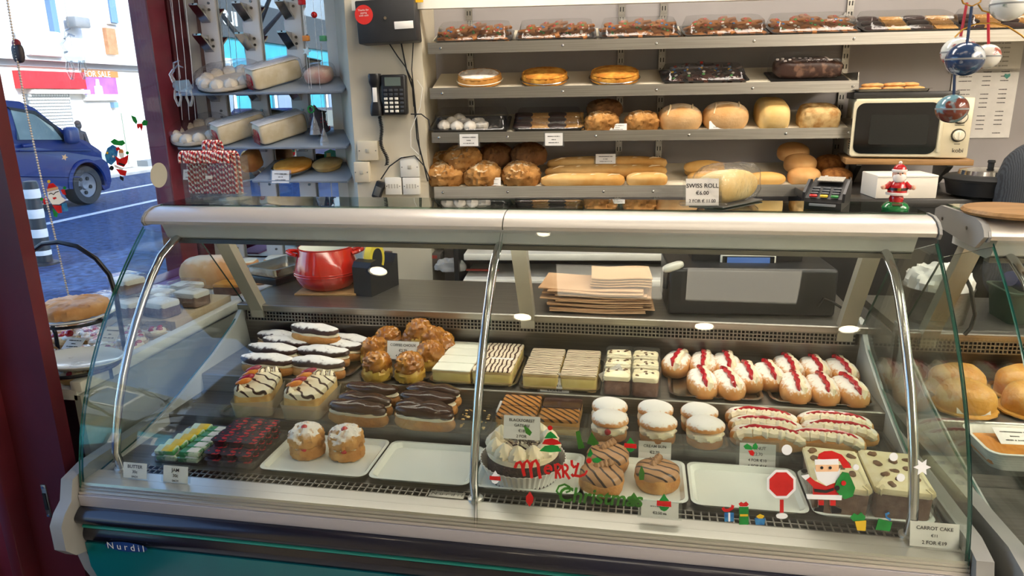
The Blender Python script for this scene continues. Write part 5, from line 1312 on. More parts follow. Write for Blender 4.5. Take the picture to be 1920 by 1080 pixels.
for x, y, dz, rz, d in ((-1.86, 2.12, .04, -20, 'front left of the pile'), (-1.745, 2.10, .04, -18, 'front middle of the pile'), (-1.63, 2.11, .04, -15, 'front right, nearest the counter'), (-1.84, 2.23, .04, -20, 'middle row left'), (-1.72, 2.22, .04, -10, 'middle row right'), (-1.60, 2.24, .04, -10, 'middle right at the platform ledge'), (-1.78, 2.15, .107, -22, 'topmost of the pile'), (-1.68, 2.33, .04, -5, 'at the back of the pile')):
    SL('wrapped white-iced cake slab in the window, %s' % d, 'cake', (x, y, ZP + dz + .001), rz, 'iced slabs in the window')
t = T('round_loaf', 'large pale round loaf at the back of window platform', 'bread', (-1.80, 2.66, ZP))
MB().blob(.13, .09, .08, .8, .9, .006, 14, 3, -.6, 30, 14, M=Tr(0, 0, .05)).build('crust', mat('pale_loaf', '#d7a878', .7, c2='#c48e58', sc=9, bump=.3, dust='#ecd9c2', dthr=.75, dsc=14), t)
def brownie(): 
    t = T('orange_square', None, None)
    MB().blob(.055, .045, .018, .2, .2, .001, 50, 2, None, 18, 8, M=Tr(0, 0, .018)).build('sponge', M_sponge, t)
    MB().blob(.056, .046, .008, .4, .25, .002, 50, 4, None, 18, 8, M=Tr(0, 0, .038)).build('orange_topping', mat('orange_top', '#d9963c', .45, c2='#c87e2c', sc=20), t)
    return t
OS = Maker(brownie())
for x, y, dz, d in ((-1.64, 2.55, 0, 'left beside the round loaf'), (-1.60, 2.80, 0, 'seen past the counter upright'), (-1.58, 2.92, 0, 'furthest back near the alcove')):
    OS('dark cake square with orange top on window platform, %s' % d, 'cake square', (x, y, ZP + dz + .001), random.uniform(-15, 15), 'orange-topped squares')
def pinkcake():
    t = T('pink_sponge_square', None, None)
    MB().blob(.055, .05, .025, .25, .25, .002, 40, 2, None, 18, 8, M=Tr(0, 0, .025)).build('sponge', mat('pinkish_sponge', '#dba878', .7, c2='#c98a5c', sc=24, bump=.4), t)
    MB().blob(.05, .045, .006, .5, .4, .002, 50, 3, None, 18, 6, M=Tr(0, 0, .05)).build('sugar_top', M_icing, t)
    return t
PK = Maker(pinkcake())
for x, y, dz, d in ((-1.60, 2.72, .0, 'right of the orange squares'), (-1.66, 2.98, .0, 'at the far end under the rack'), (-1.78, 2.90, 0, 'behind the round loaf')):
    PK('sugared sponge square on window platform, %s' % d, 'cake square', (x, y, ZP + dz + .001), 12, 'sugared sponge squares')
def stick():
    t = T('bread_stick', None, None)
    MB().blob(.022, .085, .02, .7, .8, .002, 30, 2, -.7, 18, 12, M=Tr(0, 0, .014)).build('crust', mat('stick_crust', '#b98a58', .65, c2='#a37444', sc=16, bump=.3), t)
    return t
ST = Maker(stick())
for x, y, dz, d in ((-1.955, 2.08, .0, 'lowest left'), (-1.905, 2.06, .0, 'lowest right'), (-1.935, 2.09, .03, 'on top of the other two')):
    ST('brown finger roll in the window beside the slabs, %s' % d, 'bread roll', (x, y, ZP + dz + .001), -20, 'brown finger rolls in the window')
def wrapped_tart(seed, fm):
    t = T('wrapped_tart', None, None)
    MB().lathe([(.034, 0), (.042, .016), (.040, .018), (.034, .012), (0, .01)], 26, wob=lambda a, z: 1 + .02 * math.sin(a * 16)).build('tart_case', M_puff, t)
    MB().blob(.034, .034, .010, .8, 1, .003, 60, seed, nu=22, nv=8, M=Tr(0, 0, .018)).build('filling', M_whip, t)
    for k in range(4):
        MB().blob(.011, .008, .007, amp=.002, ns=80, seed=k + seed, nu=10, nv=7, M=Tr(.018 * math.cos(k * 1.57 + seed), .018 * math.sin(k * 1.57 + seed), .028, rz=k * 50)).build('fruit_piece', fm[k % len(fm)], t)
    MB().blob(.048, .048, .026, .6, .8, .005, 50, seed + 3, -.8, 22, 10, M=Tr(0, 0, .022)).build('wrapper', G_wrap, t)
    return t
WTm = Maker(wrapped_tart(1, [M_fruit2, M_jam]), wrapped_tart(3, [M_fruit1, M_jam]), wrapped_tart(6, [M_fruit2, M_whip]))
for i, (x, y, d) in enumerate(((-1.60, 1.69, 'nearest the counter post'), (-1.60, 1.80, 'second along the ledge'), (-1.59, 1.91, 'third along the ledge'), (-1.58, 2.00, 'fourth along the ledge, by the crate'), (-1.70, 1.90, 'inner row middle'), (-1.69, 2.0, 'inner row by the crate'), (-1.80, 1.97, 'behind the lone price card'), (-1.70, 1.70, 'behind the oval platter'), (-1.56, 1.62, 'nearest the shop door'), (-1.645, 1.745, 'between ledge row and platter'), (-1.56, 1.745, 'pressed against the ledge'), (-1.65, 1.855, 'between the two rows'), (-1.555, 1.855, 'touching the ledge halfway'), (-1.63, 1.955, 'in front of the crate corner'), (-1.76, 1.93, 'inner row beside the small cakes'), (-1.86, 1.90, 'close to the sill cloth'))):
    WTm('wrapped fruit tart on the window platform, %s' % d, 'tart', (x, y, ZP + .001), i * 37, 'wrapped fruit tarts')
def cherry_cake(seed):
    t = T('cherry_cake', None, None)
    MB().lathe([(.03, 0), (.036, .022), (.030, .03), (0, .034)], 22).build('sponge', mat('small_sponge', '#d9a45c', .7, c2='#c28840', sc=20), t)
    swirl(MB(), .022, .03, .042, 7, .12).build('cream', M_whip, t)
    MB().blob(.013, .013, .012, nu=12, nv=8, M=Tr(0, 0, .05)).build('cherry', M_cherry, t)
    return t
CHK = Maker(cherry_cake(1))
for x, y, d in ((-1.80, 1.78, 'behind the platter with bright cherry'), (-1.90, 1.95, 'near the window sill'), (-1.88, 1.83, 'between the other two'), (-1.78, 1.86, 'beside the handwritten card')):
    CHK('small cream-topped cherry cake on the platform, %s' % d, 'cake', (x, y, ZP + .001), 0, 'cherry cakes in the window')
for x, y, rz_, d in ((-1.95, 1.74, 20, 'nearest the wire stand'), (-1.86, 1.72, 60, 'between stand and small cakes'), (-1.96, 1.99, 10, 'beside the brown rolls')):
    t = T('flat_pastry', 'flat golden pastry strip in the window, %s' % d, 'pastry', (x, y, ZP + .003), rz_, 'flat pastries in the window')
    MB().blob(.028, .075, .014, .5, .6, .003, 30, int(rz_), -.8, 20, 10, M=Tr(0, 0, .012)).build('crust', mat('strip_crust', '#dba05c', .6, c2='#c4843e', sc=16), t)
    MB().blob(.016, .055, .006, .6, .7, .003, 40, 3, nu=18, nv=8, M=Tr(0, 0, .024)).build('icing', M_icing, t)
t = T('flat_pastry', 'flat golden pastry strip near the middle of window sill', 'pastry', (-1.93, 1.86, ZP + .003), 30)
MB().blob(.03, .09, .014, .5, .6, .003, 30, 4, -.8, 20, 10, M=Tr(0, 0, .012)).build('crust', mat('strip_crust', '#dba05c', .6, c2='#c4843e', sc=16), t)
for u0, v0, u1, v1, y, d in ((182, 614, 216, 640, 1.80, 'with lines of writing beside the tarts'), (112, 634, 150, 655, 1.75, 'half hidden behind the platter'), (262, 548, 296, 566, 2.2, 'at the sill behind the slabs'), (288, 536, 318, 548, 2.4, 'furthest back at the sill'), (250, 620, 312, 640, 1.97, 'lying on the wrapped tarts')):
    tagpx('white price card on the window platform, %s' % d, u0, v0, u1, v1, y, F3, rx=35)

# ------------------------------------------------------------------ on the counter's top glass
ZG = 1.2937
bx = T('candy_cane_box', 'clear acrylic box holding candy canes on the counter top', 'box', PY(412, 384, 1.88).to_tuple()[:2] + (ZG,), 4)
mm = mpp(bx.location); W_ = 104 * mm; D_b = .075; H_ = .125
for dx, dy, sx, sy in ((0, -D_b / 2, W_, .003), (0, D_b / 2, W_, .003), (-W_ / 2, 0, .003, D_b), (W_ / 2, 0, .003, D_b)):
    MB().box((dx, dy, H_ / 2), (sx, sy, H_)).build('side', G_acr, bx, False)
MB().box((0, 0, .0015), (W_, D_b, .003)).build('bottom', G_acr, bx, False)
MB().rbox((.0, -D_b / 2 - .003, .07), (.02, .001, .009), .0004).build('label_sticker', M_paper, bx)
b = MB(); rnd = random.Random(8)
for _ in range(26): b.box((rnd.uniform(-W_ / 2 + .012, W_ / 2 - .012), rnd.uniform(-.025, .025), rnd.uniform(.008, .024)), (.03, .018, .001), 0, Tr(0, 0, 0))
b.build('plastic_shreds', G_clear, bx, False)['kind'] = 'stuff'
def cane(ph):
    pts = [(0, 0, .0 + i * .003) for i in range(35)] + [(0, -.016 + .016 * math.cos(a), .102 + .016 * math.sin(a)) for a in [RAD(10 * k) for k in range(1, 19)]] + [(0, -.032, .102 - .003 * k) for k in range(1, 6)]
    b = MB(); b.tube(pts, .0042, 10, stripe=lambda i, j: 0 if ((j + i * 2 + ph) % 10) < 6 else 1)
    return b.build('candy_cane', [mat('cane_red', '#a8141e', .2, coat=.5), mat('cane_white', '#efe0dc', .2, coat=.5)])
CN = Maker(cane(0), cane(3), cane(7))
cl = bx.location
for i in range(17):
    x = -W_ / 2 + .008 + i * (W_ - .016) / 16
    CN('%s candy cane from left hooked over the front of clear box' % ORD[i], 'candy cane', (cl.x + x, cl.y - .022, ZG + .022), random.uniform(-6, 6), 'candy canes over the front rim', rx=-3, k=(i * 5 + i // 3) % 3)
for i in range(12):
    x = -W_ / 2 + .012 + i * (W_ - .024) / 11
    CN('%s candy cane from left in second row of the clear box' % ORD[i], 'candy cane', (cl.x + x, cl.y + .012, ZG + .02), random.uniform(-10, 10), 'candy canes in the second row', k=(i * 7 + i // 2) % 3)
for i in range(5):
    CN('%s from left of the taller candy canes at back of box' % ORD[i], 'candy cane', (cl.x - .028 + i * .011, cl.y + .022, ZG + .05), random.uniform(-10, 10), 'taller candy canes at the back')
# swiss roll pack and its sign
p = PZ(1345, 392, ZG)
sr = T('swiss_roll_pack', 'swiss roll in clear wrap on a thin board, on the counter top', 'cake', (p.x + .032, 1.915, ZG), -38)
MB().rbox((0, 0, .003), (.10, .19, .004), .002).build('board', mat('board_grey', '#5d5c58', .5), sr)
MB().blob(.046, .088, .042, .85, .35, .002, 30, 3, None, 28, 14, M=Tr(0, 0, .045)).build('roll', mat('swiss_roll_sponge', '#dcc792', .7, c2='#cfae6c', sc=12, bump=.3), sr)
MB().blob(.03, .003, .028, .8, 1, nu=16, nv=8, M=Tr(0, -.087, .045)).build('cream_swirl', M_whip, sr)
MB().blob(.054, .105, .050, .6, .5, .006, 35, 5, None, 30, 16, M=Tr(0, 0, .052)).build('wrapper', G_wrap, sr)
p = PY(1315, 396, 1.83); s = mpp(p)
t = price_tag('swiss roll price sign in a clear holder on the counter top', (p.x, 1.812, ZG + .008), 60 * s, 50 * s, [('SWISS ROLL', .22, .66), ('€6.00', .2, .40), ('2 FOR € 11.00', .16, .12)], 6, 76, holder=True)
MB().rbox((0, -.008, .006), (.115, .035, .006), .003, 2).build('stand_foot', G_lid, t)
# card terminal
p = PZ(1563, 396, ZG)
tm = T('card_terminal', 'black card payment terminal with keypad on the counter top', 'card machine', (p.x + .006, 1.885, ZG), -22, rx=0)
prf = [(-.075, 0), (-.078, .018), (-.07, .026), (-.01, .046), (.02, .055), (.06, .062), (.075, .055), (.075, 0)]
MB().extx(prf, -.042, .042).build('body', M_black, tm, False)
for sx in (-1, 1): MB().extx([(-.078, .02), (-.072, .04), (-.01, .066), (.02, .062), (.02, .04)], sx * .045 - .003, sx * .045 + .003).build('privacy_shield', M_black, tm, False)
Mk = Tr(0, -.042, .038, rx=19)
for r in range(4):
    for c in range(3):
        m_ = M_gred if (r == 0 and c == 0) else M_gyel if (r == 0 and c == 1) else M_ggreen if (r == 0 and c == 2) else mat('key_grey', '#3c3f44', .5)
        MB().rbox((-.024 + c * .024, -.026 + r * .014, .003), (.018, .009, .005), .002, 2, 0, Mk).build('key', m_, tm)
MB().rbox((0, -.079, .012), (.06, .004, .006), .001).build('card_slot', mat('slot_grey', '#8a8d92', .4), tm)
MB().box((0, .035, .0595), (.06, .045, .002), 0, Tr(rx=8)).build('screen', mat('terminal_screen', '#b9b4a8', .15, c2='#a8a398', sc=200), tm, False)
# dancing santa
p = PZ(1683, 396, ZG)
ds = T('santa_figure', 'solar dancing santa figure on a green base on the counter top', 'figurine', (p.x, p.y + .02, ZG), -8)
ds.scale = (.8, .8, .82)
M_sred = mat('toy_red', '#c01822', .2, coat=.5); M_swh = mat('toy_white', '#efe8e4', .3); M_ssk = mat('toy_skin', '#e8b096', .3)
MB().lathe([(.036, 0), (.038, .008), (.032, .018), (.022, .024), (0, .026)], 28, M=Tr(s=(1, .85, 1))).build('base', mat('toy_green', '#0d7a3e', .2, coat=.5), ds)
MB().rbox((0, -.02, .022), (.028, .012, .004), .002, M=Tr(rx=18, z=.004)).build('solar_cell', mat('solar', '#5c4a38', .2), ds)
MB().lathe([(.018, .024), (.02, .034), (.017, .042), (.026, .046), (.027, .052), (.024, .066), (.017, .082), (.010, .086)], 24).build('coat', M_sred, ds)
MB().lathe([(.024, .044), (.030, .045), (.031, .051), (.026, .053)], 24).build('coat_trim', M_swh, ds)
MB().lathe([(.025, .058), (.0275, .059), (.0265, .066), (.024, .066)], 24).build('belt', M_gblack, ds)
MB().rbox((0, -.027, .062), (.010, .003, .008), .001).build('buckle', M_gold, ds)
for sx in (-1, 1):
    MB().tube([(sx * .018, 0, .078), (sx * .028, -.004, .068), (sx * .036, -.008, .066)], [.008, .008, .006], 10).build('arm', M_sred, ds)
    MB().blob(.007, .006, .007, nu=10, nv=8, M=Tr(sx * .040, -.010, .067)).build('hand', M_ssk, ds)
hd = MB().blob(.019, .018, .018, nu=20, nv=14, M=Tr(0, 0, .103)).build('head', M_ssk, ds)
MB().blob(.018, .012, .013, .8, .9, .002, 80, 3, nu=18, nv=10, M=Tr(0, -.011, .094)).build('beard', M_swh, ds)
MB().blob(.0035, .003, .003, nu=8, nv=6, M=Tr(0, -.019, .104)).build('nose', M_ssk, hd)
for sx in (-1, 1): MB().blob(.0018, .001, .0024, nu=8, nv=6, M=Tr(sx * .006, -.0172, .108)).build('eye', M_gblack, hd)
MB().lathe([(.0205, .110), (.021, .116), (.019, .118)], 20).build('hat_trim', M_swh, ds)
MB().lathe([(.0185, .116), (.0165, .124), (.009, .131), (0, .134)], 20).build('hat', M_sred, ds)
MB().blob(.005, .005, .005, nu=10, nv=8, M=Tr(0, 0, .136)).build('hat_bobble', M_swh, ds)

# ------------------------------------------------------------------ on the steel worktop behind the glass
p = PZ(597, 553, ZW); pc = Vector((p.x, p.y + .075, ZW))
bd_ = MB().rbox((0, 0, .004), (.22, .17, .008), .002).build('cardboard_pad', mat('cardboard', '#b08a5c', .8, c2='#a27d50', sc=9)); place(bd_, (pc.x + .02, pc.y, ZW), 6); tagp(bd_, 'brown cardboard pad under the red pot', 'cardboard')
pot = T('red_pot', 'red enamel pot with two handles and white inside', 'pot', (pc.x, pc.y + .01, ZW + .008), 12)
pot.scale = (1.16, 1.16, 1.08)
M_enam = mat('red_enamel', '#c22418', .12, c2='#b51f14', sc=3, coat=.6)
MB().lathe([(.062, 0), (.086, .014), (.098, .042), (.099, .062), (.090, .098), (.081, .135), (.083, .139), (.080, .140), (.078, .135), (.086, .098), (.094, .06), (.08, .016), (0, .012)], 44, cap=False).build('body', M_enam, pot)
MB().lathe([(.0792, .139), (.0772, .134), (.0852, .098), (.093, .06), (.079, .018), (0, .014)], 44, cap=False).build('white_lining', M_whitec, pot)
for z, r in ((.052, .0995), (.060, .0995)):
    MB().tube([(r * math.cos(a), r * math.sin(a), z) for a in [2 * math.pi * i / 44 for i in range(45)]], .0018, 6).build('ring_band', M_enam, pot)
for a in (5, 185):
    Ma = Matrix.Rotation(RAD(a), 4, 'Z')
    MB().tube([(.083, -.030, .118), (.100, -.026, .122), (.112, -.012, .125), (.114, 0, .126), (.112, .012, .125), (.100, .026, .122), (.083, .030, .118)], .0065, 8, 0, Ma).build('handle', M_enam, pot)
p = PZ(690, 556, ZW)
td = T('tape_dispenser', 'black desk tape dispenser with yellow tape roll', 'tape dispenser', (p.x, p.y + .09, ZW), -12)
td.scale = (1, 1, 1.2)
MB().extx([(-.09, 0), (-.092, .085), (-.08, .10), (-.05, .104), (-.03, .09), (.03, .062), (.06, .075), (.085, .10), (.092, .098), (.09, .0)], -.036, .036).build('body', M_black, td, False)
MB().lathe([(.032, -.012), (.048, -.012), (.048, .012), (.032, .012)], 32, 0, Tr(0, -.005, .098, ry=90)).build('tape_roll', mat('tape_yellow', '#d4c23a', .35), td)
MB().lathe([(.0, -.014), (.031, -.014), (.031, .014), (0, .014)], 28, 0, Tr(0, -.005, .098, ry=90)).build('hub', M_black, td)
MB().box((0, .09, .101), (.03, .006, .006)).build('cutter', M_steel, td, False)
p = PZ(505, 538, ZW)
o = tray_mb(.17, .23, .03, .015, .012).build('baking_tin', M_foil); place(o, (p.x - .02, p.y + .14, ZW + .03), -18); tagp(o, 'empty aluminium baking tin left of the red pot', 'tin')
o = T('plastic_crate', 'dark plastic crate under the aluminium baking tin', 'crate', (p.x - .02, p.y + .14, ZW), -18)
MB().rbox((0, 0, .014), (.16, .22, .028), .004).build('crate_body', M_black, o)
# paper bags
M_kraft = mat('kraft_paper', '#b98f68', .8, c2='#c9a27c', sc=5, bump=.15, bsc=8)
M_kraftl = mat('kraft_paper_light', '#d0ae86', .8, c2='#c6a27a', sc=5, bump=.15, bsc=8)
def bag(m, w, d, seed):
    b = MB(); n = 10; vs = []; fs = []
    for k in (0, 1):
        for j in range(5):
            for i in range(n):
                x = -w / 2 + w * i / (n - 1); y = -d / 2 + d * j / 4
                z = .0022 * math.sin(i * .7 + seed) + .0015 * math.sin(j + seed * 2) + (.0035 if k else 0)
                vs.append((x, y, z))
    def ix(k, j, i): return k * 5 * n + j * n + i
    for j in range(4):
        for i in range(n - 1):
            fs += [(ix(1, j, i), ix(1, j, i + 1), ix(1, j + 1, i + 1), ix(1, j + 1, i)), (ix(0, j, i), ix(0, j + 1, i), ix(0, j + 1, i + 1), ix(0, j, i + 1))]
    for i in range(n - 1): fs += [(ix(0, 0, i), ix(0, 0, i + 1), ix(1, 0, i + 1), ix(1, 0, i)), (ix(0, 4, i + 1), ix(0, 4, i), ix(1, 4, i), ix(1, 4, i + 1))]
    for j in range(4): fs += [(ix(0, j + 1, 0), ix(0, j, 0), ix(1, j, 0), ix(1, j + 1, 0)), (ix(0, j, n - 1), ix(0, j + 1, n - 1), ix(1, j + 1, n - 1), ix(1, j, n - 1))]
    b.add(vs, fs); return b.build('paper_bag', m, None, True, ang=50)
BA = Maker(bag(M_kraft, .30, .2, 1), bag(M_kraft, .33, .19, 2)); BL = Maker(bag(M_kraftl, .19, .17, 3))
for i in range(10):
    BA('brown paper bag in the pile on the steel worktop, %s from the bottom' % ORD[i], 'paper bag', (-.13 + random.uniform(-.02, .02), 2.255 + random.uniform(-.01, .01), ZW + .004 + i * .0075), random.uniform(-4, 4), 'brown paper bag pile')
for i in range(4):
    BL('smaller light brown bag on top of the pile, %s from the bottom' % ORD[i], 'paper bag', (-.06, 2.27 + i * .003, ZW + .082 + i * .0075), 1 + i, 'small bags on top')
# till
t = T('cash_till', 'black cash till with blue display seen from behind, on the worktop', 'till', (.33, 2.33, ZW), 4)
MB().rbox((0, 0, .075), (.50, .28, .15), .012, 3).build('drawer_body', M_black, t)
MB().extx([(-.03, .14), (-.045, .24), (-.03, .25), (.06, .14)], -.17, .17).build('screen_housing', M_black, t, False)
q = MB(); 
dz_ = PY(1388, 488, 2.27).z - ZW - .02
d1 = MB().rbox((.0, -.052, dz_), (.17, .010, .075), .004, 2, 0, Tr()).build('display_frame', mat('display_rim', '#d8d8d2', .4), t)
MB().box((.0, -.0585, dz_), (.158, .004, .066)).build('display', M_blackg, d1, False)
MB().box((.0, -.061, dz_ + .012), (.13, .002, .036)).build('blue_screen', mat('screen_blue', '#3c5a94', .3, c2='#46659e', sc=20, emit=.35), d1, False)
t = T('pale_oval', 'pale grey oval shape with dark grip by the till', 'scanner', PY(1262, 500, 2.19), 10)  # pale oval head on a dark grip
MB().blob(.034, .02, .012, .7, .8, nu=18, nv=10, M=Tr(ry=-18)).build('head', mat('oval_grey', '#c9c9be', .3), t)
MB().tube([(-.01, .005, -.004), (-.014, .02, -.03), (-.016, .03, -.075)], [.011, .010, .009], 10).build('grip', mat('grip_dark', '#3a3c3f', .4), t)
o = MB().tube([PY(u, v, 2.2) for u, v in ((1535, 575), (1545, 560), (1560, 566), (1590, 585), (1600, 610), (1585, 640))], .004, 7).build('till_cable', M_rub); tagp(o, 'black cable looping from the till down the counter back', 'cable')

# ------------------------------------------------------------------ bread shelves on the back wall
TILT = 16
CT, ST_ = math.cos(RAD(TILT)), math.sin(RAD(TILT))
SH = [(1.742, 1.785, 2.2), (1.566, 1.61, 1.107), (1.39, 1.432, 1.107), (1.16, 1.208, 1.12)]
WF = 2.985
def proj(P):
    d = Vector(P) - CAM; z = d.dot(FWD); return 960 + FPX * d.dot(RIGHT) / z, 540 - FPX * d.dot(UP) / z
def sz(i, t): return SH[i][1] - .014 + t * ST_
def sh(i, u, t):
    """point on shelf i, t metres up its slope from the lip, under photo column u"""
    w = WF + .006 + t * CT; z = sz(i, t); s = .2
    for _ in range(6):
        P = WS * s + WN * w + Vector((0, 0, z)); e = u - proj(P)[0]; s += e * mpp(P)
    return WS * s + WN * w + Vector((0, 0, z))
NAMES = ['top', 'second', 'third', 'lowest']
SMX = Matrix.Rotation(WA, 4, 'Z')
for i, (z0, z1, s1) in enumerate(SH):
    t = T('bread_shelf', 'tilted bread shelf with steel front lip, %s of four' % NAMES[i], 'shelf', SMX @ Vector((.25, WF + .1, z0)), 5.5)
    s0 = -.585
    MB().box(((s0 + s1) / 2, WF - .004, (z0 + z1) / 2), (s1 - s0, .006, z1 - z0), 0, SMX).build('front_lip', M_steel, t, False, True)
    Mb = SMX @ Tr((s0 + s1) / 2, WF, sz(i, 0) - .0085, rx=TILT)
    MB().box((0, .145, 0), (s1 - s0, .285, .015), 0, Mb).build('board', M_boardw, t, False, True)
    MB().box((s1 - .004, WF + .13, z0 + .05), (.004, .27, .05), 0, SMX @ Tr(0, 0, 0)).build('end_plate', M_steel, t, False, True) if i else None
    for u in ((827, 1055, 1230, 1413, 1600) if i == 0 else (830, 1055, 1230, 1410, 1598) if i == 1 else (824, 952, 1117, 1291, 1472, 1590) if i == 2 else (831, 952, 1131, 1224)):
        P = WN * WF + Vector((0, 0, (z0 + z1) / 2)); s = .2
        for _ in range(6):
            Q = P + WS * s; s += (u - proj(Q)[0]) * mpp(Q)
        MB().lathe([(.006, 0), (.005, .003), (0, .005)], 10, 0, Matrix.Translation(P + WS * s - WN * .007) @ SMX @ Tr(rx=90)).build('rivet', M_chrome, t, True, True)
# lower white shelves behind the counter with odds and ends
for z, w, lab in ((.93, 2.90, 'white painted shelf edge below the bread, upper'), (.83, 2.86, 'white painted shelf edge below the bread, lower')):
    t = T('under_shelf', lab, 'shelf', SMX @ Vector((.2, w, z)), 5.5)
    MB().rbox((.1, .12, 0), (1.5, .30, .022), .003).build('board', mat('painted_white_worn', '#cfcdc8', .5, c2='#bdbbb6', sc=8), t)
    MB().rbox((.1, -.03, -.002), (1.5, .012, .026), .003).build('edge_strip', M_white, t)
o = T('dark_cabinet', 'dark cabinet back beneath the bread shelves', 'cabinet', SMX @ Vector((.2, 3.2, 0)), 5.5)
MB().box((.1, .02, .5), (1.6, .04, 1.1)).build('panel', mat('cabinet_dark', '#3a3733', .7, c2='#2f2c29', sc=8), o, False)
MB().box((-.685, -.16, .5), (.02, .32, 1.0)).build('side', M_black, o, False)
p = PW(845, 505, 2.95); t = T('crumpled_bag', 'crumpled clear plastic bag on the low shelf behind the counter', 'bag', (p.x, p.y, .853))
MB().blob(.06, .04, .022, .8, .9, .018, 30, 4, -.7, 26, 14, M=Tr(0, 0, .016), rid=True).build('film', glass('bag_film', '#dfe3ea', 2.5, .15, .3, .6, 30), t)
p = PW(905, 512, 2.94); t = T('red_ruler', 'thin red strip lying on the low shelf behind the counter', 'strip', (p.x, p.y, .852), 3)
MB().rbox((0, 0, .004), (.14, .02, .007), .002).build('strip', mat('dull_red', '#a83a30', .5), t)
p = PW(800, 506, 3.0); t = T('small_box', 'small dark box with red print on the low shelf', 'box', (p.x, p.y + .05, .852), 3)
MB().rbox((0, 0, .03), (.12, .08, .06), .004).build('carton', mat('dark_carton', '#3f3c3a', .6, c2='#57514c', sc=14), t)
MB().box((.01, -.041, .045), (.07, .002, .014)).build('red_print', mat('dull_red', '#a83a30'), t, False)

# ---- goods
def on(mk, lab, cat, i, u, t, group=None, rz=0, dz=0, sc=None, k=None):
    p = sh(i, u, t) + Vector((0, -dz * ST_, dz * CT))
    return mk(lab, cat, p + Vector((0, 0, .001)), 5.5 + rz, group, TILT, 0, sc, k)
# gingerbread trays
M_ginger = mat('gingerbread', '#8a5526', .7, c2='#9c6430', sc=20, bump=.2)
M_trayblk = mat('black_cookie_tray', '#1c1a18', .35)
SW = [mat('sweet_red', '#c0301e', .2, coat=.5), mat('sweet_yellow', '#dfb028', .2, coat=.5), mat('sweet_blue', '#3b6a9c', .2, coat=.5), mat('sweet_green', '#3f8a3a', .2, coat=.5), mat('sweet_white', '#efe6d8', .3)]
def man(seed, choc=False):
    t = T('gingerbread_cookie', None, None)
    b = MB(); m = M_choc if choc else M_ginger
    out = [(0, .05), (.014, .044), (.016, .03), (.012, .02), (.04, .016), (.042, .004), (.018, .0), (.016, -.014), (.028, -.042), (.016, -.048), (.0, -.022), (-.016, -.048), (-.028, -.042), (-.016, -.014), (-.018, 0), (-.042, .004), (-.04, .016), (-.012, .02), (-.016, .03), (-.014, .044)]
    b.loft([[(x * k, y * k, z) for x, y in out] for k, z in ((.95, 0), (1, .003), (1, .006), (.9, .008))]); b.build('biscuit', m, t)
    rnd = random.Random(seed)
    for k, (x, y) in enumerate(((0, .034), (0, .012), (0, -.002))):
        MB().blob(.0055, .0055, .003, nu=10, nv=6, M=Tr(x + rnd.uniform(-.006, .006), y, .009)).build('sweet', rnd.choice(SW), t)
    return t
GM = Maker(*[man(s) for s in (1, 2, 3, 4)])
GC_ = Maker(*[man(s, True) for s in (5, 6)])
def cookie_tray(lab, w, d, h):
    t = T('cookie_tray', lab, 'tray')
    tray_mb(w, d, .016, .02, .008).build('base', M_trayblk, t)
    MB().loft([[(x, y, z) for x, y in rrect(a, b_, .025)] for a, b_, z in ((w - .004, d - .004, .016), (w - .02, d - .02, .022), (w - .04, d - .05, h), (w - .07, d - .08, h + .004))], cap0=False).build('clear_lid', G_lid, t)
    return t
def fill(lab0, i, u0, u1, n, mk, d=.19, h=.06, grp=None, tt=.11):
    uc = (u0 + u1) / 2; p = sh(i, uc, tt); w = (u1 - u0) * mpp(p) * .99
    t = cookie_tray('clear-lidded black cookie tray %s' % lab0, w, d, h); place(t, p + Vector((0, 0, .001)), 5.5, TILT)
    for k in range(n):
        f = (k + .5) / n - .5
        for row in range(2):
            q = Vector((f * (w - .06), -.035 + row * .05 + .006 * (k % 2), .008 + .0075 * (k % 3) + row * .012))
            M = Matrix.LocRotScale(t.location, t.rotation_euler, Vector((1, 1, 1)))
            o = mk('%s gingerbread cookie, %s row, tray %s' % (ORD[k], ('front', 'back')[row], lab0), 'cookie', M @ q, 5.5 + random.uniform(60, 120), 'cookies %s' % lab0, 0, 0)
            o.rotation_euler = (RAD(TILT + 12), RAD(random.uniform(-14, -6)), RAD(5.5 + random.uniform(-25, 25)))
            o.scale = (1.25, 1.25, 1.2)
for u0, u1, d in ((818, 964, 'first from left, top shelf'), (968, 1118, 'second from left, top shelf'), (1122, 1272, 'third from left, top shelf'), (1277, 1433, 'fourth from left, top shelf'), (1438, 1598, 'fifth from left, top shelf')):
    fill(d, 0, u0, u1, 5, GM)
fill('right of the quiches', 1, 1238, 1396, 5, GC_, h=.05)
M_wafer = mat('wafer', '#c88f45', .6, c2='#d9a862', sc=24, bump=.4)
M_darkb = mat('chocolate_biscuit', '#2c1a18', .35, c2='#3a2420', sc=18)
def ridged(w, d, n):
    b = MB()
    b.loft([[(x, y + .002 * math.sin(x * 260), z) for x, y in rrect(w, d, .006, 5)] for z in (0, .010)]); return b
def wafer():
    o = MB(); o.loft([[(x, -.018 + .0025 * math.sin(k * 2.0), z) for k, x in enumerate([-.04 + .005 * j for j in range(17)])] + [(x, .018 + .0025 * math.sin(k * 2.0), z) for k, x in reversed(list(enumerate([-.04 + .005 * j for j in range(17)])))] for z in (0, .011)])
    return o.build('viennese_biscuit', M_wafer)
def chocbis():
    o = MB(); o.blob(.04, .02, .008, .5, .6, .002, 40, 3, None, 18, 8, M=Tr(0, 0, .008)); return o.build('chocolate_biscuit', M_darkb)
VB = Maker(wafer()); CBQ = Maker(chocbis())
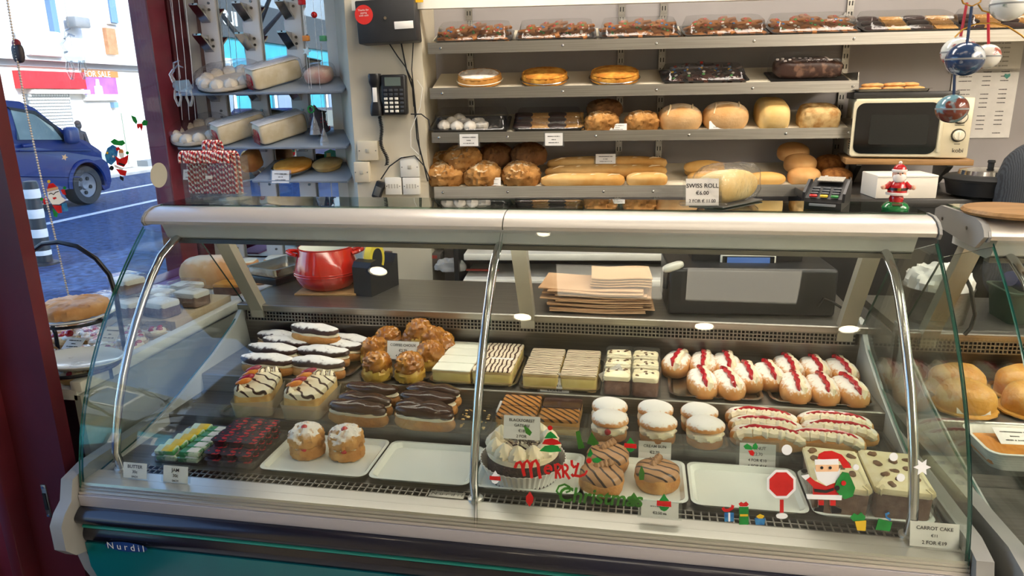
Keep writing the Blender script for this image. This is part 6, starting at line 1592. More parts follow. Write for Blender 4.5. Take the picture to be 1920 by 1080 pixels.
def biscuit_tray(lab0, i, u0, u1, tt=.11):
    uc = (u0 + u1) / 2; p = sh(i, uc, tt); w = (u1 - u0) * mpp(p) * .98
    t = cookie_tray('clear-lidded biscuit tray %s' % lab0, w, .19, .06); place(t, p + Vector((0, 0, .001)), 5.5, TILT)
    M = Matrix.LocRotScale(t.location, t.rotation_euler, Vector((1, 1, 1)))
    for k in range(4):
        for r in range(3):
            mk = VB if k % 2 else CBQ
            o = mk('%s %s biscuit, column %s, tray %s' % (ORD[r], 'golden' if k % 2 else 'dark', ('one', 'two', 'three', 'four')[k], lab0), 'biscuit', M @ Vector((-.36 * w + k * .24 * w, -.05 + r * .045, .007 + r * .009)), 5.5, '%s biscuits %s' % ('golden' if k % 2 else 'dark', lab0))
            o.rotation_euler = (RAD(TILT + 10), 0, RAD(5.5))
biscuit_tray('on the third shelf beside the meringues', 2, 962, 1096)
biscuit_tray('at the right of the top shelf', 0, 1606, 1784)
biscuit_tray('at the far right end of the top shelf', 0, 1792, 1940)
# pies on the second shelf
def pie(name, lab, u, dia_px, crustm, sug):
    p = sh(1, u, .10); r = dia_px * mpp(p) / 2
    t = T(name, lab, 'pie', p + Vector((0, 0, .001)), 5.5, rx=TILT)
    MB().lathe([(r * .75, 0), (r * .98, .016), (r * 1.04, .018), (r * 1.02, .021), (r * .9, .014), (0, .012)], 40).build('foil_case' if not sug else 'plate', M_foil if not sug else M_boardw, t)
    MB().blob(r * .95, r * .95, .026, .55, 1, .006, 45, 4 if sug else int(u) % 9, -.5, 56, 22, M=Tr(0, 0, .020), rid=True).build('crust', crustm, t)
    MB().lathe([(r * .90, .030), (r * .96, .038), (r * .92, .044), (r * .84, .036)], 60, cap=False, wob=lambda a, z: 1 + .02 * math.sin(a * 20)).build('crimped_rim', crustm, t)
M_qui = mat('quiche_top', '#d9a044', .8, spec=.2, c2='#b8742a', sc=24, bump=.9, bsc=60)
M_tart = mat('tart_sugared', '#cf9a56', .8, spec=.2, c2='#b8803e', sc=10, bump=.5, bsc=24, dust='#f0e6da', dthr=.62, dsc=30)
pie('fruit_tart', 'sugar-dusted fruit tart on a cream plate, left of second shelf', 900, 84, M_tart, True)
pie('quiche', 'golden quiche in foil on the second shelf, left one', 1021, 88, M_qui, False)
pie('quiche', 'golden quiche in foil on the second shelf, right one', 1152, 92, M_qui, False)
p = sh(1, 1510, .10); t = T('chocolate_log', 'wrapped chocolate biscuit log with pink and white marshmallows on second shelf', 'cake', p + Vector((0, 0, .001)), 5.5, rx=TILT)
w = 138 * mpp(p)
MB().rbox((0, 0, .004), (w, .15, .008), .003).build('black_tray', M_trayblk, t)
MB().blob(w * .44, .05, .036, .5, .35, .006, 25, 3, -.9, 34, 14, M=Tr(0, 0, .040)).build('log', mat('rocky_road', '#3d231b', .4, c2='#7a5a48', sc=34, lo=.52, hi=.66, bump=.5), t)
rnd = random.Random(6)
for k in range(16):
    MB().rbox((rnd.uniform(-.4, .4) * w, rnd.uniform(-.04, .03), .074), (.012, .010, .008), .003).build('marshmallow', mat('marshmallow', '#efe4e0', .6), t)
MB().blob(w * .49, .068, .05, .4, .3, .004, 30, 5, -.95, 32, 14, M=Tr(0, 0, .048)).build('wrapper', glass('log_film', '#fdfdfd', .5, .03, .0, .5, 60), t)
# meringues on the third shelf
p = sh(2, 885, .11); w = 146 * mpp(p)
t = cookie_tray('clear-lidded black tray of white meringues on the third shelf', w, .19, .065); place(t, p + Vector((0, 0, .001)), 5.5, TILT)
Mt = Matrix.LocRotScale(t.location, t.rotation_euler, Vector((1, 1, 1)))
def mering(nest):
    t = T('meringue', None, None); b = MB()
    if nest: b.lathe([(.024, 0), (.028, .012), (.026, .024), (.014, .026), (.010, .020), (0, .018)], 26, wob=lambda a, z: 1 + .07 * math.sin(a * 9))
    else: b.lathe([(.022, 0), (.029, .008), (.028, .018), (.020, .028), (.010, .035), (0, .038)], 28, wob=lambda a, z: 1 + .07 * math.sin(a * 8 + z * 120))
    b.build('nest' if nest else 'swirl', mat('meringue_white', '#f3efe6', .6, c2='#ebe2d2', sc=20), t); return t
MG = Maker(mering(False)); MN = Maker(mering(True))
for k, (x, y, n) in enumerate(((-.11, -.045, 0), (-.055, -.055, 0), (.0, -.055, 0), (.05, -.048, 1), (-.085, .0, 0), (-.03, -.005, 1), (.028, -.002, 1), (-.06, .045, 0))):
    o = (MN if n else MG)('white %s meringue on the third shelf tray, %s' % ('ring' if n else 'swirl', ORD[k]), 'meringue', Mt @ Vector((x, y, .008)), 5.5, 'meringues on the third shelf'); o.rotation_euler = (RAD(TILT), 0, RAD(5.5))
    o['label'] = 'white %s meringue in black tray on third shelf, %s' % ('ring' if n else 'swirl', ('front left corner', 'front second', 'front third', 'front right', 'middle row left', 'middle row centre', 'middle row right', 'at the back')[k])
# loaves
M_soda = mat('soda_bread_crust', '#bd8c52', .85, spec=.1, c2='#9a6a38', sc=20, bump=.5, bsc=110, dust='#dcc39c', dthr=.95, dsc=24)
M_sodad = mat('dark_soda_crust', '#86603e', .85, spec=.1, c2='#6c4a2e', sc=20, bump=.5, bsc=110)
M_cob = mat('cob_crust', '#c9965c', .8, spec=.2, c2='#dbb482', sc=8, bump=.5, bsc=90, dust='#ead2b0', dthr=.85, dsc=12)
M_tin = mat('tin_loaf_crust', '#d8b06a', .8, spec=.2, c2='#e6c88a', sc=8, bump=.3)
M_bag_ = mat('baguette_crust', '#dfb676', .8, spec=.2, c2='#cb9650', sc=9, bump=.25, bsc=20)
M_roll = mat('roll_crust', '#c68a4c', .6, spec=.3, c2='#dbae72', sc=7, bump=.15)
M_seed = mat('wholemeal_roll', '#a56c36', .8, spec=.2, c2='#7e4c22', sc=60, bump=.5, bsc=90)
def loaf(name, a, b_, c, m, seed, amp=.004, ns=16, e1=.8, e2=.9, rid=False, slash=0):
    t = T(name, None, None)
    MB().blob(a, b_, c, e1, e2, amp, ns * (1.9 if rid else 1), seed, -.6, 48 if rid else 34, 28 if rid else 18, M=Tr(0, 0, c * .6), rid=rid).build('crust', m, t)
    if slash:
        b = MB()
        for k in range(slash):
            x = (-.5 + (k + .5) / slash) * a * 1.5
            b.tube([(x - .012, -b_ * .75, c * 1.15), (x, -b_ * .3, c * 1.5), (x + .006, b_ * .3, c * 1.52)], [.002, .005, .003], 6)
        b.tube([(-a * .75, -b_ * .1, c * 1.34), (0, -b_ * .12, c * 1.57), (a * .75, -b_ * .1, c * 1.34)], [.002, .004, .002], 6)
        b.build('slash_marks', mat('flour_slash', '#e8d0a6', .8), t)['kind'] = 'stuff'
    return t
SD = Maker(*[loaf('soda_bread', .076, .07, .05, M_soda, s, .016, 22, .85, 1, True) for s in (1, 4, 7)])
SDD = Maker(loaf('dark_soda_bread', .072, .066, .046, M_sodad, 3, .014, 22, .85, 1, True))
for u, tt, dz, mk, d in ((838, .075, 0, SD, 'front left'), (906, .075, 0, SD, 'front middle with price card'), (978, .075, 0, SD, 'front right beside the baguettes'), (871, .125, .055, SD, 'upper, resting on the front two'), (836, .20, 0, SD, 'at the back left, mostly hidden')):
    on(mk, 'round craggy brown soda bread on lowest shelf, %s' % d, 'bread', 3, u, tt, 'soda breads on the lowest shelf', random.uniform(0, 360) * 0, dz)
for u, tt, dz, d in ((932, .19, .045, 'in shade at the back middle'), (993, .16, .058, 'upper right, darker')):
    on(SDD, 'dark round soda bread on lowest shelf, %s' % d, 'bread', 3, u, tt, 'dark soda breads', 0, dz)
SB2 = Maker(loaf('small_soda_bread', .066, .05, .04, M_soda, 5, .012, 26, .8, .9, True))
on(SB2, 'small craggy brown loaf on third shelf left of the price card', 'bread', 2, 1128, .06)
on(SB2, 'small craggy brown loaf on third shelf right of the price card', 'bread', 2, 1203, .06)
SB3 = Maker(loaf('dark_small_loaf', .07, .05, .036, M_sodad, 6, .012, 26, .8, .9, True))
on(SB3, 'dark craggy loaf stacked behind the small brown loaves', 'bread', 2, 1133, .15, None, 0, .03)
CO = Maker(loaf('cob_loaf', .09, .07, .056, M_cob, 2, .003, 14, .8, .9, False, 3), loaf('cob_loaf', .092, .072, .060, M_cob, 5, .003, 14, .8, .9, False, 3))
on(CO, 'floury slashed cob loaf on third shelf, left one', 'bread', 2, 1273, .075, k=0)
on(CO, 'floury slashed cob loaf on third shelf, right one with card', 'bread', 2, 1358, .078, k=1)
TL = Maker(loaf('tin_loaf', .064, .1, .062, M_tin, 3, .003, 14, .7, .65, False, 0)); on(TL, 'pale tin loaf standing end-on on the third shelf', 'bread', 2, 1444, .10)
OL = Maker(loaf('oat_loaf', .075, .06, .05, mat('oat_crust', '#a87a40', .8, c2='#d0b078', sc=26, bump=.9, bsc=40), 3, .007, 24, .55, .5, True)); on(OL, 'rough oat loaf at the right end of the third shelf', 'bread', 2, 1531, .07)
def baguette(L, seed):
    t = T('baguette', None, None)
    MB().blob(L / 2, .033, .028, .6, .75, .003, 18, seed, -.7, 40, 12, M=Tr(0, 0, .02)).build('crust', M_bag_, t)
    b = MB()
    n = max(2, int(L / .08))
    for k in range(n):
        x = (-.5 + (k + .5) / n) * L * .9
        b.tube([(x - .03, -.014, .040), (x, -.004, .0475), (x + .035, .008, .043)], [.001, .0035, .001], 6)
    b.build('slash_marks', mat('flour_slash', '#e8d0a6', .8), t)['kind'] = 'stuff'
    return t
BGL = Maker(baguette(.355, 1)); BGS = Maker(baguette(.17, 3)); BGX = Maker(baguette(.52, 5))
on(BGL, 'long baguette at the front of the baguette pile', 'bread', 3, 1092, .04); on(BGS, 'short baguette piece at the front right of pile', 'bread', 3, 1212, .042)
on(BGX, 'long baguette in the middle of the pile', 'bread', 3, 1135, .105, dz=.012); on(BGX, 'long baguette at the back top of pile behind its card', 'bread', 3, 1137, .17, dz=.024)
def froll(): return loaf('long_roll', .085, .032, .028, mat('pale_roll', '#d9a252', .55, c2='#e4b86e', sc=7, bump=.15), 2, .002, 14, .85, .85)
FR = Maker(froll())
for u, tt, dz, d in ((1320, .14, 0, 'back one behind the swiss roll'), (1326, .075, 0, 'middle one behind the swiss roll'), (1318, .11, .03, 'upper one behind the swiss roll'), (1432, .05, 0, 'alone right of the swiss roll')):
    on(FR, 'long pale roll on lowest shelf, %s' % d, 'bread roll', 3, u, tt, 'long rolls', 0, dz)
BR = Maker(loaf('round_roll', .068, .06, .04, M_roll, 2, .002, 12, .75, .95))
for u, tt, dz, d in ((1505, .06, 0, 'front'), (1496, .12, .03, 'middle of the pile'), (1482, .2, .05, 'topmost at the back')):
    on(BR, 'shiny golden round roll on lowest shelf, %s' % d, 'bread roll', 3, u, tt, 'golden round rolls', 0, dz, sc=.97)
WR = Maker(loaf('seeded_roll', .06, .055, .037, M_seed, 4, .003, 20, .75, .95))
for u, tt, dz, d in ((1566, .055, 0, 'front with price card'), (1553, .14, .02, 'behind')):
    on(WR, 'brown seeded round roll on lowest shelf, %s' % d, 'bread roll', 3, u, tt, 'seeded rolls', 0, dz)
# shelf price cards
def shelf_tag(lab, u0, v0, u1, v1, w, holder=False, lines=None, rx=80):
    p = PW((u0 + u1) / 2, v1, w); s = mpp(p)
    return price_tag(lab, p, (u1 - u0) * s, (v1 - v0) * s, lines or F3, 5.5, rx, None, holder)
shelf_tag('price card hanging on third shelf lip below the meringues', 862, 252, 897, 274, WF - .012, True, rx=90)
shelf_tag('price card hanging on third shelf lip below the biscuits', 1022, 250, 1055, 273, WF - .012, True, rx=90)
for a in ((1141, 232, 1175, 246, 'small brown loaves'), (1330, 227, 1368, 242, 'right cob loaf'), (1437, 226, 1474, 241, 'tin loaf'), (1519, 224, 1558, 240, 'oat loaf')):
    shelf_tag('price card on the third shelf in front of the %s' % a[4], a[0], a[1], a[2], a[3], WF + .012)
shelf_tag('price card on lowest shelf in front of the soda breads', 905, 333, 939, 348, WF + .012)
shelf_tag('price card on lowest shelf in front of the seeded rolls', 1547, 329, 1585, 344, WF + .012)
shelf_tag('price card standing on the baguettes', 1117, 289, 1154, 307, WF + .11, True)

# ------------------------------------------------------------------ the pier with telephone and boxes
WP = 2.9995
def pq(u, v, off=0): return PW(u, v, WP - off)
p0, p1 = pq(683, 75), pq(788, 12)
t = T('wall_box', 'black lockable wall box with red sticker and white label', 'box', (p0 + p1) / 2, 5.5, ry=-2)
w_, h_ = 108 * mpp(p0), 74 * mpp(p0)
MB().rbox((0, -.05, 0), (w_, .10, h_), .006).build('body', mat('wall_box_black', '#27282a', .45, c2='#2d2e30', sc=12), t)
st = MB().lathe([(0, .001), (.036, .001), (.036, 0), (0, 0)], 32, 0, Tr(-w_ * .36, -.1005, h_ * .17, rx=90)).build('red_sticker', mat('sticker_red', '#d2322e', .4), t)
b = MB()
for k, (tx, zz) in enumerate((('Thanks for', .014), ('paying', .004), ('with cash', -.006))): add_text(b, tx, .010, Tr(-w_ * .36, -.1022, h_ * .17 + zz, rx=90))
b.build('sticker_lettering', M_paper, st, False)
MB().rbox((w_ * .30, -.101, -h_ * .12), (.075, .002, .028), .0008).build('label', M_paper, t)
MB().cyl((-.0, -.10, .01), (-.0, -.106, .01), .006, n=12).build('keyhole', M_chrome, t)
p = pq(738, 178); t = T('wall_telephone', 'black corded telephone with keypad mounted on the cream wall', 'telephone', p, 5.5)
s = mpp(p)
MB().rbox((.010, -.022, 0), (.105, .044, .16), .010, 3).build('base', M_black, t)
MB().box((.010, -.045, .052), (.066, .002, .034)).build('screen', mat('lcd', '#5d6a66', .2), t, False)
for r in range(6):
    for c in range(4):
        MB().rbox((-.022 + c * .022, -.0455, .018 - r * .0165), (.015, .004, .010), .002).build('key', M_white if (c < 3 and r > 1) else mat('key_grey', '#3c3f44'), t)
hs = MB(); hs.loft([[(x - .066, y - .03, z) for x, y in rrect(w, d, .012, 3)] for w, d, z in ((.044, .05, -.082), (.048, .058, -.072), (.046, .05, -.045), (.036, .032, -.02), (.036, .032, .03), (.046, .05, .05), (.048, .058, .075), (.044, .05, .084))])
h_o = hs.build('handset', M_black, t)
MB().rbox((-.066, -.0475, .0), (.018, .002, .06), .0006).build('name_strip', M_paper, h_o)
pts = []
for k in range(150):
    f = k / 149; a = k * 1.25
    u = 712 + 10 * f + 6 * math.sin(f * 9) * f; v = 218 + 92 * f
    q = pq(u, v, .02); pts.append((q + WS * (.007 * math.cos(a)) + WN * (.007 * math.sin(a))))
MB().tube(pts, .0022, 5).build('coiled_cord', M_rub, t, True, True)
def plate(lab, u0, v0, u1, v1, m=M_white, dep=.022, off=0, name='wall_socket', gang=True):
    a = pq((u0 + u1) / 2, (v0 + v1) / 2, off); s = mpp(a); w, h = (u1 - u0) * s, (v1 - v0) * s
    t = T(name, lab, 'socket', a, 5.5)
    MB().rbox((0, -dep / 2, 0), (w, dep, h), .003).build('faceplate', m, t)
    for dx in (-.4, .4): MB().cyl((dx * w, -dep, 0), (dx * w, -dep - .001, 0), .0025, n=8).build('screw', M_steeld, t)
    b = MB()
    if gang:
        for k in range(4): b.box((-.018 + k * .012, -dep - .0004, 0), (.007, .001, .018), 0)
    else: b.rbox((0, -dep - .001, 0), (.016, .003, .016), .002)
    b.build('slots' if gang else 'rocker', mat('socket_mark', '#b9b4a6', .5), t)
plate('cream switch plate left of the phone cord', 672, 264, 711, 300, M_cream, .02, gang=False)
plate('cream boxed outlet below the switch plate', 668, 303, 696, 340, M_cream, .035, gang=False)
plate('white telephone socket, upper of three', 752, 294, 788, 331, gang=False)
plate('white double outlet plate, lower left of three', 724, 332, 755, 364)
plate('white double outlet plate, lower right of three', 757, 332, 789, 364)
p = pq(710, 356, .02); t = T('power_adapter', 'black plug-in power adapter hanging on its cable', 'adapter', p, 5.5, ry=22)
MB().rbox((0, 0, 0), (.038, .03, .075), .006).build('body', M_black, t); MB().rbox((0, -.0155, -.005), (.026, .001, .04), .0004).build('rating_label', mat('rating_grey', '#5a5a58', .5), t)
for k, (lab, pl_, r) in enumerate((('thick black cable hanging from the wall box', ((752, 80), (762, 130), (775, 170), (778, 210), (782, 260), (795, 310), (802, 340)), .0032), ('black cable running from wall box past the phone', ((730, 82), (745, 105), (760, 125), (772, 150), (776, 200)), .0026), ('thin black cable from wall box beside the thick one', ((775, 78), (772, 130), (778, 190), (783, 240), (788, 290)), .0022), ('black cable arching from adapter to the shelf corner', ((714, 336), (730, 312), (752, 296), (778, 292), (796, 312), (806, 336)), .0026), ('pale thin cable looped below the phone', ((782, 150), (792, 165), (788, 200), (770, 245), (770, 275), (785, 290)), .0016), ('black cable from phone base to shelf side', ((770, 214), (790, 214), (804, 225), (806, 245)), .0026))):
    o = MB().tube([pq(u, v, .012 + .004 * k) for u, v in pl_], r, 7).build('cable', M_rub if 'pale' not in lab else M_white); tagp(o, lab, 'cable', 'cables on the cream wall')
t = T('yellow_sign', 'bright yellow strip at the very top above the black wall box', 'sign', PW(765, 0, 2.935), 5.5)
MB().rbox((0, 0, .015), (.12, .004, .05), .001).build('card', mat('sign_yellow', '#e8b820', .5), t)
# ------------------------------------------------------------------ microwave corner
YM = 3.0
mp0 = PY(1600, 297, YM); mp1 = PY(1805, 300, YM)
mc = T('microwave', 'cream microwave oven with black door glass and two dials', 'microwave', ((mp0.x + mp1.x) / 2, YM, mp0.z + .002), -8)
MW, MH, MD = .40, .222, .27
MB().rbox((0, MD / 2, MH / 2), (MW, MD, MH), .006, 2).build('case', mat('microwave_cream', '#d8ceb0', .35), mc)
dr = MB().loft([[(x, y, z) for x, z in rrect(.315, MH * .94, .012, 4, -.05, MH * .5)] for y in (-.0, -.012)]).build('door', MATS['microwave_cream'], mc, True)
MB().loft([[(x, y, z) for x, z in rrect(.285, MH * .86, .03, 6, -.055, MH * .5)] for y in (-.011, -.0145)]).build('door_glass', M_blackg, dr)
MB().loft([[(x, y, z) for x, z in rrect(.20, MH * .50, .008, 4, -.045, MH * .48)] for y in (-.0145, -.0152)]).build('window_mesh', mat('mesh_dark', '#1d1e1c', .3), dr)
MB().rbox((.095, -.018, MH * .5), (.012, .012, MH * .8), .004).build('handle', MATS['microwave_cream'], dr)
for z, in ((.15,), (.085,)):
    k = MB().lathe([(.025, 0), (.025, -.003), (.020, -.006), (.018, -.016), (0, -.018)], 28, 0, Tr(.16, -.001, z, rx=-90, s=(1, 1, -1)) if 0 else Matrix.Translation((.16, 0, z)) @ Tr(rx=90)).build('dial_ring', mat('dial_ring', '#6a675e', .4), mc)
    MB().lathe([(.019, 0), (.019, .012), (.016, .016), (0, .017)], 28, 0, Matrix.Translation((.16, -.004, z)) @ Tr(rx=90)).build('dial', mat('dial_cream', '#e2dac2', .35), k)
    MB().rbox((.16, -.023, z), (.006, .006, .03), .002, 2).build('dial_grip', mat('dial_cream', '#e2dac2'), k)
b = MB()
for z in (.195, .19, .13, .122, .053): b.box((.16, -.0008, z), (.03 if z > .12 else .02, .001, .0018))
b.build('dial_marks', M_ink, mc, False)
b = MB(); add_text(b, 'kobi', .022, Tr(.165, -.0012, .022, rx=90)); b.build('maker_name', M_ink, mc, False)
b = MB()
for r in range(6):
    for c in range(5): b.box((-MW / 2 - .0006, .05 + c * .012, .03 + r * .009), (.001, .007, .004))
b.build('side_vents', M_rub, mc, False)['kind'] = 'stuff'
ws_ = T('microwave_shelf', 'wooden shelf board on steel brackets holding the microwave', 'shelf', (mc.location.x, YM, mp0.z - .013), -8)
MB().rbox((.0, .13, 0), (.44, .30, .022), .003).build('board', M_wood, ws_)
for x in (-.16, .16): MB().extx([(.28, -.011), (.05, -.011), (.05, -.022), (.26, -.12), (.28, -.12)], x - .01, x + .01).build('bracket', M_steel, ws_, False)
p = Vector((mc.location.x, YM, mc.location.z + MH))
bk = MB().rbox((0, 0, .012), (.36, .24, .024), .004).build('warming_pan', mat('pan_grey', '#3b3a39', .4, .4)); place(bk, (p.x - .01, YM + .14, p.z), -8); tagp(bk, 'flat dark grey pan on top of the microwave', 'pan')
o = tray_mb(.27, .2, .012, .01, .008).build('cookie_sheet', M_steeld); place(o, (p.x - .06, YM + .12, p.z + .024), -8); tagp(o, 'metal sheet of pale cookies above the microwave', 'tray')
def cookie(): 
    return MB().blob(.04, .04, .009, .7, 1, .002, 40, 2, -.7, 24, 8, M=Tr(0, 0, .007)).build('round_cookie', mat('pale_cookie', '#c98d4e', .7, c2='#dba868', sc=24, bump=.4))
CKm = Maker(cookie())
for k, (x, y, z) in enumerate(((-.08, -.04, 0), (.0, -.045, 0), (.075, -.04, 0), (-.06, .03, 0), (.03, .035, 0), (-.07, -.03, .014), (.01, -.03, .015), (.06, -.02, .015))):
    CKm('%s pale round cookie on the metal sheet above the microwave' % ORD[k], 'cookie', (p.x - .06 + x, YM + .12 + y, p.z + .028 + z), -8, 'cookies above the microwave')
q = PY(1700, 378, 2.62)
cb = T('back_cabinet', 'dark worktop cabinet below the microwave shelf', 'cabinet', (1.12, 2.78, 0), 2)
MB().rbox((.0, .2, q.z - .02), (1.0, .50, .03), .004).build('worktop', mat('dark_top', '#34322f', .3), cb)
MB().box((0, .2, (q.z - .03) / 2), (.98, .46, q.z - .04)).build('carcass', M_black, cb, False)
wb_ = T('white_box', 'plain white cardboard box under the microwave shelf', 'box', (PY(1695, 378, 2.72).x, 2.80, q.z - .004), 4)
MB().rbox((0, 0, .041), (.205, .15, .082), .003).build('carton', mat('white_card', '#e4ddd0', .7), wb_); MB().box((0, -.0756, .076), (.205, .001, .001)).build('lid_seam', M_gray, wb_, False)
kt = T('soup_kettle', 'black soup kettle with steel lid and black knob', 'kettle', (PY(1862, 384, 2.74).x, 2.80, q.z - .004))
MB().lathe([(.10, 0), (.125, .01), (.135, .05), (.138, .062), (.13, .07), (.0, .072)], 40).build('body', M_black, kt)
MB().lathe([(.14, .058), (.143, .066), (.132, .076), (.10, .080)], 40, cap=False).build('rim', M_rub, kt)
MB().lathe([(.10, .079), (.095, .094), (.05, .102), (0, .104)], 40).build('lid', M_chrome, kt)
MB().lathe([(.010, .10), (.010, .118), (.013, .121), (.011, .128), (0, .129)], 18).build('knob', M_rub, kt)
# price list on the wall
pw0 = PW(1775, 130, 3.28); s = mpp(pw0)
pl0 = PW(1815, 190, 3.283)
t = T('price_list', 'white printed price list sheet on the back wall', 'notice', PW(1840, 195, 3.284), 5.5)
MB().box((0, 0, 0), (118 * s, .002, 126 * s)).build('sheet', M_paper, t, False)
b = MB()
for k in range(15):
    zz = 58 * s - k * 8 * s
    for xx, wd in ((-36, 22), (2, 14), (34, 14)):
        if (k * 7 + xx) % 5: fakeline(b, 0, 0, wd * s, 1.8 * s, Tr(xx * s, -.0015, zz, rx=90))
b.build('printed_lines', M_ink, t, False)['kind'] = 'stuff'
MB().prism([(-.012, 0), (-.01, .01), (0, .007), (.01, .01), (.012, 0), (0, -.012)], 0, .001, 0, Tr(38 * s, -.002, 50 * s, rx=90)).build('heart_mark', mat('heart_teal', '#4a9a8e', .5), t, False)
t = T('notice_sheet', 'grey-white sheet higher on the back wall behind the baubles', 'notice', PW(1850, 105, 3.284), 5.5)
MB().box((0, 0, 0), (125 * s, .002, 60 * s)).build('sheet', mat('sheet_grey', '#c9c3b8', .7), t, False)
b = MB()
for k in range(6): fakeline(b, 0, 0, 60 * s, 2.5 * s, Tr(10 * s, -.0015, (22 - k * 8) * s, rx=90))
b.build('printed_lines', mat('ink_grey', '#8a857c', .8), t, False)['kind'] = 'stuff'
# grey jacket at the edge
p = PY(1915, 350, 2.5); t = T('grey_jacket', 'dark grey ribbed jacket hanging at the right edge', 'jacket', (p.x + .10, 2.66, p.z - .27))
MB().blob(.10, .08, .28, .7, .8, .012, 12, 4, None, 34, 20, M=Tr(0, 0, .12)).build('cloth', wavemat('jacket_cloth', '#3c4046', '#2b2e33', 60, 2, .9, 'X', .5, .3), t)
# baubles on a wire ring
YB = 2.0
rg = T('bauble_hanger', 'gold wire hoop hanging from the ceiling above second counter', 'hanger', PY(1850, 5, YB))
c = PY(1835, -5, YB)
MB().tube([PY(u, v, YB + .01) for u, v in ((1800, -10), (1806, 6), (1822, 12), (1838, 4), (1842, -10))], .002, 6).build('wire_loop', M_gold, rg, True, True)
MB().tube([PY(u, v, YB + .02) for u, v in ((1834, 8), (1842, 20), (1856, 24), (1870, 12))], .002, 6).build('wire_hook', M_gold, rg, True, True)
MB().tube([PY(u, v, YB + .05) for u, v in ((1790, 70), (1805, 55), (1830, 45), (1860, 43), (1890, 50), (1915, 66), (1930, 80))], .002, 6).build('wire_arc', M_gold, rg, True, True)
MB().cyl(c, (c.x, YB, 2.6), .0012, n=5).build('suspension_wire', M_gold, rg, True, True)
def bauble3(lab, u, v, rpx, m1, m2, rib, vt, ut=None, y=YB, thr=.5, sc_=28):
    p = PY(u, v, y); r = rpx * mpp(p); t = T('bauble', lab, 'bauble', p)
    MB().blob(r, r, r * .93, nu=28, nv=20).build('ball', mat('bauble_' + m1[1:] + m2[1:], m1, .18, c2=m2, sc=sc_, lo=thr - .03, hi=thr + .03, coat=.5), t)
    MB().lathe([(r * 1.004, -.002), (r * 1.012, 0), (r * 1.004, .002)], 30, cap=False).build('seam', mat('bauble_seam', '#8a8d90', .4), t)
    q = PY(ut or u, vt, y) - p
    MB().tube([(0, 0, r * .9), (q.x * .5, 0, (r * .9 + q.z) / 2), q], .0035, 4).build('ribbon', rib, t)
R_r = mat('ribbon_red', '#c01c2e', .4); R_n = mat('ribbon_navy', '#1a2c52', .4)
bauble3('white bauble with red and green figures behind the navy one', 1797, 98, 30, '#d9dcd8', '#a34a4e', R_r, 5, 1813, YB + .06, .56)
bauble3('navy blue and white bauble in front', 1809, 111, 33, '#1f3a62', '#cfd6de', R_n, 12, 1822, YB - .03, .58, 20)
bauble3('white bauble with red snowman scene on red ribbon', 1850, 106, 24, '#dcdad4', '#a85a4e', R_r, 22, 1853, YB + .08, .58)
bauble3('lowest bauble, pale blue with a brown bear picture', 1785, 204, 28, '#6f9aa8', '#6e3226', R_n, 138, 1790, YB - .03, .52, 16)
bauble3('large white bauble with green writing at the top right', 1892, 8, 32, '#dfe2e0', '#8a9a94', R_r, -60, 1895, YB, .58)
# ------------------------------------------------------------------ second counter: goods and board on top
t = T('wooden_turntable', 'round wooden cake board with upright stick on second counter', 'board', Vector((0.0, 0, 0)))
p = PZ(1900, 402, 1.296); t.location = (p.x + .01, p.y + .02, 1.294)
MB().lathe([(.10, 0), (.105, .006), (.10, .013), (0, .014)], 40).build('disc', M_wood, t)
MB().cyl((.03, 0, .013), (.03, 0, .12), .008, n=12).build('stick', M_wood, t)
def pasty(seed):
    t = T('round_pasty', None, None)
    MB().blob(.07, .062, .05, .75, .95, .006, 16, seed, -.5, 32, 14, M=Tr(0, 0, .028)).build('crust', mat('puff_glazed', '#c58a38', .4, c2='#d9a54e', sc=14, bump=.9, bsc=60), t)
    MB().lathe([(.068, .004), (.078, .006), (.077, .010), (.066, .012)], 36, cap=False, wob=lambda a, z: 1 + .02 * math.sin(a * 14)).build('crimp', MATS['puff_glazed'], t)
    return t
PA = Maker(pasty(2), pasty(6))
M2 = Matrix.LocRotScale(ct2.location, ct2.rotation_euler, Vector((1, 1, 1)))
for k, (x, d) in enumerate(((.10, 'first'), (.26, 'second'), (.41, 'third'), (.56, 'fourth'))):
    for r, dn in ((.58, 'front'), (.70, 'back')):
        PA('round glazed pasty in second counter, %s from left in %s row' % (d, dn), 'pasty', M2 @ Vector((x + .03 * (r > .6), r, ZB + .001)), k * 40, 'pasties in second counter')
def dish(lab, x, y, w, d, z, fillc):
    c = M2 @ Vector((x, y, z)); t = T('baking_dish', lab, 'dish', c, 1.5)
    tray_mb(w, d, .05, .03, .006, .006, .02).build('dish', M_whitec, t)
    for k in range(5): 
        L_ = lambda a, z: [(q[0], q[1], z) for q in rrect(a[0], a[1], .026)]
        zz = .012 + k * .007; f = .5 - .0
        MB().loft([L_((w - .034 + k * .0042, d - .034 + k * .0042), zz), L_((w - .031 + k * .0042, d - .031 + k * .0042), zz + .0015)], cap0=False, cap1=False).build('rib', M_whitec, t)
    return t
def bake(lab, x, y, z, w, d, seed):
    c = M2 @ Vector((x, y, z)); t = T('traybake', lab, 'traybake', c, 1.5)
    MB().blob(w / 2, d / 2, .016, .2, .15, .003, 40, seed, None, 26, 8, M=Tr(0, 0, .016)).build('bake', mat('flapjack', '#c27a2a', .5, c2='#d9943c', sc=18, bump=.7, bsc=30), t)
dish('white ribbed baking dish with half a traybake, second counter, rear', .26, .425, .40, .17, ZM, 0); bake('orange traybake half in the rear white dish', .16, .425, ZM + .007, .17, .12, 3)
dish('white ribbed baking dish at the front of second counter', .36, .235, .38, .17, ZF, 0); bake('orange traybake filling the front white dish', .35, .235, ZF + .007, .32, .12, 6)
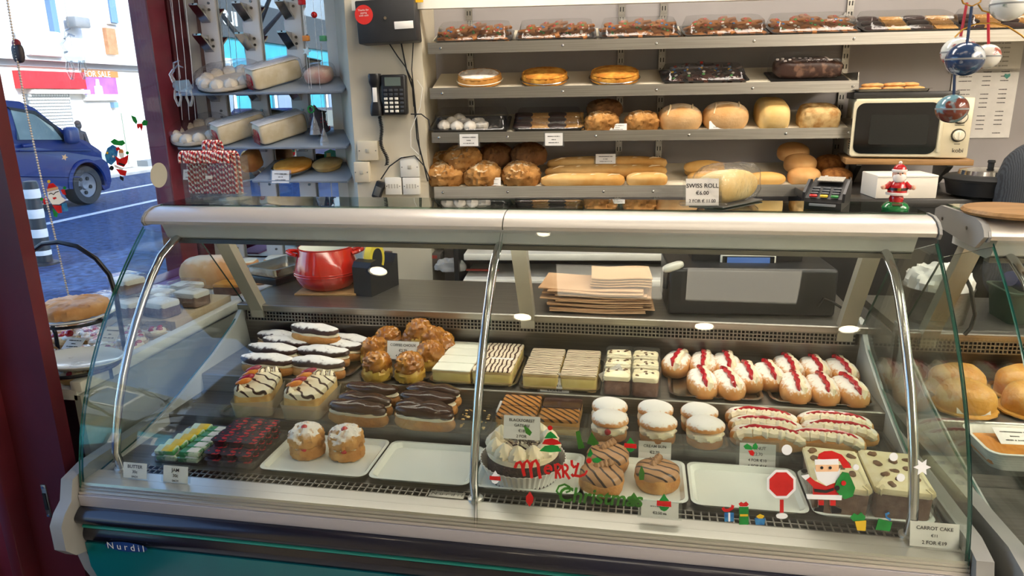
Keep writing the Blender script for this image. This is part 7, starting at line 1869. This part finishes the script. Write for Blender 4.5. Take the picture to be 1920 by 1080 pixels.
for lab, x, y, z in (('price card by the pasties in second counter', .10, .52, ZB + .002), ('price card lying on the rear orange traybake', .16, .42, ZM + .04), ('price card lying on the front orange traybake', .42, .23, ZF + .04)):
    price_tag(lab, M2 @ Vector((x, y, z)), .08, .055, F3, 1.5, 70 if 'pasties' in lab else 20)
c = M2 @ Vector((.40, .93, ZW)); t = T('green_crate', 'green plastic crate on the worktop of second counter', 'crate', c, 1.5)
MB().loft([[(x, y, z) for x, y in rrect(w, d, .02)] for w, d, z in ((.16, .13, 0), (.18, .15, .09), (.19, .16, .09), (.19, .16, .096), (.17, .14, .096), (.15, .12, .006))]).build('crate', mat('crate_green', '#2d4030', .5), t)
c2_ = c + Vector((-.04, -.0, .10)); t = T('blue_trigger_bottle', 'navy blue trigger bottle lying on the green crate', 'bottle', c2_, 40)
MB().tube([(-.05, 0, .03), (-.01, 0, .022), (.04, 0, .0)], [.022, .026, .024], 14).build('bottle', mat('navy_plastic', '#1c2348', .35), t)
MB().tube([(-.01, 0, .03), (.025, 0, .045), (.05, 0, .052)], [.014, .012, .008], 10).build('trigger', mat('navy_plastic', '#1c2348'), t)
c = M2 @ Vector((.13, .90, ZW)); t = T('metal_bin', 'grey metal container with crumpled white paper on second counter', 'container', c, 1.5)
MB().lathe([(.08, 0), (.095, .10), (.097, .104), (.092, .104), (.078, .006), (0, .005)], 30).build('container', M_steeld, t)
MB().blob(.072, .07, .042, .8, .9, .03, 28, 4, None, 40, 24, M=Tr(0, 0, .11), rid=True).build('crumpled_paper', M_paper, t)
c = M2 @ Vector((.62, .95, ZW)); t = T('yellow_tape_roll', 'roll of pale yellow tape standing on second counter worktop', 'tape', c, 1.5)
MB().lathe([(.036, -.02), (.055, -.02), (.055, .02), (.036, .02)], 30, 0, Tr(0, 0, .056, ry=90, rz=60)).build('roll', mat('tape_pale', '#cfc06a', .4), t)
o = MB().tube([PY(u, v, 1.98) for u, v in ((1785, 485), (1800, 500), (1820, 540), (1828, 590), (1820, 615), (1808, 628))], .005, 7).build('hose', M_rub); tagp(o, 'black hose hanging between the two counters', 'hose')
